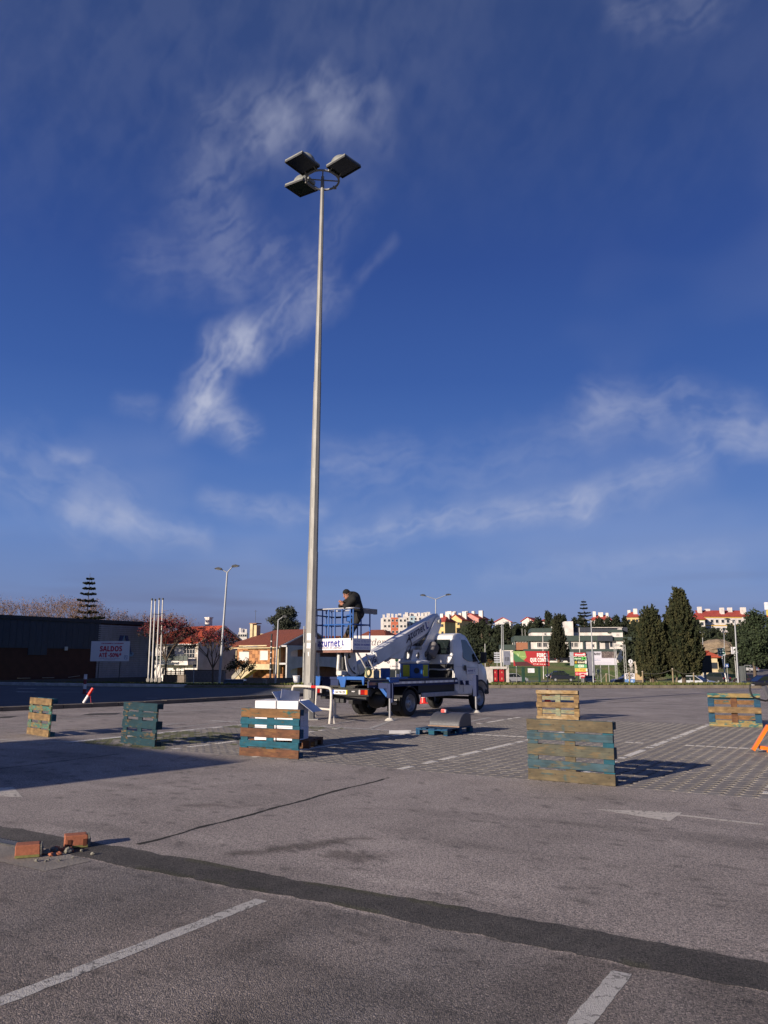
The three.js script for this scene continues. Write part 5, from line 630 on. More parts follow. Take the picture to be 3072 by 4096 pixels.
function araucaria(label, p, h, r, n, seed, y0 = 0.1) {
  const t = thing('norfolk_pine', label, 'tree', p), L = new Leaves(seed), q = rng(seed), D = [0.014, 0.022, 0.014], E = [0.03, 0.038, 0.022]; part('trunk', bar([0, -1, 0], [0, h, 0], h * 0.014, 0.02, 8), BARK, t); const br = [];
  for (let k = 0; k < n; k++) { const v = y0 + (1 - y0) * (k / n) ** 0.92, y = h * (v + (q() - 0.5) * 0.022), R1 = r * (1 - v) ** 0.82 * (0.78 + 0.36 * q()) + 0.12, m = v > 0.9 ? 5 : 7, a0 = q() * 6; for (let j = 0; j < m; j++) { const a = a0 + j / m * 2 * Math.PI + (q() - 0.5) * 0.3, len = R1 * (0.72 + 0.4 * q()), c = Math.cos(a), s = Math.sin(a), up = len * (0.06 + 0.1 * q()); br.push(bar([0, y, 0], [c * len, y + up, s * len], 0.03, 0.01, 5, false)); const cnt = Math.round(40 + 70 * len); for (let i = 0; i < cnt; i++) { const f = 0.15 + 0.85 * q() ** 0.8, w = (q() - 0.5) * len * 0.36 * (1.2 - f); L.add(c * len * f - s * w, y + up * f * f + (q() - 0.45) * 0.09, s * len * f + c * w, 0.14 + h * 0.009, mixc(D, E, q()), V(c * 0.7, 0.4, s * 0.7), 0.5); } } }
  part('branches', br, BARK, t); L.mesh('crown', t, NEEDLE); return t;
}
araucaria('tiered norfolk pine rising behind the dark store', [-41.92,4.53,-112], 9.387, 2.56, 11, 21, 0.02); araucaria('tiered norfolk pine behind the white building with green roofs', [54.27,1.93,-215], 16.381, 4.232, 15, 22, 0.05);
function branchTree(name, label, pos, h, spread, o) { // real limbs, split again and again, with or without leaves
  const t = thing(name, label, 'tree', pos, 0, o.group), q = rng(o.seed), limbs = [], twigs = [], L = o.leaf ? new Leaves(o.seed + 5) : null;
  const grow = (p, d, len, r, lv) => { const e = p.clone().addScaledVector(d, len); (lv < 2 ? limbs : twigs).push(bar([p.x, p.y, p.z], [e.x, e.y, e.z], r, r * 0.62, lv < 2 ? 7 : 4, lv < 1)); if (lv >= o.levels) { if (L) for (let i = 0; i < o.leaf.n; i++) { const f = q(); L.add(p.x + (e.x - p.x) * f + (q() - 0.5) * o.leaf.sp, p.y + (e.y - p.y) * f + (q() - 0.5) * o.leaf.sp, p.z + (e.z - p.z) * f + (q() - 0.5) * o.leaf.sp, o.leaf.size, o.leaf.col((e.y) / h, q)); } return; }
    const m = lv === 0 ? o.first ?? 5 : 3; for (let i = 0; i < m; i++) { const a = (i + q()) / m * 2 * Math.PI, tilt = (lv === 0 ? o.tilt : 0.55) * (0.7 + 0.6 * q()), u = V(Math.abs(d.y) > 0.9 ? 1 : 0, Math.abs(d.y) > 0.9 ? 0 : 1, 0).cross(d).normalize(), w = d.clone().cross(u), nd = d.clone().multiplyScalar(Math.cos(tilt)).addScaledVector(u, Math.sin(tilt) * Math.cos(a) * spread).addScaledVector(w, Math.sin(tilt) * Math.sin(a) * spread).add(V(0, 0.12, 0)).normalize(); grow(e.clone().lerp(p, q() * 0.25 * (lv > 0)), nd, len * (lv === 0 ? o.ratio ?? 0.8 : 0.68 + 0.2 * q()), r * (lv === 0 ? 0.5 : 0.6), lv + 1); } };
  grow(V(0, -0.3, 0), V((q() - 0.5) * 0.06, 1, 0).normalize(), h * o.trunk, o.r, 0); part('trunk', limbs, o.bark ?? BARK, t); if (twigs.length) part('branches', twigs, o.twig ?? o.bark ?? BARK, t); if (L) L.mesh('crown', t); return t;
}
const TWIG = mat([0.20, 0.135, 0.115], 1), DRY = (v, q) => mixc([0.16, 0.08, 0.04], [0.22, 0.13, 0.08], q());
[[30, 2393, 116, 41, 'left edge of the photo above the dark store'], [262, 2366, 114, 43, 'tall one just left of the norfolk pine above the dark store'], [150, 2446, 118, 44, 'low one between taller bare trees above the dark store'], [455, 2440, 120, 45, 'right of the norfolk pine above the dark store'], [645, 2440, 126, 46, 'behind the four flagpoles']].forEach(([px, top, d, seed, where], i) => { const x = [-54.95, -45.69, -51.45, -40.8, -35.31][i], h = (1.6 + (2645 - top) / 3150 * d + 1.4) * 1.14; branchTree('bare_tree', `bare brownish winter tree, ${where}`, [x, -1.4, -d], h, 1.0, { seed, levels: 6, trunk: 0.27, r: 0.2, tilt: 0.75, first: 6, ratio: 0.75, bark: TWIG, group: 'bare trees behind the dark store', leaf: { n: 1, sp: 0.5, size: 0.17, col: DRY } }); });
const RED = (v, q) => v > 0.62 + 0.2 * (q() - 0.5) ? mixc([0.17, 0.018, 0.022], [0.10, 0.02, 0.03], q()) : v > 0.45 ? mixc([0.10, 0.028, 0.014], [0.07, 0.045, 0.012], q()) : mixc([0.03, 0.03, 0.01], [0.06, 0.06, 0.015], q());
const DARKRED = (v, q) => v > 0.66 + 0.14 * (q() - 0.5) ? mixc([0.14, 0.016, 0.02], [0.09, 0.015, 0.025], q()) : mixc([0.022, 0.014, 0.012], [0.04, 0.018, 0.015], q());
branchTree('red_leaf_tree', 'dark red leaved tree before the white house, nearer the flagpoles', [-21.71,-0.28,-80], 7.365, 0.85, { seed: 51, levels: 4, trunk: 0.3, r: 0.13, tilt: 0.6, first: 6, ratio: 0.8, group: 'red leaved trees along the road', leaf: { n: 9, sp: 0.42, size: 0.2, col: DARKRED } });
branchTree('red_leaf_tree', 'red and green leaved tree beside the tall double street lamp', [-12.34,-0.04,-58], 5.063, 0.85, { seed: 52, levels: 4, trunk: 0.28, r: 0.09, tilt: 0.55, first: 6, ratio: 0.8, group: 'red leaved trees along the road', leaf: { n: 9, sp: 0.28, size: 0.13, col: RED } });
branchTree('garden_shrub', 'green many stemmed shrub in front of the orange tiled house', [-11.76,0.05,-66], 2.514, 1.2, { seed: 53, levels: 3, trunk: 0.2, r: 0.04, tilt: 0.6, first: 9, ratio: 1.5, bark: BARKPALE, leaf: { n: 13, sp: 0.3, size: 0.12, col: (v, q) => mixc([0.02, 0.03, 0.008], [0.06, 0.065, 0.018], q()) } });
function clumpTree(name, label, pos, h, clumps, n, size, cols, seed, group, m = LEAF, trunk = true) { // clumps of leaves over limbs; the gaps stay open
  const t = thing(name, label, 'tree', pos, 0, group), L = new Leaves(seed), q = rng(seed), lim = [bar([0, -0.5, 0], [0, h * 0.62, 0], h * 0.028, h * 0.012, 7)]; for (const [cx, cy, cz, rx, ry, rz] of clumps) { lim.push(bar([0, Math.min(cy - 0.2, h * 0.5), 0], [cx, cy, cz], h * 0.011, 0.02, 5)); const k = Math.round(n * rx * ry); for (let i = 0; i < k; i++) { const u = q() * 2 - 1, a = q() * 2 * Math.PI, rr = q() ** 0.45 * (0.75 + 0.5 * fbm(a * 1.5 + cx, u * 2 + seed, 3)), s = Math.sqrt(1 - u * u); L.add(cx + rx * rr * s * Math.cos(a), cy + ry * rr * u, cz + rz * rr * s * Math.sin(a), size, mixc(cols[0], cols[1], q())); } }
  if (trunk) part('trunk', lim, BARK, t); L.mesh('crown', t, m); return t;
}
function clumps(seed, n, h, r, y0, flat = 0.7) { const q = rng(seed), o = []; for (let i = 0; i < n; i++) { const v = y0 + (1 - y0) * (i + q()) / n, a = q() * 6.28, R1 = r * Math.sin(Math.PI * clamp(0.12 + 0.8 * (v - y0) / (1 - y0))) ** 0.7, k = q() ** 0.5; o.push([Math.cos(a) * R1 * k * 0.75, v * h * 0.93, Math.sin(a) * R1 * k * 0.75, r * (0.3 + 0.25 * q()), r * flat * (0.3 + 0.25 * q()), r * (0.3 + 0.25 * q())]); } return o; }
{ const d = 175, h = 13.333; clumpTree('eucalyptus_tree', 'grey green eucalyptus standing alone behind the orange tiled house', [-21.7,0.53,-175], h, clumps(61, 18, h, 3.444, 0.5, 0.8), 330, 0.34, [[0.02, 0.028, 0.018], [0.05, 0.055, 0.04]], 62); }
// pines by the right road
{ const GP = [[0.012, 0.024, 0.010], [0.034, 0.05, 0.018]]; const h1 = 7.619, h2 = 7.714; clumpTree('pine_tree', 'large dark green pine over the parked cars at the right', [46.14,-0.08,-100], h1, clumps(71, 18, h1, 2.286, 0.26, 0.85), 520, 0.26, GP, 72, 'pines at the right edge'); clumpTree('pine_tree', 'dark green pine cut by the right edge of the photo', [52.21,0.11,-108], h2, clumps(73, 16, h2, 2.263, 0.3, 0.85), 520, 0.26, GP, 74, 'pines at the right edge'); }
// wood on the hillside: single trees that stand out, and the mass behind them
{
  const DG = [[0.010, 0.016, 0.008], [0.026, 0.034, 0.014]], q = rng(81), lab = 'dark evergreen tree among the wood on the hillside', spots = [];
  const list = [[1895, 2492, 230], [1925, 2480, 240], [1960, 2478, 225], [1990, 2500, 220], [2030, 2492, 235], [2065, 2510, 240], [2110, 2492, 260], [2150, 2476, 255], [2195, 2443, 262], [2215, 2470, 250], [2255, 2455, 258], [2300, 2465, 262], [2330, 2460, 258], [2400, 2475, 250], [2440, 2478, 245], [2465, 2465, 255], [2495, 2462, 250], [2535, 2490, 235], [2560, 2470, 240], [2600, 2455, 230], [2660, 2452, 235], [2690, 2470, 220], [2790, 2480, 215], [2815, 2510, 200], [2850, 2520, 205], [2880, 2530, 190], [2920, 2500, 195], [2945, 2505, 180], [2505, 2560, 150], [2535, 2545, 152], [2555, 2600, 140], [2950, 2560, 150], [2980, 2480, 190], [2870, 2545, 178]];
  const pos = (px, py, d) => { const y = (2048 - py) / 3150, cp = 0.98251, sp = 0.18619, k = d / (cp - y * sp); return [(px - 1536) / 3150 * k, 1.6 + (y * cp + sp) * k]; };
  list.forEach(([px, py, d], i) => { const [x, ty] = pos(px, py, d), y = landY(x, -d), h = Math.max(4, ty - y), r = Math.max(1.6, (14 + 9 * q()) * d / 3150 * 1.5); clumpTree('evergreen_tree', lab, [x, y, -d], h, clumps(900 + i, 12, h, r, 0.12, 1.5), Math.min(150, 2200 / (r * r)), 0.6, DG, 950 + i, 'trees of the hillside wood', NEEDLE); });
  // the unbroken wood between and behind them
  const n = 2600, leaf = new Leaves(5); for (let i = 0; i < 80; i++) { const a = q() * 6.28, u = q() * 2 - 1, s = Math.sqrt(1 - u * u), rr = q() ** 0.5; leaf.add(Math.cos(a) * s * rr, u * rr, Math.sin(a) * s * rr, 0.42, mixc(DG[0], DG[1], q())); }
  const g = new THREE.BufferGeometry(); g.setAttribute('position', new THREE.Float32BufferAttribute(leaf.p, 3)); g.setAttribute('color', new THREE.Float32BufferAttribute(leaf.c, 3)); g.computeVertexNormals();
  const m = new THREE.InstancedMesh(g, NEEDLE, n), mx = new THREE.Matrix4(); let k = 0; while (k < n) { const d = 205 + 120 * q(), x = d * lerp(0.10, 0.5, q()), h = 1 + (1.5 + 3.2 * q()) * (fbm(x * 0.05, d * 0.05, 3) > 0.42 ? 1 : 0.5), y = landY(x, -d) + h * q(), s = 1.4 + 1.1 * q(); if (x / d > 0.43 && d < 330) { if (q() < 0.7) continue; } mx.compose(V(x, y, -d), new THREE.Quaternion().setFromAxisAngle(V(0, 1, 0), q() * 6.28), V(s, s * 1.1, s)); m.setMatrixAt(k++, mx); }
  m.name = 'hillside_wood'; m.castShadow = m.receiveShadow = true; scene.add(m); tag(m, 'dense dark wood covering the hillside behind the white building', 'wood', null, 'stuff');
}
{ // short rough grass on the verges
  const q = rng(91), L = new Leaves(92); for (let i = 0; i < 26000; i++) { const right = q() < 0.6, z = right ? -50.2 - 16 * q() ** 1.6 : -50.5 - 14 * q() ** 1.4, x = right ? lerp(6, 32, q()) : lerp(-24, 2, q()); if (-z < zEdge(x) + 0.5 || fbm(x * 0.6, z * 0.6, 3) < 0.44) continue; L.add(x, landY(x, z) - 0.02, z, 0.1 + 0.1 * q(), mixc([0.05, 0.075, 0.012], [0.11, 0.105, 0.03], q()), V(0, 1, 0)); }
  const m = L.mesh('verge_grass'); tag(m, 'short rough grass on the verges behind the kerbs', 'grass', null, 'stuff');
}

// ---------------------------------------------------------------- buildings
const AXIS = -0.5493; // houses stand along the lot's axes: local x along the bays, local z towards the lit side
const W_ = {
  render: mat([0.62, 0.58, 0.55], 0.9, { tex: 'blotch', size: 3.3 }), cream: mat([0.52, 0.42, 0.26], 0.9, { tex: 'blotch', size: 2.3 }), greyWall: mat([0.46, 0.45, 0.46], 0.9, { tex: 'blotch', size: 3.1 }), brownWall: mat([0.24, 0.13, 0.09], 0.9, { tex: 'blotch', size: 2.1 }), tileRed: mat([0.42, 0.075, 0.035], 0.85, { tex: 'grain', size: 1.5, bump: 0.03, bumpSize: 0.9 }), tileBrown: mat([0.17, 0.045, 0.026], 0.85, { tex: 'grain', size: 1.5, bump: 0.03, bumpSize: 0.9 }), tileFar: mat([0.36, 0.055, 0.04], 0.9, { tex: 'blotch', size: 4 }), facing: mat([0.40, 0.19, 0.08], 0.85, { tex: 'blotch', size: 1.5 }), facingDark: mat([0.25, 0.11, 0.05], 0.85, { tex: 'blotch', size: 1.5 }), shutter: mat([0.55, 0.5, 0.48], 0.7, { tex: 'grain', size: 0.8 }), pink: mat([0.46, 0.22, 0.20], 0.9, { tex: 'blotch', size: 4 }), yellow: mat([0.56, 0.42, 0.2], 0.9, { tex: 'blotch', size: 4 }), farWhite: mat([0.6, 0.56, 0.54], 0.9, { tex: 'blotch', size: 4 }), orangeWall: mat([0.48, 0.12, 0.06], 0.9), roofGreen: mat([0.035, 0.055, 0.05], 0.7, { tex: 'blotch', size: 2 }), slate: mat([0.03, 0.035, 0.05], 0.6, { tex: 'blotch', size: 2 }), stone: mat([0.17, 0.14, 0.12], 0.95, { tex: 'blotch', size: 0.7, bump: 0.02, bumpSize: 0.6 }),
};
function win(parent, x, y, z, w, h, face = 'z', o = {}) { // a framed window proud of the wall by a hand's breadth
  const g = new THREE.Group(); g.name = o.door ? 'door' : 'window'; g.position.set(x, y, z); if (face === 'x') g.rotation.y = Math.PI / 2; parent.add(g); const f = o.f ?? 0.08, d = 0.1;
  part('frame', [box(w, f, d, 0, h / 2 - f / 2, 0), box(w, f, d, 0, -h / 2 + f / 2, 0), box(f, h - 2 * f, d, -w / 2 + f / 2, 0, 0), box(f, h - 2 * f, d, w / 2 - f / 2, 0, 0), ...(o.mull ?? []).map((k) => box(0.05, h - 2 * f, d * 0.8, -w / 2 + k * w, 0, 0)), ...(o.bars ?? []).map((k) => box(w - 2 * f, 0.04, d * 0.7, 0, -h / 2 + k * h, 0))], o.fm ?? W_.render, g); part(o.shut ? 'shutter' : 'pane', box(w - 2 * f, h - 2 * f, 0.03, 0, 0, -0.005), o.shut ? o.sm ?? W_.shutter : M.paneGlass, g); if (o.sill) part('sill', box(w + 0.2, 0.06, 0.22, 0, -h / 2 - 0.03, 0.05), W_.render, g); return g;
}
function roofSlab(a, b, c, d, th, m, name, parent) { // four corners, given a thickness
  const n = V(...b).sub(V(...a)).cross(V(...d).sub(V(...a))).normalize(); if (n.y < 0) n.negate(); const p = [a, b, c, d].map((v) => V(...v)), q = p.map((v) => v.clone().addScaledVector(n, th)), pos = []; const quad = (i, j, k, l) => { for (const v of [i, j, k, i, k, l]) pos.push(v.x, v.y, v.z); }; quad(...q); quad(p[3], p[2], p[1], p[0]); for (let i = 0; i < 4; i++) quad(p[i], p[(i + 1) % 4], q[(i + 1) % 4], q[i]);
  const g = new THREE.BufferGeometry(); g.setAttribute('position', new THREE.Float32BufferAttribute(pos, 3)); g.computeVertexNormals(); return part(name, g, m, parent);
}
// the dark store at the left; its face turns away from the sun
{
  const A = [-33.54,0.46,-67.6], B = [-23.7,0.21,-82.5], L = Math.hypot(B[0] - A[0], B[2] - A[2]), h = 5.55, t = thing('store_building', 'long dark store with brown lower wall and slate blue cladding', 'building', [A[0], -0.6, A[2]], -Math.atan2(B[2] - A[2], B[0] - A[0]));
  const blue = mat([0.026, 0.033, 0.052], 0.7, { tex: 'streak', size: 2 }), brown = mat([0.052, 0.019, 0.014], 0.9, { tex: 'blotch', size: 1.4 }), pale = mat([0.2, 0.205, 0.25], 0.6, { tex: 'streak', size: 2.2 }), k = (px) => (px + 60) / 672 * L; // rough place along the face
  part('wall', box(L, h + 0.6, 12, L / 2, (h + 0.6) / 2, -6.05), brown, t); part('parapet', [box(L + 0.2, 0.34, 0.22, L / 2, h + 0.43, 0.04), box(0.3, h + 0.5, 0.3, L - 0.1, (h + 0.5) / 2, -0.02)], mat([0.02, 0.022, 0.032], 0.7), t);
  for (let x = 0, i = 0; x < L * 0.60; x += 0.62, i++) { const low = (i > 5 && i < 9) || i > 19 ? 2.75 : 3.35; part('cladding_panel', box(0.60, h + 0.26 - low, 0.06, x + 0.31, (h + 0.26 + low) / 2, 0.0), blue, t); }
  for (let i = 0; i < 26; i++) part('siding_board', box(L * 0.345, 0.175, 0.07, L * 0.785, 0.72 + i * 0.195, 0.0, 0.12), pale, t);
  part('plinth', box(L, 0.5, 0.1, L / 2, 0.35, 0.0), M.darkMetal, t); const lb = rbox(0.3, 0.34, 0.14, 0.02, k(228) - 0.2, 3.35, 0.1); part('wall_box', lb, mat([0.4, 0.4, 0.4], 0.6), t);
  const lg = new THREE.Group(); lg.name = 'store_emblem'; lg.position.set(L * 0.775, 3.75, 0.12); t.add(lg); const eb = mat([0.012, 0.03, 0.13], 0.5), el = mat([0.10, 0.22, 0.38], 0.5); part('emblem_stroke', prism([[-0.95, -0.9], [-0.62, -0.9], [-0.02, 0.95], [-0.4, 0.95]], 0.1, 0.01), eb, lg); part('emblem_stroke', prism([[-0.32, 0.95], [0.12, 0.95], [-0.42, -0.7], [-0.6, -0.1]], 0.09, 0.01), el, lg); part('emblem_stroke', prism([[0.16, 0.95], [0.45, 0.95], [1.1, -0.9], [0.72, -0.9]], 0.1, 0.01), eb, lg); part('emblem_bar', prism(ring(0.34, 20, 0.95, -0.85, 0.7), 0.1, 0.01), el, lg);
  part('wall_sign', rbox(0.75, 0.42, 0.06, 0.01, L - 0.55, 2.95, 0.16), mat([0.3, 0.3, 0.34], 0.6), t); for (const px of [62, 150, 250]) part('trolley_rail', bar([k(px) - 0.6, 0.75, 0.5], [k(px) + 0.6, 0.75 + (px > 200 ? 0.12 : 0), 0.5], 0.022), mat([0.32, 0.28, 0.24], 0.5), t);
}
{ // sale banner on two posts
  const t = thing('sale_banner', 'white sale banner with red lettering on two posts by the store', 'banner', [-20.55,-0.05,-60], -0.12), w = 3.048, h = 1.486, y = 2.34 - -0.05, m = canvasMat(1024, 512, (x, W, H) => { x.fillStyle = '#d9d6da'; x.fillRect(0, 0, W, H); fitText(x, '22 DE NOVEMBRO A 11 DE DEZEMBRO', W * 0.55, H * 0.11, W * 0.58, 'bold $px sans-serif', 40, '#a5203c'); fitText(x, 'SALDOS', W * 0.52, H * 0.38, W * 0.58, 'bold $px sans-serif', 180, '#b81c3c'); fitText(x, 'ATÉ -50%*', W * 0.51, H * 0.70, W * 0.58, 'bold $px sans-serif', 140, '#b81c3c'); strokes(x, W * 0.24, H * 0.87, W * 0.52, 14, '#a8707a', 8); strokes(x, W * 0.36, H * 0.93, W * 0.28, 13, '#a8707a', 9); x.strokeStyle = '#55608e'; x.lineWidth = 8; x.strokeRect(W * 0.88, H * 0.72, 76, 90); x.beginPath(); x.moveTo(W * 0.89, H * 0.87); x.lineTo(W * 0.915, H * 0.74); x.lineTo(W * 0.945, H * 0.87); x.stroke(); }, 0.6);
  part('sheet', box(w, h, 0.02, 0, y, 0), M.carton, t); print('printing', w - 0.01, h - 0.01, m, t, [0, y, 0.012]); for (const x of [-0.86, 0.80]) part('post', bar([x, -0.2, -0.04], [x + 0.05, y + h / 2, -0.04], 0.035), M.darkMetal, t);
}
for (let i = 0; i < 4; i++) { const b = [[-21.67,-0.18,-74], [-21.64,-0.16,-75], [-21.79,-0.07,-77], [-21.71,-0.09,-78]][i], top = [[-21.75,7.24,-74], [-21.73,7.27,-75], [-21.93,7.51,-77], [-21.87,7.59,-78]][i], t = thing('flagpole', `bare white flagpole, ${['leftmost', 'second from left', 'third from left', 'rightmost'][i]} of the four by the store`, 'flagpole', [b[0], -0.4, b[2]], 0, 'flagpoles by the store'), dx = (top[0] - b[0]) * 0.8; part('pole', bar([0, 0, 0], [dx, top[1] + 0.4, 0], 0.075, 0.06, 10), mat([0.5, 0.48, 0.46], 0.5, { tex: 'streak', size: 1 }), t); part('cap', new THREE.CylinderGeometry(0.09, 0.09, 0.18, 10).translate(dx, top[1] + 0.45, 0), M.darkMetal, t); part('base', rbox(0.3, 0.5, 0.3, 0.03, 0, 0.2, 0), M.concrete, t); part('cross_bar', bar([dx * 0.84, (top[1] + 0.4) * 0.83, 0], [dx * 0.84 + (i < 3 ? 0.42 : 0.1), (top[1] + 0.4) * 0.83, -0.6 * (i < 3)], 0.02), M.darkMetal, t); }
// white house with the orange tiled roof
{
  const c = [-27.91,-0.42,-120], y0 = landY(c[0], c[2]) - 0.2, t = thing('white_house', 'white two storey house with an orange tiled roof and balcony', 'house', [c[0], y0, c[2]], AXIS), W = 13.5, D = 9.9, E = 5.9, RG = 8.4;
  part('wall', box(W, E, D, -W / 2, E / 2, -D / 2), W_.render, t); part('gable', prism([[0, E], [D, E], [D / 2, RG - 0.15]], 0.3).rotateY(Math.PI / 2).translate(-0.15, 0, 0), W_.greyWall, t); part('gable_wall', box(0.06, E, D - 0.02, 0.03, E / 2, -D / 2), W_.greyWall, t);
  const rf = roofSlab([-W - 0.4, E - 0.25, 0.55], [0.55, E - 0.25, 0.55], [0.55, RG, -D / 2], [-7.2, RG, -D / 2], 0.18, W_.tileRed, 'roof', t); roofSlab([0.55, RG, -D / 2], [0.55, E - 0.25, -D - 0.5], [-W - 0.4, E - 0.25, -D - 0.5], [-7.2, RG, -D / 2], 0.18, W_.tileRed, 'roof', t); roofSlab([-W - 0.4, E - 0.25, -D - 0.5], [-W - 0.4, E - 0.25, 0.55], [-7.2, RG, -D / 2], [-7.25, RG, -D / 2 - 0.05], 0.18, W_.tileRed, 'roof', t);
  for (let i = 0; i < 52; i++) { const f = (i + 0.5) / 52; part('tile_row', bar([lerp(-W - 0.35, 0.5, f), E - 0.02, 0.55], [Math.max(lerp(-W - 0.35, 0.5, f), -7.2 + 0), RG + 0.16, -D / 2], 0.05, 0.05, 5, false), W_.tileRed, rf); }
  part('fascia', [beam([0.58, E - 0.24, 0.6], [0.58, RG - 0.04, -D / 2], 0.1, 0.2), beam([0.58, RG - 0.04, -D / 2], [0.58, E - 0.24, -D - 0.5], 0.1, 0.2), box(W + 1, 0.18, 0.12, -W / 2, E - 0.3, 0.6)], W_.render, t);
  const ch = part('chimney', box(0.85, 1.9, 0.75, -3.4, RG + 0.5, -D / 2 - 0.6), W_.render, t); part('chimney_cap', box(1.05, 0.15, 0.95, -3.4, RG + 1.5, -D / 2 - 0.6), W_.render, ch);
  part('balcony', [box(7.6, 0.45, 1.6, -4.2, 2.75, 0.8), box(7.6, 0.16, 1.65, -4.2, 3.05, 0.82)], W_.render, t); const rl = part('balcony_railing', [box(7.4, 0.07, 0.06, -4.2, 4.05, 1.55), box(7.4, 0.7, 0.03, -4.2, 3.55, 1.53)], mat([0.06, 0.075, 0.07], 0.5, { tex: 'grain' }), t); for (let i = 0; i < 9; i++) part('baluster', box(0.06, 0.95, 0.06, -7.85 + i * 0.92, 3.55, 1.57), M.darkMetal, rl);
  win(t, -1.7, 4.55, 0.04, 2.4, 1.9, 'z', { mull: [0.25, 0.5, 0.75], bars: [0.33, 0.66] }); win(t, -5.6, 4.4, 0.04, 1.8, 2.0, 'z', { mull: [0.5] }); win(t, -10.6, 4.2, 0.04, 1.4, 1.4, 'z', { bars: [0.5] }); win(t, -10.8, 1.6, 0.04, 1.5, 1.9, 'z', { mull: [0.5] }); win(t, -3.2, 1.25, 0.04, 1.15, 2.4, 'z', { door: 1, shut: 1, sm: W_.render, fm: mat([0.2, 0.17, 0.15], 0.8) }); win(t, -6.8, 1.6, 0.04, 1.2, 1.1, 'z', { mull: [0.5] });
  part('stone_quoin', [box(0.5, 1.0, 0.06, -0.3, 4.9, 0.04), box(0.5, 1.0, 0.06, -0.3, 3.7, 0.04), box(0.6, 0.4, 0.06, -9.5, 2.6, 0.04), box(0.4, 0.6, 0.06, -9.5, 1.4, 0.04)], mat([0.35, 0.3, 0.25], 0.9, { tex: 'grain' }), t); part('downpipe', bar([0.06, 0.2, 0.08], [0.06, E - 0.3, 0.08], 0.07), W_.render, t);
}
{ // second roof behind the white house
  const c = [-34.07,-0.72,-138], t = thing('tiled_house', 'low orange roofed house behind the red leaved tree near the flagpoles', 'house', [c[0], landY(c[0], c[2]), c[2]], AXIS); part('wall', box(11, 4.7, 8, -5.5, 2.35, -4), W_.render, t); roofSlab([-11.3, 4.6, 0.4], [0.4, 4.6, 0.4], [0.0, 7.0, -4], [-8, 7.0, -4], 0.16, W_.tileRed, 'roof', t); roofSlab([0.4, 4.6, 0.4], [0.4, 4.6, -8.4], [-0.1, 7.0, -4.1], [0, 7, -4], 0.16, W_.tileRed, 'roof', t); win(t, -3, 3, 0.04, 1.4, 1.2, 'z', { shut: 1 });
  const e = [-37.61,-0.67,-135], u = thing('tiled_house', 'small tiled house seen between the flagpoles', 'house', [e[0], landY(e[0], e[2]), e[2]], AXIS); part('wall', box(8, 5.4, 6, -2, 2.7, -3), W_.greyWall, u); roofSlab([-6.4, 5.3, 0.4], [2.4, 5.3, 0.4], [2.2, 7.2, -3], [-4, 7.2, -3], 0.16, W_.tileRed, 'roof', u); win(u, 0.4, 3.4, 0.04, 1.3, 1.2, 'z', { mull: [0.5] });
}
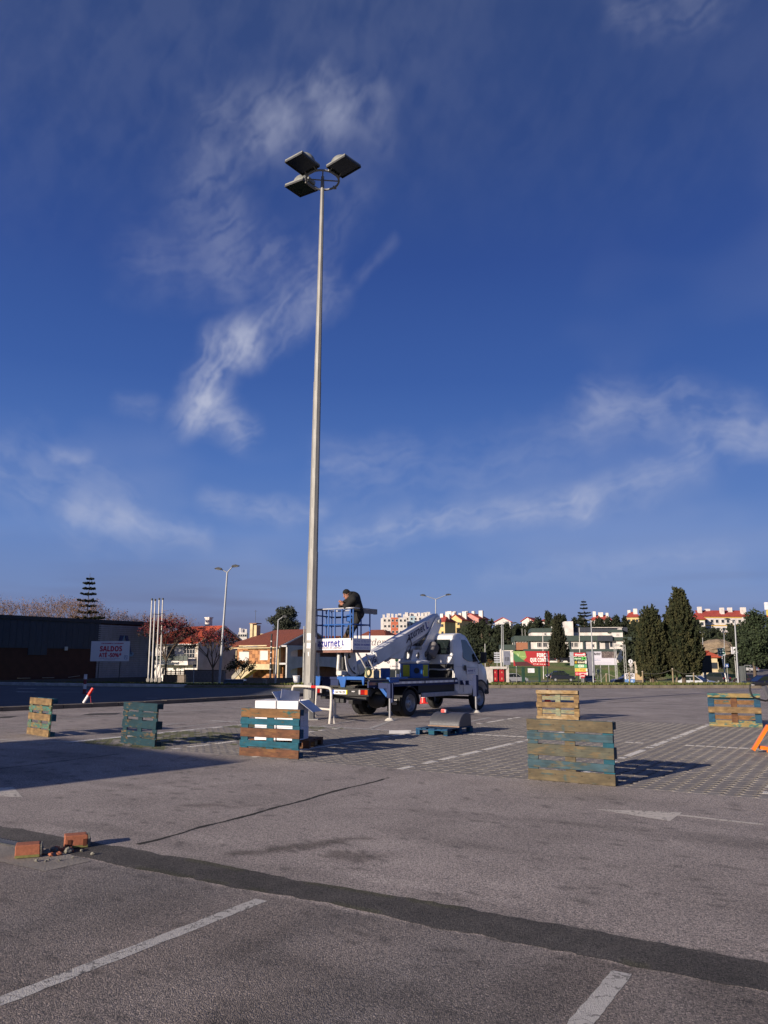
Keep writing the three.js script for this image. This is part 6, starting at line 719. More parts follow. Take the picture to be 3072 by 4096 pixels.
// house faced with orange tiles
{
  const c = [-14.75,-0.89,-112], y0 = landY(c[0], c[2]) - 0.1, t = thing('orange_tiled_house', 'brown roofed house faced with orange tiles and arched side balconies', 'house', [c[0], y0, c[2]], AXIS), W = 8.6, D = 14, E = 4.95, RG = 7.4;
  part('wall', box(W, E, D - 2.2, -W / 2, E / 2, -D / 2), W_.facingDark, t); part('rear_wall', box(W, E, 1.1, -W / 2, E / 2, -D + 0.55), W_.facingDark, t);
  for (const [x0, x1, y0b, y1] of [[-W, 0, 0.0, E]]) { const n = 17, r = 12, tw = (x1 - x0) / n, th = (y1 - y0b) / r; for (let j = 0; j < r; j++) for (let i = 0; i < n; i++) { const k = (i + j) % 3; part('facing_tile', box(tw * 0.96, th * 0.94, 0.05 + 0.03 * (k === 0), x0 + (i + 0.5) * tw, y0b + (j + 0.5) * th, -1.08), k === 0 ? W_.facingDark : W_.facing, t); } }
  part('upper_bay', box(W * 0.62, 2.6, 1.0, -W * 0.31 - 0.05, 3.6, -0.56), W_.facing, t); { const n = 10, r = 5; for (let j = 0; j < r; j++) for (let i = 0; i < n; i++) part('facing_tile', box(W * 0.062 * 0.96, 0.5, 0.05 + 0.03 * ((i + j) % 3 === 0), -W * 0.62 - 0.05 + (i + 0.5) * W * 0.062, 2.56 + j * 0.52, -0.04), (i + j) % 3 === 0 ? W_.facingDark : W_.facing, t); }
  win(t, -2.6, 3.7, 0.03, 1.45, 1.3, 'z', { shut: 1 }); win(t, -7.2, 3.6, -1.0, 1.9, 1.3, 'z', { shut: 1 }); win(t, -6.2, 1.2, -1.0, 1.5, 1.2, 'z', { shut: 1 });
  roofSlab([-W - 0.1, E + 0.2, 0.5], [0.5, E - 0.15, 0.5], [0.5, RG, -D / 2], [-W + 2.2, RG, -D / 2], 0.18, W_.tileBrown, 'roof', t); roofSlab([0.5, RG, -D / 2], [0.5, E - 0.15, -D - 0.4], [-W - 0.4, E - 0.15, -D - 0.4], [-W + 2.2, RG, -D / 2], 0.18, W_.tileBrown, 'roof', t); roofSlab([-W - 1.0, E - 0.1, -1.0], [-W + 0.3, E + 0.1, -0.8], [-W + 2.2, RG, -D / 2], [-W + 1.4, RG - 0.2, -D / 2], 0.18, W_.tileBrown, 'roof', t);
  part('bargeboard', [beam([-W - 1.1, E - 0.35, -0.6], [-W + 1.2, RG - 0.5, -4.4], 0.18, 0.32), box(W * 0.6, 0.16, 0.14, -W * 0.5, E + 0.1, 0.5), box(W * 0.95, 0.14, 0.12, -W * 0.44, E - 0.2, 0.52)], W_.cream, t); part('side_bargeboard', [beam([0.55, E - 0.12, 0.55], [0.55, RG, -D / 2], 0.1, 0.2), beam([0.55, RG, -D / 2], [0.55, E - 0.12, -D - 0.4], 0.1, 0.2)], W_.greyWall, t);
  const ch = part('chimney', [box(0.5, 2.9, 1.0, -W + 0.5, RG - 0.4, -3.9), box(0.55, 2.6, 0.9, -W + 1.05, RG - 0.5, -4.1)], W_.cream, t); part('chimney_cap', box(1.4, 0.14, 1.2, -W + 0.75, RG + 1.05, -4.0), W_.brownWall, ch); part('aerial', [bar([-W + 0.75, RG + 1.1, -4], [-W + 0.75, RG + 3.1, -4], 0.025), bar([-W + 0.4, RG + 2.9, -4], [-W + 1.1, RG + 2.9, -4], 0.015)], M.darkMetal, t);
  // arched loggias on the shaded side
  const archPts = (w, h, n = 12) => { const p = []; for (let i = 0; i <= n; i++) { const a = Math.PI * i / n; p.push([w / 2 - w / 2 * Math.cos(a) * 1, h * Math.sin(a)]); } return p; }; for (const [yb, nm] of [[0, 'lower_arch'], [2.55, 'upper_arch']]) { const hole = [[0.8, yb + 0.01 + (yb ? 0.9 : 0.02)], [D - 0.8, yb + 0.01 + (yb ? 0.9 : 0.02)], ...[...archPts(D - 1.6, 0.8)].reverse().map(([x, y]) => [x + 0.8, yb + 1.55 + y * 0.75])]; const g = prism([[0, yb], [D, yb], [D, yb + 2.5], [0, yb + 2.5]], 0.22, 0, [hole]).rotateY(Math.PI / 2).translate(1.4, 0, 0); part(nm, g, W_.greyWall, t); }
  part('balcony_floor', box(1.5, 0.25, D, 0.72, 2.55, -D / 2), W_.greyWall, t); part('gable', prism([[0, E], [D, E], [D / 2, RG - 0.1]], 0.25).rotateY(Math.PI / 2).translate(0.3, 0, 0), W_.brownWall, t); const bl = part('balcony_rail', box(0.12, 0.08, D - 1.6, 1.4, 3.48, -D / 2), W_.greyWall, t); for (let i = 0; i < 40; i++) part('baluster', box(0.1, 0.5, 0.12, 1.4, 3.2, -0.95 - i * (D - 1.9) / 39), W_.render, bl);
  for (const z of [-3, -8.5]) { win(t, 0.05, 3.7, z, 2.4, 2.0, 'x', { shut: 1 }); win(t, 0.05, 1.2, z, 2.4, 2.1, 'x', { shut: 1 }); } part('roof_end', box(1.6, 0.2, D + 0.4, 0.75, E + 0.02, -D / 2), W_.greyWall, t);
  part('outer_stair', prism([[-4.6, 2.5], [-0.6, 2.5], [-0.6, 1.75], [-3.4, 1.75], [-6.4, 0.0], [-7.4, 0.0]], 1.1).translate(0, 0, 0.65), W_.cream, t); part('stair_parapet', prism([[-4.4, 3.3], [-4.4, 2.4], [-7.4, 0.0], [-7.4, 0.8]], 0.14).translate(0, 0, 1.25), mat([0.3, 0.27, 0.22], 0.9, { tex: 'blotch', size: 1 }), t); part('downpipe', [bar([-W - 0.05, 0.2, -0.9], [-W - 0.05, E - 0.5, -0.9], 0.07), bar([0.05, 0.1, 0.1], [0.05, E - 0.2, 0.1], 0.08)], W_.cream, t); part('corner_post', box(0.3, E, 0.3, 0.0, E / 2, -0.12), W_.cream, t);
}
{ // houses behind
  const a = [-18.86,-0.68,-136], t = thing('flat_roofed_block', 'pinkish brown flat roofed block behind the orange tiled house', 'house', [a[0], landY(a[0], a[2]), a[2]], AXIS); part('wall', box(7, 7.6, 5, 0, 3.8, -2.5), W_.brownWall, t); part('parapet', box(7.3, 0.32, 5.3, 0, 7.75, -2.5), W_.cream, t);
  const b = [-15.71,-0.75,-140], u = thing('white_gabled_house', 'white gabled house behind the orange tiled house, beside the mast', 'house', [b[0], landY(b[0], b[2]), b[2]], 0.1); part('wall', prism([[-3.2, 0], [3.6, 0], [3.6, 6.2], [0, 8.1], [-3.2, 6.9]], 6).translate(0, 0, -3), W_.render, u); roofSlab([-0.2, 8.2, 0.4], [4.2, 6.1, 0.4], [4.2, 6.1, -6], [-0.2, 8.2, -6], 0.15, W_.tileBrown, 'roof', u); roofSlab([-3.4, 6.9, 0.1], [-0.2, 8.1, 0.1], [-0.2, 8.1, -6], [-3.4, 6.9, -6], 0.15, W_.tileBrown, 'roof', u);
  const c = [-8.2,-0.55,-128], v = thing('brown_roofed_house', 'white house with a steep brown roof seen through the platform rails', 'house', [c[0], landY(c[0], c[2]), c[2]], 0.25); part('wall', box(6.2, 6.9, 6, 0.6, 3.45, -3), W_.render, v); roofSlab([-4.2, 7.0, 0.4], [-3.5, 7.0, 0.4], [3.6, 4.6, 0.6], [3.4, 4.2, 0.6], 0.2, W_.tileBrown, 'roof', v); part('roof_face', prism([[-3.9, 3.2], [3.6, 3.2], [3.6, 4.2], [-3.9, 6.6]], 0.3).translate(0, 0, 0.4), W_.tileBrown, v); win(v, 1.4, 5.9, 0.04, 0.9, 0.55, 'z', { mull: [0.5] }); part('roof_top', box(7.4, 0.25, 6.6, 0.5, 7.0, -3), W_.tileBrown, v); part('lower_wall', box(8, 3.4, 0.4, 0, 1.6, 0.35), W_.brownWall, v); win(v, -1.4, 2.4, 0.6, 1.3, 1.1, 'z', { shut: 1 }); win(v, -1.4, 0.5, 0.6, 1.2, 1.0, 'z', { shut: 1 });
  const d = [-0.78,0.17,-104], w = thing('hip_roofed_house', 'house with a brown hipped roof behind the boom', 'house', [d[0], landY(d[0], d[2]), d[2]], AXIS); part('wall', box(6.2, 4.7, 6.2, 0, 2.35, 0), W_.cream, w); roofSlab([-3.6, 4.6, 3.6], [3.6, 4.6, 3.6], [1.0, 6.55, 0], [-1.0, 6.55, 0], 0.15, W_.tileBrown, 'roof', w); roofSlab([3.6, 4.6, 3.6], [3.6, 4.6, -3.6], [1.02, 6.55, -0.05], [1.0, 6.55, 0], 0.15, W_.tileBrown, 'roof', w); roofSlab([-3.6, 4.6, -3.6], [-3.6, 4.6, 3.6], [-1.0, 6.55, 0], [-1.02, 6.55, -0.05], 0.15, W_.tileBrown, 'roof', w);
}
{ // garden-centre hoarding behind the boom
  const p = [-0.78,0,-70], w = 4.556, h = 2.889, yc = 2.37, t = thing('garden_hoarding', 'big white garden centre hoarding with script lettering behind the boom', 'billboard', [p[0], landY(p[0], p[2]), p[2]], -0.12), y = yc - landY(p[0], p[2]);
  const m = canvasMat(1024, 640, (x, W, H) => { x.fillStyle = '#d8d0ce'; x.fillRect(0, 0, W, H); fitText(x, 'Garden', W * 0.42, H * 0.20, W * 0.7, 'italic $px serif', 170, '#4a4448'); fitText(x, 'S', W * 0.84, H * 0.18, 120, 'italic $px serif', 150, '#4a4448'); fitText(x, 'center', W * 0.55, H * 0.58, W * 0.42, 'bold $px sans-serif', 120, '#55484c'); x.strokeStyle = '#8a8084'; x.lineWidth = 6; x.beginPath(); for (let i = 0; i < 30; i++) { const a = W * 0.74 + i * W * 0.0065, b = H * 0.58 + Math.sin(i * 1.9) * 26 + Math.sin(i * 0.7) * 16; i ? x.lineTo(a, b) : x.moveTo(a, b); } x.stroke(); x.fillStyle = '#1f5a38'; x.beginPath(); x.arc(W * 0.92, H * 0.73, 34, 0, 7); x.fill(); x.fillStyle = '#4c4a55'; x.beginPath(); x.arc(W * 0.76, H * 0.79, 30, 0, 7); x.fill(); fitText(x, '12', W * 0.76, H * 0.79, 40, 'bold $px sans-serif', 36, '#d8d0ce'); fitText(x, 'www.florobidos.', W * 0.36, H * 0.91, W * 0.42, 'bold $px sans-serif', 48, '#5c5860'); fitText(x, 'C. RAINHA', W * 0.87, H * 0.92, W * 0.2, 'bold $px sans-serif', 34, '#5c5860'); }, 0.7);
  part('panel', box(w, h, 0.06, 0, y, 0), M.carton, t); print('printing', w - 0.02, h - 0.02, m, t, [0, y, 0.033]); part('frame', [box(w + 0.1, 0.08, 0.1, 0, y - h / 2 - 0.04, 0)], M.darkMetal, t); for (const k of [-0.4, 0, 0.4]) part('post', bar([w * k, -0.3, -0.08], [w * k, y + h / 2, -0.08], 0.05), M.steel, t);
}
{ // garden walls, fence and hedge along the far side of the left road
  const st = (label, a, b, h, m, name = 'garden_wall', extra) => { const L = Math.hypot(b[0] - a[0], b[2] - a[2]), y = Math.min(landY(a[0], a[2]), landY(b[0], b[2])), t = thing(name, label, name === 'slat_fence' ? 'fence' : 'wall', [a[0], y, a[2]], -Math.atan2(b[2] - a[2], b[0] - a[0])); if (name === 'slat_fence') { for (let i = 0; i < 6; i++) part('slat', box(L, 0.1, 0.03, L / 2, 0.2 + i * 0.19, 0), m, t); for (let i = 0; i <= 4; i++) part('post', box(0.08, h, 0.08, L * i / 4, h / 2, -0.05), m, t); } else { part('wall_body', box(L, h, 0.25, L / 2, h / 2 - 0.15, 0), m, t); part('coping', box(L + 0.06, 0.07, 0.33, L / 2, h - 0.12, 0), M.kerb, t); } return t; };
  st('grey stone garden wall before the white house', [-22.7,-0.28,-92], [-17.38,-0.47,-88], 1.45, mat([0.24, 0.2, 0.19], 0.95, { tex: 'blotch', size: 0.7 })); st('low pale garden wall with recessed panel beside the red and green tree', [-14.91,-0.16,-64], [-13.19,-0.16,-64], 0.75, mat([0.19, 0.17, 0.155], 0.95, { tex: 'blotch', size: 0.9 })); st('low sloping wall behind the flagpoles', [-22.43,-0.38,-82], [-19.64,-0.43,-80], 0.85, W_.stone); st('dark slatted fence between the flagpoles and the garden wall', [-24.38,-0.32,-90], [-22.31,-0.4,-90], 1.3, M.darkMetal, 'slat_fence'); st('low dark wall under the orange tiled house', [-12.42,-0.38,-72], [-6.95,-0.38,-72], 0.6, W_.stone);
  for (const [i, [p, px]] of [[[-12.24,-0.08,-62], 900], [[-10.5,-0.12,-62], 990], [[-9.18,-0.14,-62], 1059]].entries()) { const t = thing('gate_pillar', `short pale gate pillar ${['beside the dark parked car', 'right of the green shrub', 'below the orange tiled house'][i]}`, 'pillar', [p[0], landY(p[0], p[2]), p[2]], 0); part('shaft', rbox(0.26, 0.8, 0.26, 0.02, 0, 0.4, 0), M.concrete, t); part('cap', rbox(0.32, 0.08, 0.32, 0.02, 0, 0.84, 0), M.concrete, t); }
  const b = [-6.53,-0.1,-60], t = thing('white_bin', 'small white bin on the verge left of the mast', 'bin', [b[0], landY(b[0], b[2]), b[2]]); part('tub', new THREE.CylinderGeometry(0.26, 0.2, 0.5, 16).translate(0, 0.4, 0), M.carton, t); part('rim', new THREE.TorusGeometry(0.26, 0.03, 6, 18).rotateX(Math.PI / 2).translate(0, 0.65, 0), M.carton, t); part('stand', bar([0, 0, 0], [0, 0.2, 0], 0.05), M.darkMetal, t);
}
// ---------------------------------------------------------------- white building with green roofs on the bank
{
  const d = 186, p = [42.84,0.75,-186], y0 = landY(p[0], p[2]), t = thing('office_building', 'white stepped building with dark green roofs on the grassy bank', 'building', [p[0], y0, p[2]], -0.1), X = (px) => (px - 2275) * d / 3150, Y = (py) => 1.6 + (2645 - py) / 3150 * d * 1.0 - y0, wb = W_.render;
  const bx = (name, x0, x1, ya, yb, z0, z1, m) => part(name, box(X(x1) - X(x0), Y(ya) - Y(yb), z0 - z1, (X(x0) + X(x1)) / 2, (Y(ya) + Y(yb)) / 2, (z0 + z1) / 2), m, t);
  bx('ground_floor', 2075, 2520, 2608, 2670, -1, -12, wb); bx('canopy', 2100, 2490, 2598, 2612, 1.2, -12.2, W_.roofGreen); bx('first_floor', 2070, 2505, 2560, 2600, 0, -12, wb); bx('roof_band', 2066, 2440, 2546, 2567, 0.7, -12.4, W_.roofGreen); bx('blue_roof', 2388, 2445, 2546, 2568, 1.2, -6, W_.slate); bx('right_roof', 2440, 2525, 2552, 2566, 0.6, -12.3, W_.roofGreen);
  bx('upper_storey', 2138, 2262, 2528, 2548, -3, -11, wb); part('upper_roof', prism([[X(2134), Y(2530)], [X(2266), Y(2530)], [X(2262), Y(2514)], [X(2140), Y(2514)]], 8.6).translate(0, 0, -7), W_.roofGreen, t); bx('stair_tower', 2270, 2303, 2488, 2550, -2, -6, wb); part('tower_slope', prism([[X(2245), Y(2547)], [X(2272), Y(2547)], [X(2272), Y(2524)]], 4).translate(0, 0, -4.2), W_.roofGreen, t);
  bx('rear_storey', 2300, 2500, 2528, 2548, -4, -11, wb); bx('rear_roof', 2296, 2520, 2511, 2529, -3.6, -11.4, W_.slate); part('roof_edge', box(X(2500) - X(2380), 0.12, 0.3, (X(2380) + X(2500)) / 2, Y(2512), -3.3), wb, t); bx('terrace_block', 2448, 2490, 2534, 2552, -0.5, -4, wb); bx('roof_box', 2478, 2489, 2517, 2530, -1, -3, wb); part('terrace_roof', prism([[X(2442), Y(2534)], [X(2494), Y(2534)], [X(2486), Y(2522)], [X(2450), Y(2522)]], 4).translate(0, 0, -2.6), W_.roofGreen, t);
  bx('brick_panel', 2073, 2118, 2572, 2601, 0.15, -0.4, mat([0.28, 0.12, 0.07], 0.9, { tex: 'grain', size: 1.2 })); for (const px of [2064, 2121, 2279, 2335, 2388]) bx('pilaster', px - 3, px + 3, 2560, 2606, 0.5, -0.3, W_.roofGreen); bx('side_wing', 2012, 2066, 2580, 2600, -1, -10, W_.roofGreen); bx('side_wing_wall', 2014, 2064, 2598, 2665, -1.3, -9.5, wb); part('outside_stair', prism([[X(2455), Y(2640)], [X(2478), Y(2640)], [X(2518), Y(2570)], [X(2490), Y(2566)]], 1.5).translate(0, 0, 0.6), wb, t); bx('dark_bay', 2418, 2432, 2565, 2600, 0.2, -0.5, W_.slate);
  const wi = (px, py, w, h, z = 0.06, mull) => win(t, X(px), Y(py), z, w * d / 3150, h * d / 3150, 'z', { mull, f: 0.1 }); for (const px of [2079, 2089, 2100, 2111]) wi(px, 2567, 8, 7, 0.2); wi(2164, 2581, 20, 20, 0.06, [0.33, 0.66]); wi(2186, 2581, 18, 20, 0.06, [0.5]); wi(2290, 2581, 14, 20, 0.06, [0.5]); wi(2306, 2581, 16, 20, 0.06, [0.33, 0.66]); wi(2193, 2538, 8, 12, -2.94); wi(2258, 2538, 10, 12, -2.94, [0.5]); wi(2442, 2580, 14, 24, 0.06); wi(2468, 2543, 10, 5, -0.44); wi(2060, 2607, 12, 6, -1.24); wi(2372, 2585, 10, 14, 0.06); wi(2100, 2625, 12, 12, -0.94); wi(2215, 2630, 12, 14, -0.94); wi(2350, 2630, 12, 14, -0.94);
  part('antenna', [bar([X(2103), Y(2546), -4], [X(2103), Y(2515), -4], 0.06), bar([X(2115), Y(2546), -4], [X(2115), Y(2518), -4], 0.06), bar([X(2228), Y(2514), -6], [X(2228), Y(2505), -6], 0.3)], M.steel, t);
}
// ---------------------------------------------------------------- far blocks on the hill
function farBlock(name, label, px, d, w, h, dep, yTop, m, roofM, turn, o = {}) {
  const [x, , z] = px, t = thing(name, label, 'building', [x, 0, z], turn, o.group), yb = Math.min(landY(x, z), yTop - h) - 3; part('wall', box(w, yTop - yb, dep, 0, (yTop + yb) / 2, -dep / 2), m, t);
  if (roofM) { const r = o.rise ?? 2.2, e = 0.5; if (o.gable) { part('gable', prism([[-w / 2, yTop], [w / 2, yTop], [0, yTop + r]], 0.4).translate(0, 0, -0.2), m, t); roofSlab([-w / 2 - e, yTop - 0.3, e], [0, yTop + r, e], [0, yTop + r, -dep - e], [-w / 2 - e, yTop - 0.3, -dep - e], 0.25, roofM, 'roof', t); roofSlab([0, yTop + r, e], [w / 2 + e, yTop - 0.3, e], [w / 2 + e, yTop - 0.3, -dep - e], [0, yTop + r, -dep - e], 0.25, roofM, 'roof', t); } else { roofSlab([-w / 2 - e, yTop - 0.1, e], [w / 2 + e, yTop - 0.1, e], [w / 2 - 1.5, yTop + r, -dep / 2], [-w / 2 + 1.5, yTop + r, -dep / 2], 0.25, roofM, 'roof', t); roofSlab([w / 2 + e, yTop - 0.1, e], [w / 2 + e, yTop - 0.1, -dep - e], [w / 2 - 1.5, yTop + r, -dep / 2 - 0.05], [w / 2 - 1.5, yTop + r, -dep / 2], 0.25, roofM, 'roof', t); } }
  const nx = o.nx ?? Math.max(2, Math.round(w / 3.6)), ny = o.ny ?? Math.max(1, Math.round(h / 3.1)); for (let j = 0; j < ny; j++) for (let i = 0; i < nx; i++) { const g = win(t, -w / 2 + (i + 0.5) * w / nx + (hash2(i, j) - 0.5) * 0.3, yTop - 1.6 - j * 3.0, 0.05, (o.ww ?? 1.3), o.wh ?? 1.4, 'z', { f: 0.12, fm: o.fm ?? m }); if (o.panel && i === o.panel[0]) part('wall_panel', box(w / nx * o.panel[1], 2.95, 0.04, -w / 2 + (i + o.panel[1] / 2) * w / nx, yTop - 1.5 - j * 3, 0.022), o.panel[2], t); }
  if (o.band) for (let j = 0; j < ny; j++) part('floor_band', box(w + 0.1, 0.35, 0.16, 0, yTop - j * 3.0 - 0.2, 0.04), o.band, t); if (o.stacks) { const q = rng(Math.round(w * 100)); for (let i = 0; i < o.stacks; i++) part('chimney', box(1 + q(), 2 + 1.6 * q(), 1.2, -w / 2 + (i + 0.5) * w / o.stacks, yTop + (roofM ? (o.rise ?? 2.2) * 0.6 : 0) + 0.8, -2 - q() * dep * 0.4), W_.farWhite, t); } return t;
}
{
  const g = 'far blocks on the hill'; const B_ = (a) => a;
  farBlock('apartment_block', 'white flat roofed apartment block with an orange panel, far behind the boom', [5.81,20.42,-420], 420, 12.8, 14, 12, 24.36, W_.farWhite, null, 0.1, { group: g, stacks: 6, nx: 6, ny: 3, panel: [2, 1.8, W_.orangeWall] });
  farBlock('apartment_block', 'taller white flat roofed apartment block touching the boom tip', [18.65,21.14,-436], 436, 13.841, 15, 12, 26.04, W_.farWhite, null, 0.05, { group: g, stacks: 8, nx: 6, ny: 3, panel: [1, 1.4, mat([0.3, 0.42, 0.5], 0.9)] });
  farBlock('hill_house', 'yellow red roofed house just right of the far double lamp', [23.2,12.28,-330], 330, 4.61, 9, 10, 17.73, W_.yellow, W_.tileFar, AXIS, { group: g, stacks: 2 }); farBlock('hill_house', 'pink house among the red roofs left of the far wood', [28.49,14.37,-360], 360, 5.714, 9, 10, 20.2, W_.pink, W_.tileFar, AXIS, { group: g, stacks: 3, gable: 1 }); farBlock('hill_house', 'cream gabled house in the middle of the red roofed row', [30.98,13.84,-345], 345, 6.133, 9, 11, 19.21, W_.yellow, W_.tileFar, AXIS, { group: g, stacks: 3, gable: 1 }); farBlock('hill_house', 'tall pink house at the right end of the red roofed row', [39.45,15.68,-365], 365, 8.806, 10, 11, 20.92, W_.pink, W_.tileFar, AXIS, { group: g, stacks: 3, gable: 1 });
  farBlock('hill_house', 'white gabled house over the wood, above the twin lamp posts', [49.35,14.33,-330], 330, 6.495, 8, 10, 17.73, W_.farWhite, W_.tileFar, -0.25, { group: g, gable: 1, rise: 1.6, nx: 3, ny: 2 }); farBlock('hill_house', 'white red roofed house over the wood, above the red billboard', [60.45,15.57,-335], 335, 4.892, 8, 10, 18.28, W_.farWhite, W_.tileFar, -0.5, { group: g, gable: 1, rise: 1.5, nx: 2, ny: 2 }); farBlock('hill_house', 'small white house peeping out beside the dark hillside trees', [70.6,15.11,-350], 350, 3.778, 6, 8, 18.81, W_.farWhite, W_.tileFar, -0.3, { group: g, rise: 1.0, nx: 2, ny: 1 });
  farBlock('hill_house', 'white red roofed houses seen right of the farther norfolk pine', [94.2,14.91,-345], 345, 8.105, 8, 10, 19.21, W_.farWhite, W_.tileFar, -0.3, { group: g, stacks: 3, nx: 5, ny: 2 }); farBlock('hill_house', 'cream house with hipped red roof left of the big conifers', [106.78,15.78,-340], 340, 4.965, 8, 9, 20.23, W_.yellow, W_.tileFar, -0.2, { group: g, stacks: 2, nx: 3, ny: 2 });
  farBlock('apartment_block', 'long white apartment block with yellow bands, right of the tall conifer', [128,10.85,-300], 300, 14.857, 12, 10, 18.04, W_.farWhite, null, 0.06, { group: g, nx: 7, ny: 4, band: mat([0.55, 0.33, 0.06], 0.9) }); farBlock('apartment_block', 'red roofed white block rising behind the yellow banded block', [139.63,12.12,-325], 325, 22.183, 8, 12, 19.62, W_.farWhite, W_.tileFar, 0.04, { group: g, stacks: 5, rise: 2.6, ny: 1 }); farBlock('apartment_block', 'narrow white block with a lime band beside the tall conifer', [117.38,10.72,-296], 296, 4.135, 12, 9, 16.9, W_.farWhite, W_.tileFar, -0.2, { group: g, rise: 2.4, nx: 2, ny: 4, band: mat([0.3, 0.36, 0.03], 0.9) });
  farBlock('apartment_block', 'distant pale block low on the left skyline', [-74.58,14.55,-420], 420, 4.533, 8, 9, 16.5, W_.farWhite, null, 0.1, { group: g, stacks: 3, nx: 4, ny: 2 }); farBlock('hill_house', 'orange roofed gatehouse beside the road at the right', [61.24,0.91,-150], 150, 2.19, 3, 5, 2.38, W_.cream, W_.tileRed, -0.15, { rise: 1.0, nx: 2, ny: 1 });
}
{ // bare earth bank below the yellow banded block
  const p = [71.37,4.51,-172], g = new THREE.IcosahedronGeometry(1, 5), q = g.attributes.position; for (let i = 0; i < q.count; i++) { const x = q.getX(i), y = q.getY(i), z = q.getZ(i), k = 0.75 + 0.5 * fbm(x * 3 + 5, y * 4 + z * 3, 5); q.setXYZ(i, x * 4.2 * k, y * 2.0 * k, z * 3 * k); } g.computeVertexNormals(); const m = part('earth_bank', g, mat([0.25, 0.19, 0.13], 1, { tex: 'blotch', size: 1.6, bump: 0.1, bumpSize: 1.5 })); m.position.set(p[0], p[1] - 0.3, p[2]); m.userData.kind = 'structure';
}

// ---------------------------------------------------------------- roads at the right
drape('far_road', [[8.5, -96], [9.5, -120], [10.5, -144]], [[19, -96], [22, -120], [30, -144]], 0.05, M.farRoad, 30); drape('right_road', [[24.5, -66], [32, -86], [44, -110], [66, -150], [92, -205]], [[36, -66], [46, -86], [58, -110], [78, -150], [104, -205]], 0.06, M.farRoad, 60);
for (const [a, b] of [[[[24.3, -66], [31.8, -86], [43.8, -110], [65.8, -150]], [[24.5, -66], [32, -86], [44, -110], [66, -150]]], [[[9, -144.3], [30, -144.3]], [[9, -143.9], [30, -143.9]]]]) drape('road_edge', a, b, 0.12, M.kerbWhite, 30);
// ---------------------------------------------------------------- lamp posts
function lampPost(label, base, top, arms, o = {}) { // base and top in the world; arms: [dx, dy] of each head
  const t = thing('street_lamp', label, 'street lamp', [base[0], landY(base[0], base[2]) - 0.1, base[2]], 0, 'street lamps'), y = top[1] - landY(base[0], base[2]) + 0.1, dx = top[0] - base[0], m = mat([0.30, 0.31, 0.33], 0.5, { metal: 0.2, tex: 'streak', size: 1 }); part('pole', bar([0, 0, 0], [dx, y, 0], o.r ?? 0.1, (o.r ?? 0.1) * 0.6, 10), m, t); for (const [ax, ay, hw] of arms) { part('arm', bar([dx, y, 0], [dx + ax, y + ay, 0], 0.045, 0.035, 8), m, t); const s = Math.sign(ax), h = part('lamp_head', prism([[-0.05, -0.04], [hw, -0.02], [hw, 0.03], [hw * 0.5, 0.13], [0.0, 0.10]], 0.26, 0.02), M.darkMetal, t); h.position.set(dx + ax, y + ay, 0); h.scale.x = s; h.rotation.z = s * 0.12; part('lamp_glass', box(hw * 0.6, 0.02, 0.2, hw * 0.5, -0.045, 0), mat([0.3, 0.3, 0.3], 0.2), h); } part('base_plate', box(0.4, 0.05, 0.4, 0, 0.03, 0), M.steel, t); return t;
}
lampPost('tall street lamp with two heads beside the red and green tree', [-11.67,-0.05,-57], [-11.38,7.93,-57], [[-0.42, 0.22, 0.5], [0.35, 0.42, 0.52]]); lampPost('small single headed street lamp before the orange tiled house', [-8.1,-0.05,-60], [-7.99,4.66,-60], [[0.35, 0.24, 0.32]], { r: 0.08 }); lampPost('double headed street lamp rising behind the cab of the lorry', [4.96,-0.42,-78], [5.11,7.61,-78], [[-1.05, 0.35, 0.5], [1.0, 0.40, 0.55]], { r: 0.08 }); lampPost('single headed street lamp in front of the hoarding with brown picture', [25.48,-1.03,-98], [25.55,6.54,-98], [[-0.75, 0.2, 0.4]]); lampPost('street lamp beside the leaning green cross sign', [36.93,-0.76,-84], [37.1,5.73,-84], [[-0.55, 0.2, 0.5]]); lampPost('far street lamp over the black board', [59.56,-0.92,-150], [60,6.83,-150], [[-0.9, 0.3, 0.4], [0.2, 0.1, 0.2]]); lampPost('far street lamp above the green cross sign', [67.84,-0.6,-160], [68.31,7.03,-160], [[-0.2, 0.2, 0.4]], { r: 0.08 }); lampPost('left post of the twin lamp posts by the red cabinets', [13.91,0,-95], [14.05,5.92,-95], [[-1.2, -0.05, 0.5]], { r: 0.07 }); lampPost('right post of the twin lamp posts by the red cabinets', [14.18,0,-95.4], [14.29,6.17,-95.4], [[1.2, -0.1, 0.5]], { r: 0.07 });
function simplePole(label, base, top, r, m, extra) { const t = thing('service_pole', label, 'pole', [base[0], landY(base[0], base[2]) - 0.1, base[2]]), y = top[1] - landY(base[0], base[2]) + 0.1; part('pole', bar([0, 0, 0], [top[0] - base[0], y, 0], r, r * 0.7, 8), m, t); extra?.(t, y, top[0] - base[0]); return t; }
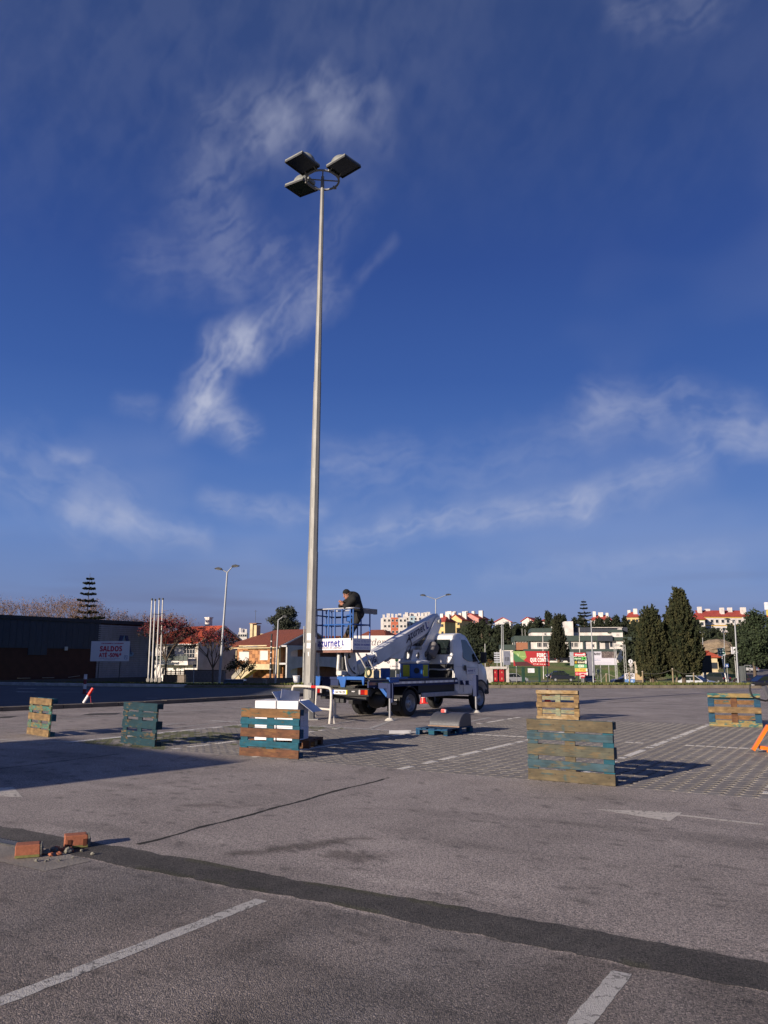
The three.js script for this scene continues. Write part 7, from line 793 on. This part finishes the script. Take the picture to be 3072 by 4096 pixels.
simplePole('thin grey pole just left of the mast', [-6.01,-0.17,-60], [-6.02,4.2,-60], 0.07, M.steel, (t, y) => part('sleeve', bar([0.03, y * 0.55, 0], [0.05, y * 0.72, 0], 0.09), M.steel, t)); simplePole('dark service pole with white collars before the orange tiled house', [-10.61,-0.34,-75], [-10.57,4.14,-75], 0.11, M.black, (t, y, dx) => { for (let i = 0; i < 6; i++) part('insulator', rbox(0.14, 0.12, 0.2, 0.03, dx * (0.3 + i * 0.11), y * (0.3 + i * 0.11), 0.06), W_.render, t); }); simplePole('slim dark pole right of the collared service pole', [-10.43,-0.37,-76], [-10.36,3.47,-76], 0.06, M.darkMetal); simplePole('thin white pole before the left windows of the white building', [29.75,1.37,-150], [29.91,6.88,-150], 0.08, W_.render); simplePole('thin white pole before the right windows of the white building', [36.58,1.37,-150], [36.83,7.85,-150], 0.08, W_.render); simplePole('grey fence pole beside the cab mirror', [9.45,0.8,-75], [9.49,3.22,-75], 0.06, M.steel); simplePole('signpost in the verge before the garden wall', [-14.66,-0.16,-62], [-14.68,1.32,-62], 0.04, M.steel, (t, y) => part('sign_back', box(0.28, 0.16, 0.02, 0.05, y - 0.05, 0), M.darkMetal, t));
// ---------------------------------------------------------------- boards and signs at the right
function board(name, label, cat, c, d, wpx, hpx, mtl, legs, turn = 0, th = 0.08) { const w = wpx * d / 3150, h = hpx * d / 3150, gy = landY(c[0], c[2]), t = thing(name, label, cat, [c[0], gy, c[2]], turn), y = c[1] - gy; part('panel', box(w, h, th, 0, y, 0), M.steel, t); print('printing', w, h, mtl, t, [0, y, th / 2 + 0.004]); for (const k of legs) part('leg', bar([w * k, -0.3, -th], [w * k, y + h * 0.3, -th], Math.max(0.04, w * 0.012)), M.steel, t); return t; }
board('red_billboard', 'red billboard reading forca que conta behind the green gate', 'billboard', [18.75,1.94,-102], 102, 140, 57, canvasMat(1024, 420, (x, W, H) => { x.fillStyle = '#a3252c'; x.fillRect(0, 0, W, H); x.fillStyle = '#7f9a58'; x.beginPath(); x.moveTo(0, 0); x.lineTo(W * 0.33, 0); x.lineTo(W * 0.37, H * 0.42); x.lineTo(W * 0.3, H * 0.6); x.lineTo(0, H * 0.42); x.fill(); x.fillStyle = '#3d6a44'; x.beginPath(); x.moveTo(0, H * 0.1); x.lineTo(W * 0.34, H * 0.72); x.lineTo(W * 0.05, H * 0.74); x.lineTo(0, H * 0.55); x.fill(); x.fillStyle = '#4a1e24'; x.beginPath(); x.moveTo(W * 0.03, H * 0.74); x.lineTo(W * 0.36, H * 0.70); x.lineTo(W * 0.58, H); x.lineTo(W * 0.06, H); x.fill(); fitText(x, 'FORÇA', W * 0.81, H * 0.28, W * 0.31, 'bold $px sans-serif', 150, '#ece6e2'); fitText(x, 'QUE CONTA', W * 0.72, H * 0.60, W * 0.51, 'bold $px sans-serif', 150, '#ece6e2'); strokes(x, W * 0.55, H * 0.88, W * 0.42, 30, '#e2c8c4', 6); x.strokeStyle = '#d8e4c0'; x.lineWidth = 8; x.beginPath(); x.moveTo(W * 0.10, H * 0.12); x.lineTo(W * 0.14, H * 0.34); x.lineTo(W * 0.17, H * 0.10); x.stroke(); strokes(x, W * 0.2, H * 0.36, W * 0.12, 34, '#a5bd7a', 7); }), [-0.42, 0.44], -0.05);
board('white_hoarding', 'white hoarding with a brown picture and a blue emblem at its left', 'billboard', [32.26,2.03,-118], 118, 106, 52, canvasMat(1024, 512, (x, W, H) => { x.fillStyle = '#c9c6d2'; x.fillRect(0, 0, W, H); x.fillStyle = '#2b4aa0'; x.fillRect(0, 0, W * 0.14, H * 0.46); x.fillStyle = '#d8d4de'; x.beginPath(); x.arc(W * 0.05, H * 0.16, 30, 0, 7); x.arc(W * 0.05, H * 0.33, 26, 0, 7); x.fill(); fitText(x, 'MRF', W * 0.30, H * 0.18, W * 0.27, 'bold $px sans-serif', 130, '#3d3a3e'); x.fillStyle = '#54484a'; x.fillRect(W * 0.45, 0, W * 0.52, H * 0.48); const r = rng(3); for (let i = 0; i < 260; i++) { x.fillStyle = ['#7a6c68', '#3c3236', '#a0928c', '#5f5450'][Math.floor(r() * 4)]; x.fillRect(W * (0.45 + 0.5 * r()), H * 0.46 * r(), 14 + 40 * r(), 6 + 10 * r()); } x.fillStyle = '#8d86a0'; x.fillRect(0, H * 0.50, W, 6); strokes(x, W * 0.12, H * 0.64, W * 0.3, 36, '#7a80a4', 14); for (let i = 0; i < 3; i++) { x.fillStyle = '#a29db2'; x.fillRect(W * 0.1, H * (0.78 + i * 0.07), W * 0.7, 8); } }), [-0.45, -0.1, 0.2, 0.46], -0.05);
{ // sign tower of shop panels
  const d = 100, c = [24.44,1.23,-100], gy = landY(c[0], c[2]), t = thing('shop_sign_tower', 'tower of six coloured shop panels above the stop sign', 'sign tower', [c[0], gy, c[2]], -0.05), X = (px) => (px - 2320) * d / 3150, Y = (py) => 1.6 + (2645 - py) / 3150 * d - gy;
  part('column', box(X(2378) - X(2350), Y(2608) - Y(2700), 0.4, X(2364), (Y(2608) + Y(2700)) / 2, -0.4), mat([0.16, 0.16, 0.2], 0.6, { tex: 'streak' }), t); part('side_panel', box(X(2298) - X(2283), Y(2609) - Y(2662), 0.1, X(2290), (Y(2609) + Y(2662)) / 2, -0.2), mat([0.32, 0.34, 0.38], 0.6, { tex: 'blotch', size: 0.6 }), t); for (const px of [2312, 2336]) part('post', box(0.1, Y(2612), 0.1, X(px), Y(2612) / 2, -0.14), M.darkMetal, t);
  [['Maxmat', '#b32836', '#f0e8e8', 2612, 2626], ['pingo doce', '#1d5424', '#cfe8c8', 2628, 2640], ["McDonald's", '#15201a', '#e8dcc0', 2641, 2656], ['', '#62a070', '#e4f0e0', 2657, 2670], ['', '#d8b854', '#54481c', 2672, 2685], ['CONTINENTE', '#c02838', '#f0d8d8', 2686, 2700]].forEach(([s, bg, fg, a, b], i) => { const w = X(2343 + i) - X(2296 + i * 0.7), h = Y(a) - Y(b), cx = (X(2343 + i) + X(2296 + i * 0.7)) / 2, cy = (Y(a) + Y(b)) / 2; part('sign_box', box(w, h, 0.12, cx, cy, 0), M.steel, t); print('sign_face', w, h, canvasMat(256, 80, (x, W, H) => { x.fillStyle = bg; x.fillRect(0, 0, W, H); if (i === 1) { x.fillStyle = '#4fae4a'; x.fillRect(W * 0.64, 0, W * 0.36, H); x.fillStyle = '#123c18'; x.beginPath(); x.arc(W * 0.86, H / 2, 22, 0, 7); x.fill(); } if (i === 2) { x.strokeStyle = '#e8b820'; x.lineWidth = 8; x.beginPath(); x.moveTo(14, 66); x.quadraticCurveTo(22, -10, 34, 60); x.quadraticCurveTo(46, -10, 54, 66); x.stroke(); } if (i === 0) { x.fillStyle = '#f0e8e8'; x.beginPath(); x.arc(W * 0.87, H / 2, 24, 0, 7); x.fill(); x.fillStyle = bg; x.fillRect(W * 0.86, H * 0.3, 8, 32); } if (i === 5) { x.strokeStyle = '#f0d8d8'; x.lineWidth = 7; x.beginPath(); x.arc(34, H / 2, 18, 0, 7); x.stroke(); } if (i === 3) { x.fillStyle = '#cfdcc8'; x.fillRect(W * 0.3, H * 0.12, W * 0.45, H * 0.76); strokes(x, W * 0.38, H * 0.5, W * 0.3, 34, '#8fae94', 11); } else if (i === 4) { strokes(x, W * 0.06, H * 0.5, W * 0.2, 40, '#b89a48', 12); strokes(x, W * 0.42, H * 0.5, W * 0.36, 28, '#6a5a28', 13); } else fitText(x, s, i === 1 ? W * 0.32 : i === 2 ? W * 0.62 : i === 5 ? W * 0.6 : W * 0.45, H * 0.54, W * (i === 1 ? 0.55 : 0.66), 'bold $px sans-serif', 50, fg); if (i > 1 && i !== 3) { x.fillStyle = '#e8e4e0'; x.fillRect(W * 0.9, H * 0.1, W * 0.1, H * 0.8); } }), t, [cx, cy, 0.065]); });
}
{ // stop sign
  const c = [24.22,-0.17,-98], gy = landY(c[0], c[2]), t = thing('stop_sign', 'red octagonal stop sign below the shop sign tower', 'stop sign', [c[0], gy, c[2]]), y = c[1] - gy, r = 0.299; const o = ring(r, 8).map(([a, b]) => { const s = Math.PI / 8; return [a * Math.cos(s) - b * Math.sin(s), a * Math.sin(s) + b * Math.cos(s)]; }); part('plate', prism(o, 0.03).translate(0, y, 0), mat([0.42, 0.02, 0.03], 0.5), t); const m = new THREE.Mesh(new THREE.CircleGeometry(r * 0.96, 8, Math.PI / 8), canvasMat(128, 128, (x) => { x.fillStyle = '#a5222c'; x.fillRect(0, 0, 128, 128); fitText(x, 'STOP', 64, 66, 112, 'bold $px sans-serif', 48, '#eadada'); })); m.name = 'sign_face'; m.position.set(0, y, 0.02); t.add(m); for (const k of [-0.08, 0.1]) part('post', bar([k, -0.2, -0.05], [k, y, -0.05], 0.04), M.steel, t);
}
{ // christmas board by the kerb
  const c = [17.71,0.38,-58], gy = landY(c[0], c[2]); board('xmas_board', 'white notice board with black lettering by the far kerb', 'notice board', c, 58, 42, 42, canvasMat(256, 256, (x, W, H) => { x.fillStyle = '#cfccd2'; x.fillRect(0, 0, W, H); x.fillStyle = '#5c7fb4'; x.fillRect(0, H * 0.55, W, H * 0.45); x.fillStyle = '#a9bedc'; for (let i = 0; i < 9; i++) x.fillRect(20 + (i * 67) % 200, H * 0.55 + (i * 29) % 100, 40, 14); fitText(x, 'XMAS', W * 0.5, H * 0.22, W * 0.74, 'bold $px sans-serif', 84, '#2c2a26'); fitText(x, 'DAY', W * 0.42, H * 0.46, W * 0.5, 'bold $px sans-serif', 76, '#3a382c'); x.strokeStyle = '#23242c'; x.lineWidth = 10; x.strokeRect(4, 4, W - 8, H - 8); }), [-0.4, 0.4], -0.1, 0.04);
  [[16.57,-0.01,-60], [17.44,-0.02,-57.2], [18.32,-0.03,-57], [21.18,-0.02,-59], [23.09,-0.01,-60]].forEach((p, i) => { const gy2 = landY(p[0], p[2]), hh = [0.75, 0.8, 0.86, 1.1, 0.8][i], t = thing('rope_post', `wooden rope post ${['nearest the firework star', 'in front of the white notice board', 'right of the white notice board', 'with a round knob before the tall conifer', 'at the right end of the rope'][i]}`, 'post', [p[0], gy2, p[2]], 0, 'rope posts along the far kerb'); part('shaft', bar([0, -0.1, 0], [0.015, hh, 0], 0.055, 0.05, 9), mat([0.24, 0.19, 0.12], 0.9, { tex: 'streak', size: 0.4 }), t); part('knob', new THREE.SphereGeometry(0.07, 10, 8).scale(1, 0.7, 1).translate(0.015, hh + 0.02, 0), mat([0.34, 0.3, 0.24], 0.8), t); });
  [[[15.63,0.19,-60], [16.61,0.7,-60], 0.25], [[16.61,0.7,-60], [17.49,0.47,-58.5], 0.12], [[18.37,0.75,-57], [21.25,1,-59], 0.16], [[21.25,1,-59], [23.14,0.74,-60], 0.18]].forEach(([a, b, sag], i) => { const m = [lerp(a[0], b[0], 0.5), lerp(a[1], b[1], 0.5) - sag, lerp(a[2], b[2], 0.5)], o = part('slack_rope', tube([a, m, b], 0.014, 20, 6), mat([0.28, 0.25, 0.2], 0.9)); tag(o, `slack rope ${['tied down at the left end of the post row', 'between the first post and the notice board', 'between the notice board and the knobbed post', 'right of the knobbed post'][i]}`, 'rope', 'ropes between the posts'); });
}
function star(label, c, r, n, seed) { const t = thing('firework_star', label, 'decoration', [c[0], landY(c[0], c[2]), c[2]]), y = c[1] - landY(c[0], c[2]), q = rng(seed), m = mat([0.45, 0.42, 0.38], 0.6); part('hub', new THREE.SphereGeometry(r * 0.07, 10, 8).translate(0, y, 0), m, t); for (let i = 0; i < n; i++) { const a = i / n * 2 * Math.PI + (q() - 0.5) * 0.15, L = r * (0.7 + 0.4 * q()), dz = (q() - 0.5) * r * 0.8; part('ray', bar([0, y, 0], [Math.cos(a) * L, y + Math.sin(a) * L, dz], r * 0.028, r * 0.018, 6), m, t); } part('stand', bar([0, -0.2, 0], [0, y, 0], r * 0.03), m, t); }
star('star of pale rods on the grass before the hoarding with brown picture', [27.74,0.36,-104], 1.023, 16, 1); star('second star of pale rods, half hidden behind the stone figure', [37.06,0.46,-120], 0.914, 14, 2);
{ // stone figure on a crate
  const c = [25.22,-0.13,-80], gy = landY(c[0], c[2]), s = 80 / 3150, y0 = c[1] - gy, t = thing('stone_figure', 'pale carved horse head figure on a wooden crate', 'statue', [c[0], gy, c[2]]); part('crate', rbox(34 * s, 26 * s, 0.7, 0.02, 0, y0 + 13 * s - 0.1, 0), mat([0.42, 0.3, 0.17], 0.85, { tex: 'wood', size: 0.8 }), t); part('crate_leg', box(30 * s, y0, 0.6, 0, y0 / 2 - 0.1, 0), mat([0.12, 0.1, 0.08], 0.9), t); const f = isoMesh((p) => { let d = capsule(p, [0, 0, 0], [-0.05, 0.75, 0], 0.24, 0.16); d = smin(d, capsule(p, [-0.05, 0.8, 0], [0.16, 1.08, 0], 0.17, 0.14), 0.1); d = smin(d, capsule(p, [0.1, 1.1, 0], [-0.28, 0.98, 0], 0.15, 0.09), 0.08); d = smin(d, capsule(p, [0.14, 1.2, 0.05], [0.16, 1.32, 0.06], 0.05, 0.02), 0.03); for (let i = 0; i < 5; i++) d = smin(d, capsule(p, [0.2, 0.3 + i * 0.18, 0], [0.27, 0.32 + i * 0.18, 0], 0.08, 0.06), 0.04); return d + (fbm(p[0] * 9, p[1] * 9 + p[2] * 5, 3) - 0.5) * 0.03; }, [0, 0.62, 0], 0.85, 48); f.translate(0, y0 + 26 * s - 0.05, 0); part('figure', f, mat([0.38, 0.33, 0.27], 0.9, { tex: 'blotch', size: 0.4 }), t);
  const r = [30.75,1.57,-100], g2 = landY(r[0], r[2]), u = thing('traffic_signs', 'round white sign over a small triangle on one post', 'road sign', [r[0], g2, r[2]]), yy = r[1] - g2; part('disc', new THREE.CylinderGeometry(0.28, 0.28, 0.03, 20).rotateX(Math.PI / 2).translate(0, yy, 0), M.carton, u); part('bar', box(0.08, 0.3, 0.01, 0, yy, 0.02), M.darkMetal, u); part('triangle', prism([[-0.26, 0.2], [0.26, 0.2], [0, -0.25]], 0.03).translate(0, yy - 0.5, 0), mat([0.5, 0.46, 0.46], 0.6), u); part('post', bar([0, -0.2, -0.04], [0, yy + 0.2, -0.04], 0.035), M.steel, u);
}
{ // steel frame masts between hoarding and building
  for (const [i, [b, tp]] of [[[33.54,-0.35,-116], [33.72,4.21,-116]], [[34.88,-0.35,-116], [35.02,4.06,-116]]].entries()) { const t = thing('lattice_mast', `pale lattice mast ${['at the right end of the white hoarding', 'right of the white hoarding'][i]}`, 'mast', [b[0], landY(b[0], b[2]) - 0.1, b[2]]), h = tp[1] - landY(b[0], b[2]); for (const k of [-0.14, 0.14]) part('chord', bar([k, 0, 0], [k, h, 0], 0.045), M.steel, t); for (let j = 0; j < 10; j++) part('brace', bar([j % 2 ? -0.14 : 0.14, h * j / 10, 0], [j % 2 ? 0.14 : -0.14, h * (j + 1) / 10, 0], 0.02, 0.02, 5), M.steel, t); part('cross_arm', bar([0, h * 0.97, 0], [i ? -1.4 : 1.4, h * 0.97, 0], 0.04), M.steel, t); }
}
// cabinets, gate, small panels near the far kerb
{
  const d = 62, c = [8.89,-0.01,-62], gy = landY(c[0], c[2]), s = d / 3150, t = thing('cabinet_niche', 'white masonry niche with two red cabinets beside the cab', 'cabinet', [c[0], gy, c[2]], 0.05), wm = mat([0.5, 0.46, 0.43], 0.9, { tex: 'blotch', size: 0.8 }); part('niche', [box(22 * s, 70 * s, 0.6, -38 * s, 34 * s, -0.1), box(9 * s, 68 * s, 0.6, 32 * s, 33 * s, -0.1), box(62 * s, 9 * s, 0.7, -2 * s, 66 * s, -0.1), box(60 * s, 60 * s, 0.1, 0, 30 * s, -0.36), box(36 * s, 6 * s, 0.2, 8 * s, 3 * s, 0.2)], wm, t); for (const k of [-17, 9]) { const g = part('red_cabinet', rbox(18 * s, 46 * s, 0.3, 0.02, k * s, 36 * s, -0.05), mat([0.36, 0.012, 0.02], 0.5, { tex: 'blotch', size: 0.5 }), t); part('cabinet_mark', [box(5 * s, 6 * s, 0.01, k * s, 48 * s, 0.106), box(5 * s, 8 * s, 0.01, k * s, 24 * s, 0.106)], mat([0.5, 0.22, 0.14], 0.6), g); }
  const g0 = [10.99,-0.03,-63], gy2 = landY(g0[0], g0[2]), q = 63 / 3150, u = thing('green_gate', 'dark green mesh gate with thick posts before the red billboard', 'gate', [g0[0], gy2, g0[2]]), gm = mat([0.01, 0.04, 0.025], 0.5, { tex: 'grain' }); for (const [x, w] of [[-66, 5], [-4, 13], [59, 9]]) part('gate_post', rbox(w * q, 72 * q, 0.16, 0.015, x * q, 35 * q, 0), gm, u); for (const [x0, x1] of [[-62, -11], [4, 54]]) { part('leaf_frame', [box((x1 - x0) * q, 3 * q, 0.05, (x0 + x1) / 2 * q, 67 * q, 0), box((x1 - x0) * q, 3 * q, 0.05, (x0 + x1) / 2 * q, 8 * q, 0), box((x1 - x0) * q, 2 * q, 0.05, (x0 + x1) / 2 * q, 32 * q, 0)], gm, u); for (let i = 1; i < 16; i++) part('mesh_bar', box(0.6 * q, 58 * q, 0.02, lerp(x0, x1, i / 16) * q, 38 * q, 0), gm, u); } part('notice', box(26 * q, 17 * q, 0.02, 27 * q, 56 * q, 0.06), M.carton, u);
  const e = [12.59,1.93,-82], v = thing('grey_totem', 'blue grey totem board behind the red cabinets', 'sign', [e[0], landY(e[0], e[2]), e[2]]), ye = e[1] - landY(e[0], e[2]); part('board', rbox(26 * 82 / 3150, 54 * 82 / 3150, 0.2, 0.02, 0, ye, 0), mat([0.17, 0.18, 0.24], 0.6, { tex: 'blotch', size: 0.5 }), v); part('slot', [box(0.06, 0.4, 0.02, -0.15, ye - 0.1, 0.106), box(0.06, 0.4, 0.02, 0.0, ye - 0.1, 0.106), box(0.06, 0.4, 0.02, 0.15, ye - 0.1, 0.106)], M.darkMetal, v); part('foot', box(0.3, ye - 0.5, 0.15, 0, (ye - 0.5) / 2, 0), M.steel, v);
  const f = [11.29,1.92,-80], w = thing('stacked_sign_post', 'white post of stacked arrow signs behind the cabinet niche', 'sign', [f[0], landY(f[0], f[2]), f[2]]), yf = f[1] - landY(f[0], f[2]); part('post', bar([0, 0, 0], [0, yf + 0.6, 0], 0.04), M.steel, w); for (let i = 0; i < 5; i++) part('arrow_board', box(0.6, 0.13, 0.03, 0, yf - 0.4 + i * 0.22, 0.05), mat([0.42, 0.44, 0.5], 0.6), w); part('red_foot', bar([0.42, 0, 0], [0.42, 0.5, 0], 0.06), M.red, w); part('white_pole', bar([0.42, 0.5, 0], [0.38, yf + 0.9, 0], 0.06), W_.render, w);
  const ya = [10.12,1.72,-78]; clumpTree('autumn_shrub', 'brown and yellow autumn shrub behind the cab mirror', [ya[0], landY(ya[0], ya[2]), ya[2]], 3.4, [[0, 1.2, 0, 0.6, 1.0, 0.5], [0.2, 2.6, 0, 0.35, 0.3, 0.3], [-0.2, 2.0, 0, 0.5, 0.6, 0.4]], 900, 0.12, [[0.06, 0.03, 0.012], [0.14, 0.075, 0.02]], 333);
}
{ // green cross sign on a leaning white pole
  const b = [27.24,-0.19,-64], gy = landY(b[0], b[2]), t = thing('green_cross_sign', 'green sign with a white cross on a leaning white pole', 'sign', [b[0], gy, b[2]]), tp = [27.17,2.33,-64], dx = tp[0] - b[0] - 0.0, y = tp[1] - gy, w = 0.569, h = 0.65; t.rotation.z = 0.10; part('pole', bar([0, -0.1, 0], [0, y + 0.3, 0], 0.055, 0.055, 12), mat([0.62, 0.6, 0.58], 0.5), t); part('panel', rbox(w, h, 0.06, 0.02, 0, y, 0.05), M.carton, t); print('printing', w * 0.98, h * 0.98, canvasMat(128, 146, (x, W, H) => { x.fillStyle = '#dcdedd'; x.fillRect(0, 0, W, H); x.fillStyle = '#0d5a44'; x.fillRect(6, 6, W - 12, H - 34); x.strokeStyle = '#dfe9e4'; x.lineWidth = 13; for (const [sx, sy] of [[1, 1], [1, -1], [-1, 1], [-1, -1]]) { x.beginPath(); x.moveTo(64 + sx * 6, 59 + sy * 18); x.lineTo(64 + sx * 32, 59 + sy * 40); x.moveTo(64 + sx * 8, 59 + sy * 8); x.lineTo(64 + sx * 40, 59 + sy * 24); x.stroke(); } x.fillStyle = '#0d5a44'; x.fillRect(60, 20, 8, 78); x.fillRect(26, 55, 76, 8); }), t, [0, y, 0.083]);
  const bb = [27.22,1.37,-68], g2 = landY(bb[0], bb[2]), u = thing('black_board', 'black board seen from behind on a grey post', 'billboard', [bb[0], g2, bb[2]], 0.05), yb = bb[1] - g2; part('panel', rbox(1.123, 1.446, 0.08, 0.01, 0, yb, 0), M.black, u); part('post', box(0.16, yb, 0.12, -0.02, yb / 2 - 0.1, -0.08), M.galv, u); const mb = [26.65,0.03,-67], mm = thing('meter_box', 'small white meter box at the foot of the black board', 'box', [mb[0], landY(mb[0], mb[2]), mb[2]]); part('case', rbox(0.22, 0.24, 0.16, 0.02, 0, mb[1] - landY(mb[0], mb[2]), 0), M.carton, mm); part('stand', box(0.05, mb[1] - landY(mb[0], mb[2]), 0.05, 0, (mb[1] - landY(mb[0], mb[2])) / 2, 0), M.steel, mm);
  const ps = [42.75,1.08,-100], v = thing('crossing_sign', 'blue square crossing sign on a slim post', 'road sign', [ps[0], landY(ps[0], ps[2]), ps[2]]), yp = ps[1] - landY(ps[0], ps[2]); part('panel', box(0.4, 0.4, 0.03, 0, yp, 0), mat([0.03, 0.09, 0.3], 0.5), v); part('triangle', prism([[-0.14, -0.12], [0.14, -0.12], [0, 0.14]], 0.02).translate(0, yp, 0.02), M.carton, v); part('post', bar([0, 0, -0.03], [0, yp, -0.03], 0.035), M.steel, v);
  const cb = [38.3,0.29,-86], cv = thing('grey_cabinet', 'tall grey green cabinet behind the right street lamp', 'cabinet', [cb[0], landY(cb[0], cb[2]), cb[2]]); part('case', rbox(0.546, 2.621, 0.5, 0.02, 0.1, 1.201, 0), mat([0.09, 0.10, 0.10], 0.7, { tex: 'streak' }), cv); part('door_line', box(0.02, 2.293, 0.01, 0.1, 1.201, 0.256), M.black, cv);
  const wp = [56.99,3.32,-130], wt = thing('white_panel_sign', 'white panel sign partly hidden by the right street lamp', 'sign', [wp[0], landY(wp[0], wp[2]), wp[2]]), yw = wp[1] - landY(wp[0], wp[2]); part('panel', box(1.073, 1.114, 0.1, 0, yw, 0), M.carton, wt); part('dark_strip', box(0.08, 1.114, 0.02, -0.3, yw, 0.06), M.darkMetal, wt); part('post', bar([0, 0, -0.1], [0, yw, -0.1], 0.08), M.steel, wt);
  const yt = [60.57,9.16,-125], tt = thing('yellow_totem', 'tall white and yellow totem cut by the right edge', 'sign tower', [yt[0], landY(yt[0], yt[2]), yt[2]]), yy = yt[1] - landY(yt[0], yt[2]); part('head', rbox(1.0, 1.2, 0.5, 0.05, 0.1, yy + 1.0, 0), M.carton, tt); part('body', box(0.7, yy + 0.6, 0.4, 0.15, (yy + 0.6) / 2, 0), mat([0.6, 0.5, 0.12], 0.7), tt); part('red_band', box(0.72, 0.2, 0.42, 0.15, yy - 0.6, 0), M.red, tt);
}
// ---------------------------------------------------------------- cars
function car(label, p, turn, rgb, o = {}) {
  const t = thing('parked_car', label, 'car', [p[0], landY(p[0], p[2]) + 0.04, p[2]], turn, 'cars beyond the kerbs'), H = o.h ?? 1.46, body = paint(rgb, 0.3, { tex: false }), lo = [[-2.08, 0.34], [-2.14, 0.62], [-2.06, 0.86], [-1.6, 0.95], [0.9, 0.95], [1.75, 0.84], [2.06, 0.68], [2.12, 0.42], [2.06, 0.32]], k = H / 1.46;
  part('body', prism(lo.map(([x, y]) => [x, y * k]), 1.74, 0.07), body, t); const gl = o.suv ? [[-1.95, 0.93], [-1.72, 1.42], [0.35, 1.44], [1.05, 0.93]] : [[-1.72, 0.93], [-1.05, 1.40], [0.2, 1.42], [1.0, 0.93]]; part('windows', prism(gl.map(([x, y]) => [x, y * k]), 1.5, 0.05), M.glass, t); part('roof', prism([[gl[1][0] - 0.1, gl[1][1] - 0.03], [gl[1][0] + 0.05, 1.46], [0.15, 1.47], [gl[2][0] + 0.08, gl[2][1] - 0.04]].map(([x, y]) => [x, y * k]), 1.44, 0.03), body, t); for (const z of [-0.74, 0.74]) part('pillar', [beam([-0.4, 0.9 * k, z], [-0.45, 1.42 * k, z * 0.95], 0.06, 0.06), beam([1.0, 0.92 * k, z], [0.2, 1.44 * k, z * 0.95], 0.05, 0.05), beam([gl[0][0] + 0.1, 0.92 * k, z], [gl[1][0], 1.42 * k, z * 0.95], 0.08, 0.06)], body, t);
  for (const x of [-1.3, 1.3]) for (const z of [-0.78, 0.78]) { const w = part('wheel', bar([x, 0.32, z - 0.1], [x, 0.32, z + 0.1], 0.32, 0.32, 20), M.rubber, t); part('rim', bar([x, 0.32, z * 1.0 - 0.108], [x, 0.32, z + 0.108], 0.19, 0.19, 12), M.rim, w); } for (const z of [-0.62, 0.62]) { part('headlight', rbox(0.08, 0.13, 0.34, 0.03, 2.06, 0.68 * k, z), mat([0.5, 0.5, 0.52], 0.15), t); part('tail_light', rbox(0.08, 0.18, 0.24, 0.03, -2.1, 0.76 * k, z * 1.1), mat([0.3, 0.01, 0.01], 0.25), t); } part('number_plate', box(0.02, 0.11, 0.5, -2.15, 0.5 * k, 0), M.carton, t); part('number_plate', box(0.02, 0.11, 0.5, 2.14, 0.45 * k, 0), M.carton, t); return t;
}
car('dark blue SUV on the road behind the green gate', [31.13,-1.69,-140], -0.18, [0.008, 0.010, 0.02], { suv: 1, h: 1.68 }); car('dark hatchback farther off behind the dark blue SUV', [32.27,-0.92,-150], Math.PI + 0.3, [0.010, 0.011, 0.015]); car('silver car of which only the roof shows below the stop sign', [28.42,-1.57,-112], 1.4, [0.16, 0.17, 0.19]); car('dark saloon half hidden by the white notice board', [32.02,-1.53,-106], Math.PI + 0.12, [0.006, 0.010, 0.018]); car('pale silver car behind the tall conifer and the black board', [35.79,-1.01,-92], -0.9, [0.42, 0.43, 0.46]); car('dark car with its rear to us on the right road', [48.57,-0.49,-118], 2.05, [0.025, 0.028, 0.028], { suv: 1, h: 1.6 }); car('car ahead of the dark car on the right road', [57.38,-0.07,-140], 2.05, [0.04, 0.05, 0.07]); car('dark red brown car parked under the right pines', [50.59,0.06,-112], 1.75, [0.03, 0.014, 0.014]); car('pale car farthest up the right road', [77.18,1.34,-170], 1.9, [0.35, 0.35, 0.37]); car('navy car behind the handle of the pallet truck', [39.5,-0.83,-84], Math.PI + 0.1, [0.010, 0.010, 0.03]); car('dark green car behind the verge, left of the gate pillars', [-11.54,-0.45,-63], Math.PI / 2, [0.006, 0.012, 0.014]); car('white car behind the twin lamp posts', [19.29,0.76,-120], 0.4, [0.5, 0.5, 0.52]); car('black car before the white building, right of the cypress', [39.82,0.68,-176], 0.3, [0.015, 0.015, 0.02]); car('black car before the white building, left of the cypress', [37.61,0.68,-177], -0.2, [0.012, 0.012, 0.015]);
// ---------------------------------------------------------------- unseen blocks added left of the frame to cast shade on lot and road
{
  const lotShade = thing('lot_shade_block', 'unseen plain white block added left of the view to shade the lot', 'building', [-12.85, 0, -2.55], AXIS - 0.17), wm = W_.render; part('wall', box(6.0, 4.0, 7, -3.0, 2.0, 3.5), wm, lotShade); part('parapet', box(6.1, 0.14, 7.1, -3.0, 3.97, 3.5), M.steel, lotShade); win(lotShade, 0.05, 1.6, 3, 2.2, 2.6, 'x', { door: 1, mull: [0.5] });
  const roadShade = thing('road_shade_block', 'unseen long pale block added left of the view to shade the road', 'building', [-28.5, 0, -12.5], 0), hm = mat([0.3, 0.3, 0.31], 0.9, { tex: 'streak', size: 3 }); part('wall', box(14, 8.2, 40, -7, 4.1, -20), hm, roadShade); part('parapet', box(14.3, 0.3, 40.3, -7, 8.3, -20), M.steel, roadShade); for (let i = 0; i < 6; i++) win(roadShade, 0.05, 5, -4 - i * 6, 3, 1.4, 'x', { mull: [0.5] });
}

renderer.render(scene, camera);
